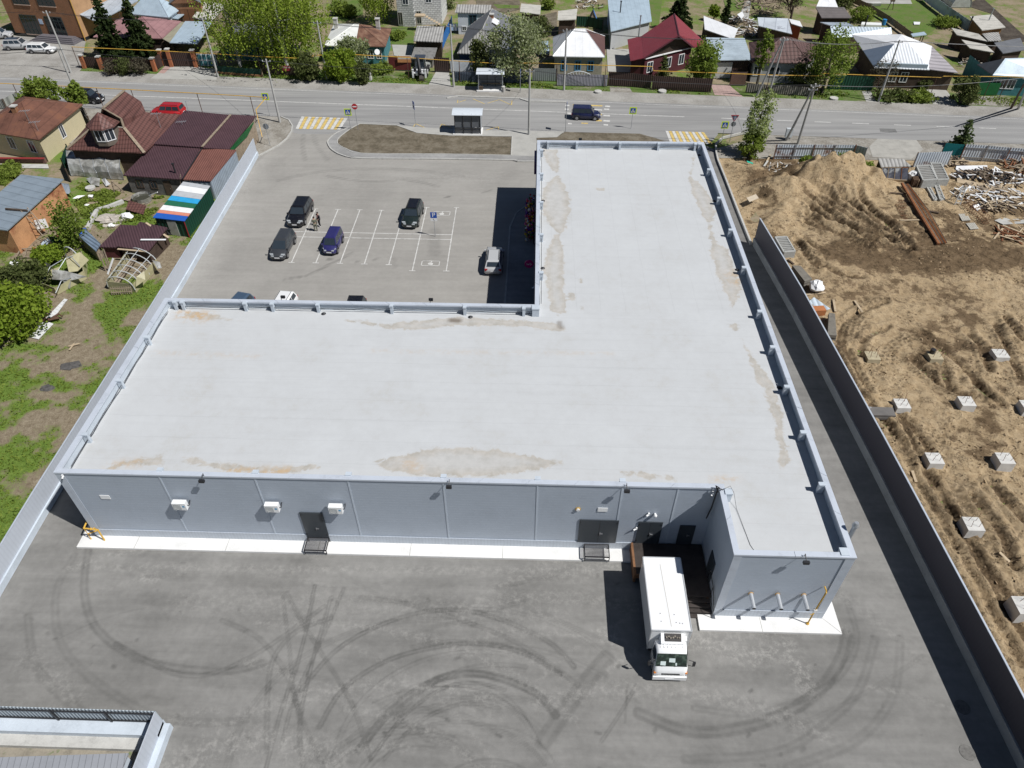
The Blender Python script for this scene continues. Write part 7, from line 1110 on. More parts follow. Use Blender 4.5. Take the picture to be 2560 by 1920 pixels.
# ================================================================== construction site: churned earth, heaps, footings and materials
class VN:
    def __init__(s, seed): s.g = np.random.RandomState(seed).rand(64, 64)
    def __call__(s, P, sc_):
        x = P[:,0]/sc_; y = P[:,1]/sc_; i = np.floor(x).astype(int); j = np.floor(y).astype(int); u = x-i; v_ = y-j; u = u*u*(3-2*u); v_ = v_*v_*(3-2*v_); g_ = s.g; a = lambda di, dj: g_[(i+di) % 64, (j+dj) % 64]
        return (a(0,0)*(1-u)+a(1,0)*u)*(1-v_)+(a(0,1)*(1-u)+a(1,1)*u)*v_-.5
vn = VN(3)
lz = lambda f, *p: [tuple(G(f, x, y, .2))[:2] for x, y in p]
ruts = [(lz('zh',(645,700),(860,850),(1090,1010)),.45,.26),(lz('zh',(650,770),(900,890),(1180,985)),.45,.24),(lz('zh',(625,810),(820,930),(1050,1000)),.4,.22),(lz('zh',(780,675),(1000,830),(1180,930)),.4,.24),(lz('zh',(1000,670),(1120,800),(1250,900),(1390,1065)),.5,.34),(lz('zh',(700,690),(950,830),(1240,1010)),.4,.2),(lz('zh',(620,860),(900,980),(1100,1060)),.4,.2),(lz('zh',(850,670),(1100,830),(1300,990)),.4,.2),
 (lz('zh',(560,1000),(640,1120),(720,1200)),.4,.2),(lz('zh',(600,980),(760,1100)),.35,.15),(lz('zh',(700,1150),(860,1250),(1030,1270)),.4,.15),
 (lz('zn',(600,930),(610,850),(650,760),(770,670),(960,600)),.35,.18),(lz('zn',(760,1010),(790,900),(870,830),(980,790)),.35,.18),(lz('zn',(640,930),(680,800),(760,720)),.3,.1),(lz('zn',(590,960),(640,1080),(760,1280),(860,1400)),.35,.15),(lz('zn',(640,950),(720,1100),(840,1300)),.35,.12),(lz('zn',(1180,1050),(1350,1200),(1520,1320)),.4,.22),(lz('zn',(1400,1080),(1460,1250),(1600,1330)),.4,.2),(lz('zn',(1600,840),(1700,960),(1760,1130)),.4,.2),(lz('zn',(1880,730),(1950,830),(2000,900)),.4,.25),(lz('zn',(1640,1230),(1760,1320),(1850,1400)),.4,.2),(lz('zn',(1060,1450),(1200,1600),(1300,1750)),.4,.2),(lz('zn',(930,1500),(1060,1640),(1150,1800)),.35,.15),(lz('zn',(1800,780),(1900,1000),(2000,1200)),.35,.15),(lz('zn',(1250,850),(1400,960),(1560,1100),(1750,1330)),.4,.15),
 (lz('zo',(380,90),(500,330),(640,560),(800,850),(1000,1200)),.35,.15),(lz('zo',(450,90),(600,370),(700,540)),.3,.12),(lz('zo',(560,330),(720,600),(900,900),(1010,1080)),.4,.16),(lz('zo',(780,430),(900,600),(960,760)),.4,.22),(lz('zo',(870,380),(960,500),(1020,560)),.4,.22),(lz('zo',(620,380),(800,700),(940,900)),.3,.12)]
mounds = [(tuple(G('zh',850,440,2.5))[:2],6.4,4.2,3.2),(tuple(G('zh',1000,520,1.0))[:2],4.5,3,1.2),(tuple(G('zh',690,500,1.2))[:2],3.5,2.6,1.5),(tuple(G('zh',420,545,1.6))[:2],4.0,2.6,2.0),(tuple(G('zh',520,640,1.2))[:2],2.6,3.4,1.5),(tuple(G('zh',420,780,1.1))[:2],2.4,2.6,1.3),(tuple(G('zh',60,430,.5))[:2],3.5,2.0,.7),(tuple(G('zh',270,480,.5))[:2],2.6,1.6,.8)]
holes = [(tuple(G('zh',290,830,.0))[:2],1.6,1.4,.8)]
def earth_z(P):
    z = .12+vn(P,6)*.30+vn(P+31,2.1)*.18+vn(P+77,.8)*.15+vn(P+7,.42)*.16
    for c, rx, ry, h in mounds: dd = np.sqrt(((P[:,0]-c[0])/rx)**2+((P[:,1]-c[1])/ry)**2)+vn(P+11,1.2)*.35; z = z+.8*h*np.clip(1.05-dd,0,1)**1.05*(1+.30*vn(P+5,1.1)+.16*vn(P+6,.5))
    for c, rx, ry, h in holes: z = z-h*np.exp(-(((P[:,0]-c[0])/rx)**2+((P[:,1]-c[1])/ry)**2))
    for ln, wd, dp in ruts:
        d, S = seg_dist(P, smooth_line(ln, 3), True); z = z-1.15*dp*np.exp(-(d/(wd*.75))**4)*(1+.8*vn(P+3,.5)+.5*np.cos(S*12+d*6))+.85*dp*np.exp(-((d-wd*1.6)/(wd*.6))**2)*(1+1.2*vn(P+13,.4))
    f = np.clip((P[:,0]-fence_x(P[:,1])-.2)/2, 0, 1)*np.clip((57.8-P[:,1])/2, 0, 1); return (z+.22)*f+.0
me, P = grid('construction_earth', 52.0, 104, -22, 58.4, .17, zf=earth_z, keep=lambda c: (c[:,0] > np.where(c[:,1] < 38.4, fence_x(c[:,1])+.05, 52.45)))
wet = np.clip(vn(P+19,7)*1.1+vn(P+2,2.5)*.8+vn(P+9,.9)*.8-.08, 0, 1)
for ln, wd, dp in ruts: wet = np.maximum(wet, .75*np.exp(-(seg_dist(P, smooth_line(ln, 3))/(wd*.8))**2)*(.7+.9*vn(P+23,.7)))
for ln, wd, k in ((lz('zh',(300,560),(520,500)),2.0,1.),(lz('zn',(300,500),(900,540),(1500,560)),2.5,.4),(lz('zh',(900,1100),(1500,1150),(2100,1100)),2.8,.75)): wet = np.maximum(wet, k*np.exp(-(seg_dist(P, ln)/wd)**2)*(1+vn(P+40,1.1)))
for ln, wd in ((lz('zn',(750,720),(1200,680)),2.6),(lz('zh',(560,720),(480,860)),1.4),(lz('zh',(1500,620),(1700,720)),3.0),(lz('zo',(420,200),(700,760),(930,1100)),.8)): wet = wet*(1-.85*np.exp(-(seg_dist(P, ln)/wd)**2))
for c, r1_, r2_, h in mounds[:3]: wet = wet*(1-.6*np.exp(-(((P[:,0]-c[0])/r1_)**2+((P[:,1]-c[1])/r2_)**2)*1.5))
trk = np.zeros(len(P)); R1 = random.Random(21)
extra = [([(r0[0]+dx, r0[1]+dy) for r0 in ln], wd) for ln, wd, dp in ruts for dx, dy in ((R1.uniform(-1.6,1.6), R1.uniform(-1.2,1.2)), (R1.uniform(-3,3), R1.uniform(-2,2)))]
for ln, wd in extra+[(l_, w_) for l_, w_, d_ in ruts]:
    d, S = seg_dist(P, smooth_line(ln, 3), True); k_ = R1.uniform(.4,.9)
    for o_ in (.0, .42): trk = np.maximum(trk, k_*np.exp(-((d-o_)/.13)**4)*(.55+.45*np.sign(np.sin(S*10+o_*9)))*np.clip(.75+1.6*vn(P+50,.9),0,1))
setattr_f(me, 'track', trk)
setattr_f(me, 'wet', np.clip(wet, 0, 1)); t = NT('churned_earth'); n1 = t.noise(1.3,7,.7); n2 = t.noise(7,4,.7); n3 = t.noise(.5,4,.6); f = t.math('ADD', t.math('MULTIPLY', n1, .6), t.math('MULTIPLY', n2, .4))
dry = t.ramp(f, [(.34,(.27,.19,.105)),(.47,(.40,.295,.175)),(.64,(.53,.41,.26))]); dk = t.ramp(f, [(.34,(.065,.044,.025)),(.5,(.15,.103,.059)),(.68,(.25,.177,.107))]); fac = t.math('ADD', t.attr('wet'), t.math('MULTIPLY', t.math('SUBTRACT', n1, .5), 1.9)); ear = t.mix(t.ramp(fac, [(.2,0.0),(.44,1.0)]), dry, dk); ear = t.mix(t.attr('track'), ear, (.075,.054,.034)); cr = t.math('ABSOLUTE', t.math('SUBTRACT', t.noise(.9,5,.6), .5)); ear = t.mix(1.0, ear, t.ramp(cr, [(0,.45),(.008,.6),(.016,1.0),(1,1.0)]), 'MULTIPLY'); t.bump(t.math('ADD', f, t.math('MULTIPLY', t.noise(16,4,.7), .35)), 1.0, .22); link_struct('construction_earth', me, t.fin(ear, .95, 0, .1)); me.shade_smooth()
def ez(x, y): return float(earth_z(np.array([[x, y]]))[0])
def E_(f, X, Y, z=.2): p = G(f, X, Y, z); p.z = ez(p.x, p.y); return p
sheet('sandy_ground', [(104,-34),(150,-34),(150,58),(104,58)], .05, ground_mat('far_earth',(.11,.08,.05),(.2,.15,.09),(.3,.23,.15)))
# footings
FT = mat('footing_concrete',(.58,.565,.53),.9,0,.12,2,.1); FTY = mat('sandy_concrete',(.42,.36,.24),.9,0,.15,2,.1)
for f, X, Y, h, s, lb, m_ in (('zn',865,1010,.6,1.2,'low sandy concrete footing nearest the dark fence in the far row',FTY),('zn',1345,1008,.65,1.2,'sandy concrete footing with a black pipe stub in the far row',FTY),('zn',1850,993,.7,1.25,'pale concrete footing at the right of the far row',FT),('zn',1093,1378,.65,1.2,'pale concrete footing just right of the lying slab',FT),('zn',1590,1360,.9,1.2,'tall pale concrete footing with slanting rebar in the second row',FT),('zn',2068,1390,.9,1.2,'concrete footing cut by the right edge of the photo in the second row',FT),('zo',608,262,.75,1.2,'pale concrete footing in the third row, by the fence track',FT),('zo',926,262,.9,1.2,'pale concrete footing at the right of the third row',FT),('zo',783,558,1.0,1.25,'tall pale concrete footing alone in the fourth row',FT),('zo',1018,925,1.1,1.35,'large pale concrete footing cut by the right edge, nearest the viewer',FT)):
    p = G(f, X, Y, h+.1); z0 = ez(p.x,p.y)-.3; s = s*.9; t = thing('concrete_footing', lb, 'footing', (p.x,p.y,z0), 0, 'concrete footings with rebar on the building plot'); hs = s/2; part('block', MB().loft([[(p.x-hs*1.05,p.y-hs*1.05,z0),(p.x+hs*1.05,p.y-hs*1.05,z0),(p.x+hs*1.05,p.y+hs*1.05,z0),(p.x-hs*1.05,p.y+hs*1.05,z0)],[(p.x-hs,p.y-hs,h+.1),(p.x+hs,p.y-hs,h+.1),(p.x+hs,p.y+hs,h+.1),(p.x-hs,p.y+hs,h+.1)]]), m_, t)
    for dx, dy in ((-.25,-.25),(.25,-.25),(.25,.25),(-.25,.25)): part('rebar', MB().tube([(p.x+dx,p.y+dy,h),(p.x+dx+rnd.uniform(-.1,.25),p.y+dy+.05,h+.1+rnd.uniform(.5,.9))], .018, 4), RUSTY, t)
    if 'black pipe' in lb: part('pipe_stub', MB().tube([(p.x-.15,p.y+.3,h),(p.x-.15,p.y+.3,h+.5)], .22, 10), BLACK, t)
FW = mat('formwork_grey',(.40,.40,.375),.8,.1,.15,3,.1)
def stack(label, c4, z, h, n, rungs, m_=FW):
    q = [G(*p, z) for p in c4]; cen = sum(q, Vector())/4; zb = ez(cen.x,cen.y); t = thing('formwork_stack', label, 'formwork', (cen.x,cen.y,zb), 0, 'stacks of formwork panels'); lo = [Vector((p.x,p.y,z-h)) for p in q]; dz = h/n
    for k in range(n):
        zz = z-h+dz*k; m = MB()
        for a, b in ((0,1),(1,2),(2,3),(3,0)): m.beam(Vector((q[a].x,q[a].y,zz+dz*.45)), Vector((q[b].x,q[b].y,zz+dz*.45)), .13, dz*.85)
        for r in range(rungs): u = (r+.5)/rungs; m.beam(Vector((*q[0].lerp(q[3],u).to_2d(),zz+dz*.45)), Vector((*q[1].lerp(q[2],u).to_2d(),zz+dz*.45)), .10, dz*.75)
        part('panel', m, m_, t)
    part('core', MB().prism([tuple(cen.lerp(p,.92))[:2] for p in q], z-h, z-dz*.95), WOODD, t)
stack('formwork stack with a ladder-like top right behind the dark fence',[('zn',185,212),('zn',272,206),('zn',205,92),('zn',118,96)],1.05,.95,5,9); stack('small formwork stack half hidden by the dark fence',[('zn',120,215),('zn',165,210),('zn',135,135),('zn',88,140)],.7,.6,3,8); stack('taller formwork stack in front of the galvanised gates, left one',[('zh',1480,552),('zh',1582,545),('zh',1530,440),('zh',1432,446)],1.5,1.4,8,9); stack('formwork stack in front of the galvanised gates, right one',[('zh',1585,548),('zh',1667,545),('zh',1610,428),('zh',1535,424)],1.3,1.2,7,10)
stack('single narrow formwork panel lying left of its twin',[('zh',1560,692),('zh',1580,688),('zh',1525,590),('zh',1505,592)],.62,.4,1,10); stack('single narrow formwork panel lying right of its twin',[('zh',1605,690),('zh',1636,686),('zh',1592,578),('zh',1566,582)],.68,.45,1,10)
def pile(label, c4, z, h, n, m_): 
    q = [G(*p, z) for p in c4]; cen = sum(q, Vector())/4; t = thing('board_stack', label, 'boards', (cen.x,cen.y,z-h))
    for k in range(n): o = Vector((rnd.uniform(-.05,.05),rnd.uniform(-.06,.06),0)); part('board', MB().slab([p+o-Vector((0,0,h*k/n)) for p in q], h/n*.85), m_, t)
BRD = mat('grey_shuttering_board',(.17,.155,.13),.9,0,.3,2,.2,.2); pile('stack of dark shuttering boards behind the dark fence, farther one',[('zn',345,442),('zn',402,422),('zn',312,322),('zn',248,318)],.9,.9,6,BRD); pile('stack of dark shuttering boards behind the dark fence, nearer one',[('zn',522,852),('zn',592,858),('zn',578,688),('zn',532,682)],.95,.95,6,BRD); pile('pair of grey concrete slabs lying by the dark fence among footings',[('zn',828,1470),('zn',1046,1476),('zn',1020,1412),('zn',798,1406)],.62,.5,2,mat('dark_slab',(.15,.14,.13),.8,0,.15,1,.1,stain=((.5,.5,.5),.35,1.2)))
def bag(label, f, X, Y, r): p = E_(f, X, Y); solo('bulk_bag', MB().blob((p.x,p.y,p.z+r*.6),(r,r*.9,r*.75),int(X),10,.22), WHITE, label, 'bag')
bag('crumpled white bulk bag lying by the dark fence','zn',422,520,.75); bag('white bulk bag beside the patched site shed','zh',1395,555,.7)
def sheetj(name, label, cat, f, pts, m_, th=.04): solo(name, MB().slab([G(f,*p) for p in pts], th), m_, label, cat)
sheetj('corrugated_sheet','white corrugated sheet lying on the earth by the dark fence','roof sheet','zn',[(362,606,.35),(470,676,.3),(540,650,.35),(415,562,.4)],CORW); p = E_('zn',440,690); solo('orange_crate', MB().rbox((p.x,p.y),1.1,.75,p.z,p.z+.6,.1), mat('orange_plywood',(.42,.16,.06),.8,0,.1,2), 'orange plywood crate beside the white corrugated sheet', 'crate')
for f, a, b, lb in (('zn',(558,596),(576,684),'short pale plank standing out of the earth by the boards'),('zn',(724,596),(776,700),'pale plank lying alone in the middle of the churned earth'),('zn',(345,552),(498,542),'pale plank below the crumpled bulk bag'),('zh',(1305,858),(1455,862),'long pale plank touching the rusty pipe bundle'),('zh',(1232,662),(1345,672),'dark plank above the rebar mats'),('zo',(885,705),(935,742),'small pale plank lying below the lone fourth row footing'),('zo',(500,328),(522,372),'short white plank on the fence track'),('zn',(212,282),(255,320),'plank sticking out above the dark shuttering boards'),('zh',(1520,795),(1590,803),'dark plank on the trampled sand'),('zh',(315,465),(370,365),'grey plank leaning in the debris near the rusty fence'),('zh',(430,460),(520,490),'brown plank in the debris near the rusty fence'),('zh',(490,455),(570,450),'pale planks stacked in the debris near the rusty fence')):
    p, q = E_(f,*a), E_(f,*b); solo('plank', MB().beam(p+Vector((0,0,.1)), q+Vector((0,0,.12)), .2, .07), WOODD if 'dark' in lb or 'brown' in lb else WOODL, lb, 'plank')
t = thing('pipe_bundle','long bundle of rusty pipes and bars lying across the site','pipe bundle',tuple(E_('zh',1470,830))); a0, a1 = E_('zh',1330,610), E_('zh',1605,1035); sd_ = Vector((1,.25,0)).normalized()
for i in range(9): o = sd_*(-.6+.17*i); part('pipe', MB().tube([a0+o*.7+Vector((0,0,.5 if i < 3 else .35)), a0.lerp(a1,.5)+o+Vector((0,0,.45)), a1+o*.8+Vector((0,0,.25))], .11 if i < 3 else .05, 6), (RUSTY, mat('bright_rust',(.33,.13,.045),.85,.1,.3,3), mat('brown_grey_bar',(.16,.13,.10),.8,.2,.3,3))[(i*7) % 3], t)
t = thing('rebar_mats','rusty rebar mats lying beside the pipe bundle','rebar',tuple(E_('zh',1350,750))); c = [G('zh',X,Y,.35) for X, Y in ((1330,840),(1452,822),(1372,668),(1252,682))]; m = MB()
for i in range(13): m.tube([c[0].lerp(c[1],i/12),c[3].lerp(c[2],i/12)], .025, 4)
for i in range(7): m.tube([c[0].lerp(c[3],i/6),c[1].lerp(c[2],i/6)], .02, 4)
part('bars', m, RUSTY, t)
t = thing('rebar_cage','thin rusty rebar cage lying near the pallets','rebar',tuple(E_('zh',1850,810))); a, b = E_('zh',1765,740), E_('zh',1935,880); m = MB(); n_ = Vector((.35,.2,0))
for o in (n_,-n_,n_+Vector((0,0,.6)),-n_+Vector((0,0,.6))): m.tube([a+o+Vector((0,0,.1)),b+o+Vector((0,0,.1))], .025, 4)
for i in range(14): q = a.lerp(b,i/13)+Vector((0,0,.1)); m.tube([q+n_,q-n_,q-n_+Vector((0,0,.6)),q+n_+Vector((0,0,.6)),q+n_], .018, 4)
part('bars', m, RUSTY, t)
house('site_shed','shabby site shed with a broken slate roof and glazed frames leaning on its front','shed',[('zh',1172,458),('zh',1392,452),('zh',1335,400),('zh',1150,394)],[1.9,1.9,2.3,2.3],'flat',0,SLATE,WOODD,ins=.1); t = thing('glazed_frames','dark glazed frames leaning against the site shed above a tan board','window frames',tuple(E_('zh',1270,560)))
for i in range(4): a, b = G('zh',1165+50*i,572,.1), G('zh',1213+50*i,572,.1); a2, b2 = G('zh',1180+48*i,462,1.8), G('zh',1226+48*i,462,1.8); part('pane', MB().plate([a,b,b2,a2], .05), mat('dusty_glass',(.10,.105,.13),.3,0,.5,2,.2,stain=((.40,.42,.42),.4,1.0)), t); m = MB(); m.beam(a,a2,.08); m.beam(a,b,.08); m.beam(a2,b2,.08); part('frame', m, RUSTY if i == 3 else WOOD, t)
part('tan_board', MB().plate([G('zh',1190,580,.05),G('zh',1385,588,.05),G('zh',1385,556,.7),G('zh',1190,545,.7)], .05), WOODL, t)
sheetj('tarpaulin','grey-green tarpaulin lying in front of the site shed','tarpaulin','zh',[(1150,592,.28),(1345,602,.28),(1330,655,.26),(1200,642,.26)],mat('grey_green_tarp',(.20,.24,.20),.8,0,.1,1)); sheetj('white_rag','white rag near the head of the pipe bundle','rag','zh',[(1300,650,.35),(1340,655,.35),(1335,668,.35),(1310,662,.35)],WHITE); sheetj('beige_board','beige board lying on the earth heap near the side lane','board','zh',[(193,682,.9),(262,655,.95),(282,684,.9),(215,712,.85)],mat('beige_board',(.52,.44,.33),.85,0,.1,2)); sheetj('turquoise_sheet','small turquoise sheet near the leafy tree','sheet','zh',[(195,412,.6),(240,428,.6),(240,436,.6),(200,424,.6)],plain('turquoise',(.03,.5,.36),.5)); sheetj('white_sheet_pile','pile of bright white corrugated sheets below the galvanised fence','roof sheets','zh',[(1715,478,.5),(1945,480,.5),(1945,445,.6),(1720,450,.6)],TINW,.2)
p = E_('zh',1418,600); t = thing('brush_crate','dark brown crate of tied rods beside the white bulk bag','crate',tuple(p)); part('rods', MB().prism([(p.x-.7,p.y-.5),(p.x+.7,p.y-.6),(p.x+.5,p.y+.5),(p.x-.5,p.y+.5)],p.z,p.z+.9), mat('brown_rods',(.10,.06,.035),.9,0,.3,6,pat=('corr',DX,.15,.6)), t); part('strap', MB().beam(p+Vector((-.1,-.6,0)),p+Vector((-.1,-.5,.95)),.08), WOODL, t)
def heap(label, f, X, Y, rx, ry, h, n, cols_, L0=.6, L1=2.0):
    p = E_(f, X, Y); ms = [MB() for _ in cols_]; R = random.Random(int(X)); t = thing('scrap_heap', label, 'scrap heap', tuple(p))
    for i in range(n):
        a = R.uniform(0,6.28); r = math.sqrt(R.random()); c = p+Vector((rx*r*math.cos(a),ry*r*math.sin(a),h*(1-r)*R.uniform(.4,1)+.08)); b = R.uniform(0,6.28); L = R.uniform(L0,L1)/2; d = Vector((math.cos(b),math.sin(b),R.uniform(-.25,.25)))*L; ms[R.randrange(len(ms))].beam(c-d, c+d, R.uniform(.08,.22), R.uniform(.03,.08))
    for m_, mt_ in zip(ms, cols_):
        o = part('timber_scraps', m_, mt_, t); o['kind'] = 'stuff'
heap('heap of broken pale timber offcuts in the middle right of the site','zh',1960,690,4.2,2.4,.9,190,[WOODL,WOOD,WHITE]); heap('untidy heap of boards and white scraps below the white sheet pile','zh',1960,555,4.5,2.0,1.1,190,[WOOD,WOODD,WHITE,BLACK,WOODD]); heap('loose lath and crate pieces right of the timber heap','zh',2020,765,3.0,1.2,.5,50,[WOODL,WOODD]); heap('bristling dark debris along the galvanised fence','zh',1700,440,1.6,1.0,1.2,46,[WOOD,WOODL,WOODD],1.0,2.2); heap('stacked timber at the right edge by the galvanised fence','zh',2180,490,1.6,2.2,1.0,40,[WOOD,RUSTY],1.5,3); heap('rusty bars and boards at the right edge','zh',2160,965,3,1.2,.4,36,[RUSTY,WOODL],1.5,3.5); heap('grey debris of boards near the rusty fence and leafy tree','zh',430,480,3,1.4,.5,34,[WOOD,CONC]); heap('scrap timber and branches behind the white tilted roof','zd',800,330,3.0,5.5,1.6,150,[WOOD,WOODD,BLACK,WHITE],.8,2.6); heap('heap of old boards at the top beside the bare tree','zd',1000,70,4,5,1.5,70,[WOOD,WOODD],1,3); heap('pale junk between the last two houses on the right','ze',1600,735,2.0,1.5,1.4,50,[WHITE,CONC,WOOD],.4,1.2); heap('sundry junk in the back garden above the board sheds','zc',1290,30,3,3,.8,40,[WOOD,WHITE,WOODD],.5,1.5)
def pallet(label, c4): 
    q = [G('zh',X,Y,.35) for X, Y in c4]; t = thing('pallet', label, 'pallet', tuple(sum(q,Vector())/4))
    for i in range(5): u = i/4; part('slat', MB().beam(q[0].lerp(q[1],u), q[3].lerp(q[2],u), .17, .04), mat('grey_pallet_wood',(.40,.38,.33),.9,0,.15,3), t)
    for u in (.04,.5,.96): part('bearer', MB().beam(q[0].lerp(q[3],u)-Vector((0,0,.09)), q[1].lerp(q[2],u)-Vector((0,0,.09)), .1, .12), WOODD, t)
pallet('grey pallet beside the rebar cage, farther one',[(1768,850),(1818,846),(1790,798),(1740,800)]); pallet('grey pallet beside the rebar cage, nearer one',[(1828,912),(1878,908),(1846,864),(1795,868)])
p = E_('zh',1720,730); t = thing('step_ladder','white-splashed step ladder standing on the site beside the timber heap','ladder',tuple(p)); m = MB()
for s_ in (-.3,.3): m.beam(p+Vector((s_-.2,-.5,0)),p+Vector((s_*.6,0,2.0)),.07); m.beam(p+Vector((s_-.3,.7,0)),p+Vector((s_*.6,0,2.0)),.06)
part('frame', m, FRW, t)
for i in range(5): u = (i+.5)/5; part('tread', MB().beam(p+Vector((-.3-.1,-.5+.5*u,2*u)),p+Vector((.3-.1,-.5+.5*u,2*u)),.1,.04), FRW, t)
sheetj('white_sheeting','white panel with grey back lying among loose laths','panel','zh',[(1838,740,.6),(1895,722,.7),(1930,770,.3),(1880,785,.3)],WHITE); sheetj('chipboard','tan chipboard sheets laid against the heap below the white sheet pile','boards','zh',[(1725,570,.5),(1920,610,.4),(1925,580,.7),(1725,538,.8)],WOODL)
p = G('zh',490,258); t = thing('meter_box','small pale grey meter box on a post by the leaning pole pair','meter box',(p.x,p.y,0)); part('box', MB().box(p.x-.42,p.x+.42,p.y-.2,p.y+.2,.35,1.5), plain('meter_grey',(.52,.55,.56),.5), t); part('stand', MB().box(p.x-.3,p.x+.3,p.y-.12,p.y+.12,0,.35), CONC, t)
sheet('cement_spill', [tuple(G('zh',*q,.3))[:2] for q in ((1995,850),(2090,815),(2240,810),(2240,870),(2060,880))], .36, mat('cement_grey_spill',(.42,.41,.38),.95,0,.2,1.2,.1))
# ================================================================== trees, shrubs, weeds
def leafmat(name, stops, scale=1.6):
    t = NT(name); n1 = t.noise(scale, 3, .6); n2 = t.noise(9, 2, .6); f = t.math('ADD', t.math('MULTIPLY', n1, .55), t.math('MULTIPLY', n2, .45)); c = t.ramp(f, [(.36, stops[0]), (.5, stops[1]), (.63, stops[2])]); m = t.fin(c, .7, 0, .15)
    tr = t.n('ShaderNodeBsdfTranslucent'); mx = t.n('ShaderNodeMixShader'); mx.inputs[0].default_value = .45; t.l(c, tr.inputs[0]); t.l(t.b.outputs[0], mx.inputs[1]); t.l(tr.outputs[0], mx.inputs[2]); t.l(mx.outputs[0], t.out.inputs[0]); return m
LM = dict(birch=leafmat('birch_leaves', ((.16,.23,.025),(.25,.33,.042),(.36,.43,.075))), green=leafmat('green_leaves', ((.12,.18,.026),(.195,.265,.042),(.29,.35,.08))), yellow=leafmat('yellow_green_leaves', ((.13,.20,.018),(.205,.285,.03),(.30,.37,.05))), blossom=leafmat('white_blossom_leaves', ((.14,.18,.05),(.26,.30,.13),(.55,.56,.42)), 2.5), silver=leafmat('pale_silvery_leaves', ((.17,.22,.055),(.31,.37,.13),(.52,.56,.34)), 2.5),
  spruce=leafmat('spruce_needles', ((.018,.032,.012),(.04,.062,.018),(.075,.10,.03))), pine=leafmat('pine_needles', ((.06,.09,.03),(.10,.14,.05),(.16,.19,.08))), twig=leafmat('bare_grey_twigs', ((.07,.06,.042),(.12,.105,.07),(.17,.15,.10))), olive=leafmat('olive_shrub_leaves', ((.07,.09,.028),(.12,.145,.045),(.18,.20,.075))), weed=leafmat('weed_leaves', ((.14,.19,.03),(.205,.27,.045),(.28,.34,.075)), .8))
BARK = mat('grey_bark',(.10,.085,.07),.95,0,.3,3,.2); BBARK = mat('white_birch_bark',(.45,.44,.41),.9,0,.3,4,.3); BRNB = mat('brown_bark',(.075,.055,.042),.95,0,.3,3,.2)
def cards(name, C, size, seed, mt_, parent=None, off=None, flat=False, kind=None, up=.0):
    r = np.random.RandomState(seed); n = len(C); a = r.normal(size=(n,3)); a /= np.linalg.norm(a,axis=1)[:,None]; b = np.cross(a, r.normal(size=(n,3))); b /= np.linalg.norm(b,axis=1)[:,None]
    if flat: b[:,2] = np.abs(b[:,2])*.3+.6
    s = size*(.6+.8*r.rand(n))[:,None]*.5; V_ = np.stack([C-a*s-b*s*.65, C+a*s*.5-b*s*.8, C+a*s+b*s*.65, C-a*s*.4+b*s*.9], 1).reshape(-1,3)
    if off is not None: V_ = V_-np.array(off)
    me = bpy.data.meshes.new(name); me.vertices.add(4*n); me.vertices.foreach_set('co', V_.astype(np.float32).ravel()); me.loops.add(4*n); me.loops.foreach_set('vertex_index', np.arange(4*n,dtype=np.int32)); me.polygons.add(n)
    me.polygons.foreach_set('loop_start', np.arange(0,4*n,4,dtype=np.int32)); me.polygons.foreach_set('loop_total', np.full(n,4,np.int32)); me.update(calc_edges=True); me.materials.append(mt_)
    o = bpy.data.objects.new(name, me); COL.objects.link(o)
    if parent: o.parent = parent
    if kind: o['kind'] = kind
    return o
SEED = [100]
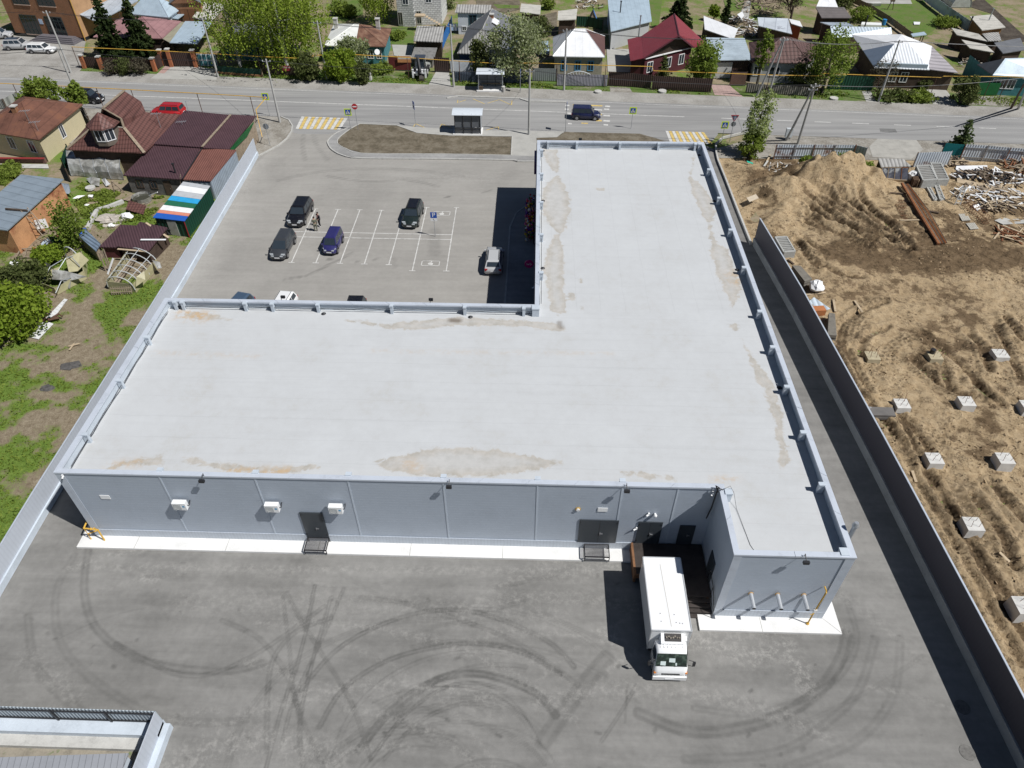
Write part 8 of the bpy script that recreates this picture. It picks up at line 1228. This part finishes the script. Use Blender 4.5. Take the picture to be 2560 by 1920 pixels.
def tree(name, label, f, base, top, rad, kind, leaf, n=1800, size=.34, bark=None, squash=1.0, low=.25, lean=0, h=None, group='trees and shrubs', z0=0.0, clumps=46):
    SEED[0] += 1; s = SEED[0]; r = np.random.RandomState(s); a, hh = Hgt(f, *base, *top, z0) if top else (G(f, *base, z0), h); h = h or hh; bark = bark or BARK; bx, by = a.x, a.y; off = (bx,by,z0); t = thing(name, label, 'shrub' if 'shrub' in name or 'bush' in name else 'tree', off, 0, group); L = []; tr = MB(); H_ = h-z0
    if kind == 'spruce':
        tr.tube([(bx,by,z0-.1),(bx,by,z0+H_*.98)], [.05*rad+.1,.03], 7); m = int(H_*2.4)
        for i in range(m):
            u = (i+.5)/m; z = z0+H_*(.06+.92*u); R_ = rad*(1-u)**.85*(.85+.3*r.rand())
            for k in range(int(6+8*(1-u))):
                th = r.rand()*6.28; rr = R_*(.75+.4*r.rand()); q = np.linspace(.15,1,max(3,int(rr*6)))
                for v_ in q:
                    for _ in range(3): L.append((bx+rr*v_*math.cos(th)+r.normal()*.10, by+rr*v_*math.sin(th)+r.normal()*.10, z-.30*rr*v_**1.5+r.normal()*.08+.12*v_))
        C = np.array(L)
        if len(C) > n: C = C[r.permutation(len(C))[:n]]
    elif kind == 'bare':
        C = None; tr.tube([(bx,by,z0-.1),(bx,by,z0+H_*.3)], [.22,.16], 7); tw = []
        def grow(p, d, L_, rr, lev):
            q = p+d*L_; (tr if lev < 2 else br).tube([p,p.lerp(q,.5)+Vector(r.normal(size=3))*L_*.06,q], [rr,rr*.8,rr*.55], 5 if lev < 2 else 3, False)
            if lev >= 5: tw.extend([tuple(p.lerp(q,r.rand())+Vector(r.normal(size=3))*.25) for _ in range(3)]); return
            for _ in range(4 if lev < 4 else 3): dd = (d+Vector(r.normal(size=3))*.55+Vector((0,0,.12))).normalized(); grow(p.lerp(q,.55+.45*r.rand()), dd, L_*.72, rr*.55, lev+1)
        br = MB()
        for _ in range(5): grow(Vector((bx,by,z0+H_*.12)), Vector((r.normal()*.5,r.normal()*.5,1)).normalized(), H_*.30, .12, 1)
        part('branches', br, BRNB, t); C = np.array(tw)
    else:
        cz = z0+H_*(low+(1-low)/2); rz = H_*(1-low)/2; cl = []
        while len(cl) < clumps:
            p = r.uniform(-1,1,3); q = np.linalg.norm(p)
            if .35 < q < 1: cl.append((bx+lean*(p[2]+1)/2+p[0]*rad*squash, by+p[1]*rad, cz+p[2]*rz, .16+.22*r.rand()))
        if kind == 'weep':
            for cx_, cy_, cz_, q in cl:
                for k in range(int(n/clumps/9)+1):
                    px_, py_ = cx_+r.normal()*q*rad, cy_+r.normal()*q*rad; ln = 1.0+2.2*r.rand(); zz = cz_+r.normal()*.4+ln*.4
                    for j in range(9): L.append((px_+.12*r.normal(), py_+.12*r.normal(), max(z0+.3, zz-ln*j/8)))
        else:
            for cx_, cy_, cz_, q in cl:
                m = int(n/clumps); d = r.normal(size=(m,3)); d /= np.linalg.norm(d,axis=1)[:,None]; d *= (r.rand(m)**.45)[:,None]*q*np.array([rad*1.35,rad*1.35,max(rz,rad*.6)*1.2]); L += [tuple(x) for x in np.array([cx_,cy_,cz_])+d if x[2]+cz_ > z0+.05]
        C = np.array(L); tp = Vector((bx+lean*.6,by,z0+H_*.8)); bm_ = 'bush' in name or 'shrub' in name
        if not bm_: tr.tube([(bx,by,z0-.1),Vector((bx+lean*.2,by,z0+H_*.4)),tp], [.09+.018*H_,.06+.012*H_,.03], 7)
        for i in range(9 if not bm_ else 12):
            c = cl[(i*5)%len(cl)]; s0 = Vector((bx,by,z0)) if bm_ else Vector((bx,by,z0)).lerp(tp,.25+.55*r.rand()); tr.tube([s0, s0.lerp(Vector(c[:3]),.55)+Vector((0,0,-.2)), Vector(c[:3])], [.05+.004*H_,.035,.015], 4)
    part('trunk' if not ('bush' in name or 'shrub' in name) else 'stems', tr, bark, t)
    if C is not None and len(C): cards('crown', C, size, s, leaf, t, off)
    return t
L_ = LM
tree('spruce_tree','tall dark spruce in front of the pink roof, left and taller of the pair','za',(1010,520),(1000,-130),2.6,'spruce',L_['spruce'],9000,.34,BRNB); tree('spruce_tree','dark spruce in front of the pink roof, right one of the pair','za',(1250,505),(1165,-70),2.7,'spruce',L_['spruce'],9000,.34,BRNB); tree('spruce_tree','dark wide spruce behind the raspberry red roof','zc',(2045,260),(2030,-90),3.3,'spruce',L_['spruce'],8000,.36,BRNB); tree('small_conifer_tree','small bright conifer behind the long brown fence','zc',(1920,690),(1925,475),1.5,'spruce',L_['olive'],3500,.24,BRNB); tree('pine_tree','thin young pine behind the teal fence panel','zh',(1745,312),(1838,112),1.6,'spruce',L_['pine'],520,.34,BRNB); tree('shadow_standin_tree','slim dark conifer added for a dark shadow behind the white tilted roof','zd',(575,300),(500,-40),1.0,'spruce',L_['spruce'],3500,.3,BRNB)  # the last, slim conifer is added to stand in for a tall dark shadow
for b, t_, rd, lb in (((2080,575),(1960,-160),3.6,'weeping birch farthest left, over the teal house'),((2400,610),(2330,-260),3.9,'weeping birch with white trunk, second from the left'),):
    tree('birch_tree',lb,'za',b,t_,rd,'weep',L_['birch'],4600,.24,BBARK,low=.1,clumps=34)
for b, t_, rd, lb in (((430,600),(400,-330),4.2,'tall weeping birch in the middle of the birch row'),((560,640),(620,-280),4.0,'weeping birch just left of the concrete pole'),((745,590),(780,-160),3.3,'weeping birch leaning over the half white house'),((1345,190),(1370,-330),3.0,'weeping birch at the top beside the white block house')):
    tree('birch_tree',lb,'zb',b,t_,rd,'weep',L_['birch'],4600,.24,BBARK,low=.1,clumps=34)
tree('flowering_bush','large yellow-flowering bush in front of the half white house','zb',(1020,690),(1020,400),2.4,'b',L_['yellow'],4200,.26,low=.02); tree('flowering_bush','white-flowering bush behind the yellow-flowering one','zb',(1120,610),(1130,265),2.5,'b',L_['blossom'],3600,.28,low=.1); tree('green_bush','dark green bush under the birches left of the concrete pole','zb',(730,690),(730,470),1.9,'b',L_['olive'],2600,.27,low=.02); tree('green_shrub','slim dark shrub right of the yellow-flowering bush','zb',(1215,720),(1215,530),1.2,'b',L_['olive'],1600,.24,low=.02)
tree('blossom_tree','large white-blossomed tree beside the far bus shelter','zc',(650,700),(640,115),4.1,'b',L_['blossom'],6500,.29,low=.12,clumps=60); tree('green_shrub','slim green shrub left of the white-blossomed tree','zc',(345,690),(330,330),1.3,'b',L_['olive'],1800,.26,low=.1); tree('green_tree','small dark green tree behind the white blossom by the pale car','zc',(865,360),(865,150),1.7,'b',L_['olive'],2000,.28)
tree('green_tree','round green tree in front of the red roofed house at the fence','zd',(262,1110),(265,520),2.2,'b',L_['green'],3400,.26,low=.16); tree('thin_tree','thin sparse tree in front of the brown tiled roof','zd',(990,1080),(1085,420),1.15,'b',L_['green'],1100,.27,clumps=26,low=.35); tree('tall_tree','tall loose green tree right of the brown tiled roof','zd',(1820,1190),(1905,330),3.0,'b',L_['green'],3600,.26,low=.1,clumps=46); tree('dark_bush','dark bush under the tall loose tree','zd',(1560,1160),(1560,830),2.3,'b',L_['olive'],2800,.25,low=.02); tree('bare_twig_shrub','leafless grey shrub in front of the brown tiles','zd',(1660,1060),(1640,560),2.1,'b',L_['twig'],1500,.16,low=.1); tree('bare_tree','big leafless brown tree behind the patchwork roof','zd',(1420,250),(1380,-330),3.0,'bare',L_['twig'],300,.16,BRNB); tree('small_yellow_tree','small yellow-green tree beside the conifer added for a dark shadow','zd',(430,260),(430,60),1.0,'b',L_['yellow'],900,.26)
tree('leafy_tree','pale leafy tree at the side lane beside the yield sign','zh',(235,360),(255,-100),1.55,'b',L_['silver'],2200,.23,low=.22,clumps=36); tree('green_bush','green bush at the foot of the leafy tree by the rusty fence','zh',(215,390),(240,215),1.4,'b',L_['weed'],2000,.22,low=.02); tree('green_bush','green bush between the sand heap and the site shed','zh',(1040,525),(1040,415),1.7,'b',L_['weed'],2200,.22,low=.02); tree('green_shrub','low green shrub right of the sand heap peak','zh',(930,440),(930,370),1.4,'b',L_['weed'],900,.22,low=.02)
tree('dark_shrub','tall grey-green shrub by the concrete drive on the right','ze',(1470,1190),(1475,850),1.75,'b',L_['olive'],3200,.23,low=.02); tree('bare_shrub','leafless shrub in front of the log house wall','ze',(545,1045),(590,680),1.9,'b',L_['twig'],1300,.14,low=.15); tree('low_shrub','low leafy shrub row in front of the log house','ze',(720,1150),(720,1040),1.6,'b',L_['olive'],1400,.24,squash=2.2,low=.02); tree('low_shrub','low leafy shrub row left of the concrete drive','ze',(950,1150),(950,1045),1.5,'b',L_['weed'],1300,.24,squash=2.0,low=.02); tree('small_shrub','shrub beside the porch wall of the log house','ze',(1040,1020),(1040,880),1.0,'b',L_['olive'],900,.22,low=.02)
for X, lb in ((985,'grey leafless shrub before the brown panel fence, left of three'),(1100,'grey leafless shrub before the brown panel fence, middle of three'),(1215,'grey leafless shrub before the brown panel fence, right of three')): tree('grey_shrub',lb,'za',(X,640),(X,500),1.4,'b',L_['twig'] if X != 1100 else L_['olive'],1500,.17,low=.02)
tree('leafy_tree','loose leafy tree at the near road edge by the black off-road car','za',(450,1010),(455,610),2.0,'b',L_['green'],2600,.27,low=.25); tree('leafy_tree','small leafy tree beside the concrete pole behind the tiled house','za',(720,1010),(690,680),1.3,'b',L_['green'],1900,.26,low=.2); tree('low_bush','low leafy bush at the left behind the yellow house','za',(300,960),(300,780),1.6,'b',L_['green'],1200,.26,low=.02)
tree('birch_tree','small young birch leaning by the plum lean-to roof','zg',(700,790),(615,385),1.35,'weep',L_['green'],2400,.20,BBARK,low=.2,clumps=36); tree('round_bush','large round yellow-green bush at the left edge','zg',(120,1530),(140,1160),3.3,'b',L_['yellow'],9000,.26,low=.0,clumps=80); tree('dark_bush','olive bush above the large yellow-green bush','zg',(250,1190),(250,930),2.3,'b',L_['olive'],5200,.22,low=.0,clumps=60); tree('dark_bush','olive bush at the left edge behind the large yellow-green bush','zg',(40,1240),(50,1040),2.3,'b',L_['olive'],3600,.22,low=.0); tree('yellow_bush','yellow-green bush below the orange brick shed','zg',(455,910),(450,800),1.6,'b',L_['yellow'],2600,.22,low=.0)
for i, (f, X, Y, h, rd, lf, lb) in enumerate((('zb',1000,120,2.2,1.8,'weed','green bush on the back lawn between birches'),('zb',1090,150,2,1.5,'weed','second green bush on the back lawn between birches'),('zb',1500,335,1.3,1.4,'weed','low green growth by the paved yard of the rusty roof'),('zc',70,60,4.0,2.2,'silver','pale blossoming tree behind the white cottage'),('zc',930,75,1.8,1.2,'weed','green bush between the two board sheds'),('ze',100,80,3.0,2.6,'olive','olive bushes behind the dark grey roof at the top'),('ze',330,240,2.2,2.2,'weed','leafy bush behind the corrugated barn'),('ze',1300,300,1.3,2.2,'weed','rough green growth at the end of the lawn'),('zf',60,790,.8,2.2,'weed','bed of green leaves left of the yellow house plinth'),('zd',2160,20,3,2,'olive','bush at the top right of the steep white roof'),('zb',1350,620,1.0,1.9,'weed','tall weeds on the verge below the half rusty house'))): tree('garden_bush',lb,f,(X,Y),None,rd,'b',L_[lf],int(900*rd),.24,low=.0,h=h)
# weeds and grass: nobody could count them
def scatter(name, poly, n, size, leaf, zr, seed, thr=0.0, sc_=1.6, bias=0):
    r = np.random.RandomState(seed); P_ = np.array(poly); lo, hi = P_.min(0), P_.max(0); Q = r.uniform(lo, hi, (n*4, 2)); Q = Q[inside(Q, poly)]; k = vn(Q+seed, sc_)+.5*vn(Q+seed, sc_*.35)+bias; Q = Q[(k > thr)]; k = k[k > thr] if len(k) != len(Q) else k
    Q = Q[:n]; kk = np.clip(vn(Q+seed, sc_)+.5*vn(Q+seed, sc_*.35)+bias-thr, 0, .35)/.35; C = np.column_stack([Q, r.rand(len(Q))*zr*(.25+kk)]); return cards(name, C, size, seed, leaf, flat=True, kind='stuff')
GP = [(V((-40,640),(0,760),(20,900),(20,1100)),5.5,.30),(V((60,1000),(30,1150)),2.5,.2),(V((300,600),(250,700),(200,800),(140,930)),1.3,.25),(V((250,640),(330,600)),2,.15)]; GM = [(V((160,720),(150,830),(110,930),(90,1010)),3.2,.33),(V((330,580),(380,500)),2.2,.5),(V((250,560),(180,680)),1.0,.3),(V((60,690),(110,640)),1.5,.2)]
def green(P):
    g_ = vn(P+3,3.4)*.9+vn(P+8,1.2)*.8+vn(P+1,.45)*.5+.10
    for ln, wd, k in GP: g_ = g_+k*np.exp(-(seg_dist(P, ln)/wd)**2)
    for ln, wd, k in GM: g_ = g_-k*np.exp(-(seg_dist(P, ln)/wd)**2)
    return g_
GQ = [(-5.0,-18),(-5.0,30),(-5.6,45),(-19,46),(-24,40),(-34,40),(-34,-18)]
me, P = grid('garden_ground', -34, -4.6, -18, 46, .25, z=-.03, keep=lambda c: inside(c, GQ+[]) | (c[:,0] > -6)); setattr_f(me, 'green', green(P)); t = NT('garden_turf'); n1 = t.noise(2.2,6,.7); n2 = t.noise(14,4,.7); f = t.math('ADD', t.math('MULTIPLY', n1, .5), t.math('MULTIPLY', n2, .5))
dry = t.ramp(f, [(.34,(.13,.10,.065)),(.5,(.235,.19,.13)),(.64,(.34,.29,.21))]); gr = t.ramp(f, [(.34,(.06,.10,.018)),(.5,(.12,.185,.032)),(.66,(.19,.255,.06))]); fac = t.math('ADD', t.attr('green'), t.math('MULTIPLY', t.math('SUBTRACT', f, .5), 1.6)); t.bump(f, .9, .15); link_struct('garden_ground', me, t.fin(t.mix(t.ramp(fac, [(-.0,0.0),(.3,1.0)]), dry, gr), .95, 0, .1))
def scatter(name, poly, n, size, leaf, zr, seed, thr, fn=green):
    r = np.random.RandomState(seed); P_ = np.array(poly); lo, hi = P_.min(0), P_.max(0); Q = r.uniform(lo, hi, (n*5, 2)); Q = Q[inside(Q, poly)]; k = fn(Q); Q, k = Q[k > thr][:n], k[k > thr][:n]; kk = np.clip(k-thr, 0, .4)/.4
    return cards(name, np.column_stack([Q, -.03+r.rand(len(Q))*zr*(.2+kk)]), size, seed, leaf, flat=True, kind='stuff')
vf = lambda P: vn(P+5,1.8)+.5*vn(P+9,.6)
scatter('weeds', GQ, 30000, .15, L_['weed'], .12, 5, .12); scatter('weeds', g2('zf',(640,860),(1020,860),(1040,960),(1400,980),(1280,1150),(1180,1180),(760,1240),(640,1060)), 5000, .2, L_['weed'], .3, 8, .02, vf); scatter('weeds', g2('zg',(0,60),(130,70),(180,120),(0,270)), 2600, .24, L_['weed'], .35, 9, -.2, vf)
DRV = [(-31,-18.5),(12.6,16.8),(40.3,47),(54.8,62),(75.5,79.5),(85.5,92)]
def vg(P):
    k = vf(P)
    for x0_, x1_ in DRV: k = np.where((P[:,0] > x0_) & (P[:,0] < x1_), -9, k)
    return k
scatter('verge_grass_blades', [(x, ry(x)+3.9) for x in (-42,-20,0,20,40,60,80,100)]+[(x, ry(x)+7) for x in (100,80,60,40,20,0,-20,-42)], 12000, .2, L_['weed'], .25, 13, -.02, vg); scatter('site_weeds', g2('zh',(380,400),(960,410),(1130,430),(1060,540),(850,430),(640,480),(520,500)), 3200, .22, L_['weed'], .6, 14, .0, vf)

CLOD = mat('earth_clod',(.33,.24,.145),.95,0,.4,2,.2,.3); r = np.random.RandomState(77); Q = np.column_stack([r.uniform(53,102,42000), r.uniform(-16,57.5,42000)]); Q = Q[(Q[:,0] > fence_x(Q[:,1])+.5) & (vn(Q+60,5)+.7*vn(Q+61,1.5)+.25*vn(Q+62,.5) > .02)][:6500]
cards('earth_clods', np.column_stack([Q, earth_z(Q)+.02]), .17, 78, CLOD, flat=True, kind='stuff')
# odds and ends in the back gardens
def odd(name, label, cat, f, pts, z, m_, th=.06): solo(name, MB().slab([G(f, X, Y, z) for X, Y in pts], th), m_, label, cat)
odd('white_sheet','white sheet lying on the big lawn at the top right','sheet','ze',[(945,280),(1010,282),(1018,252),(940,250)],.12,WHITE); odd('long_trough','long white trough behind the corrugated barn','trough','ze',[(335,282),(572,290),(568,262),(345,252)],.5,WHITE,.35); odd('white_tarp','crumpled white tarpaulin on the scrap heap behind the white tilted roof','tarpaulin','zd',[(735,185),(790,240),(825,200),(800,145)],1.6,WHITE)
p = G('ze',592,285); solo('barrel', MB().tube([(p.x,p.y,0),(p.x,p.y,.9)], .35, 12), plain('barrel_blue',(.03,.22,.5),.5), 'blue barrel at the end of the long white trough', 'barrel'); p = G('ze',668,110); solo('swing_frame', MB().beam((p.x-.5,p.y,0),(p.x-.2,p.y,1.5),.1).beam((p.x+.5,p.y,0),(p.x+.2,p.y,1.5),.1).beam((p.x-.4,p.y,1.5),(p.x+.4,p.y,1.5),.25), WOODD, 'small dark wooden frame standing on the big lawn', 'frame')
p = G('ze',480,62); solo('rowing_boat', MB().loft([[(p.x-1.6,p.y-.1,.3),(p.x-1.6,p.y+.1,.3),(p.x-1.6,p.y+.05,.5),(p.x-1.6,p.y-.05,.5)],[(p.x-.5,p.y-.5,.05),(p.x-.5,p.y+.5,.05),(p.x-.5,p.y+.6,.5),(p.x-.5,p.y-.6,.5)],[(p.x+1.2,p.y-.4,.05),(p.x+1.2,p.y+.4,.05),(p.x+1.2,p.y+.5,.5),(p.x+1.2,p.y-.5,.5)]]), CONC, 'pale small boat lying at the top of the lawn', 'boat')
for f, a_, b_, lb in (('v',(148,748),(172,742),'pale stick on the bare ground left of the store wall'),('v',(150,756),(160,742),'thin board crossing the pale stick on bare ground'),('zf',(930,1310),(990,1255),'pale plank below the white sacks'),('zg',(1320,330),(1420,290),'white pole leaning over the round tub')): solo('stick', MB().beam(G(f,*a_,.12), G(f,*b_,.14 if f != 'zg' else 1.0), .14, .06), WOODL if 'white' not in lb else WHITE, lb, 'stick')
for X, Y, r_, lb in ((150,790,.9,'grey ash patch on the bare ground, upper one'),(102,838,.6,'grey ash patch on the bare ground, lower one')): p = G('v',X,Y); solo('ash_patch', MB().blob((p.x,p.y,-.02),(r_,r_*.7,.1),int(X),11,.3), mat('dark_ash',(.09,.085,.08),.95,0,.4,4,.3), lb, 'ash')
p = G('zb',2015,285); t = thing('laundry_rack','laundry rack hung with white cloths by the blue fence','laundry rack',(p.x,p.y,0)); part('frame', MB().beam((p.x-1.1,p.y,1.5),(p.x+1.1,p.y,1.5),.06), GALV, t)
for i in range(4): part('cloth', MB().plate([(p.x-1+.55*i,p.y-.05,.4),(p.x-.6+.55*i,p.y-.05,.4),(p.x-.6+.55*i,p.y-.05,1.5),(p.x-1+.55*i,p.y-.05,1.5)], .03), WHITE if i % 2 else plain('pale_cloth',(.4,.5,.65),.9), t)
for s_ in (-1.1,1.1): part('leg', MB().beam((p.x+s_,p.y-.3,0),(p.x+s_,p.y,1.5),.05), GALV, t)
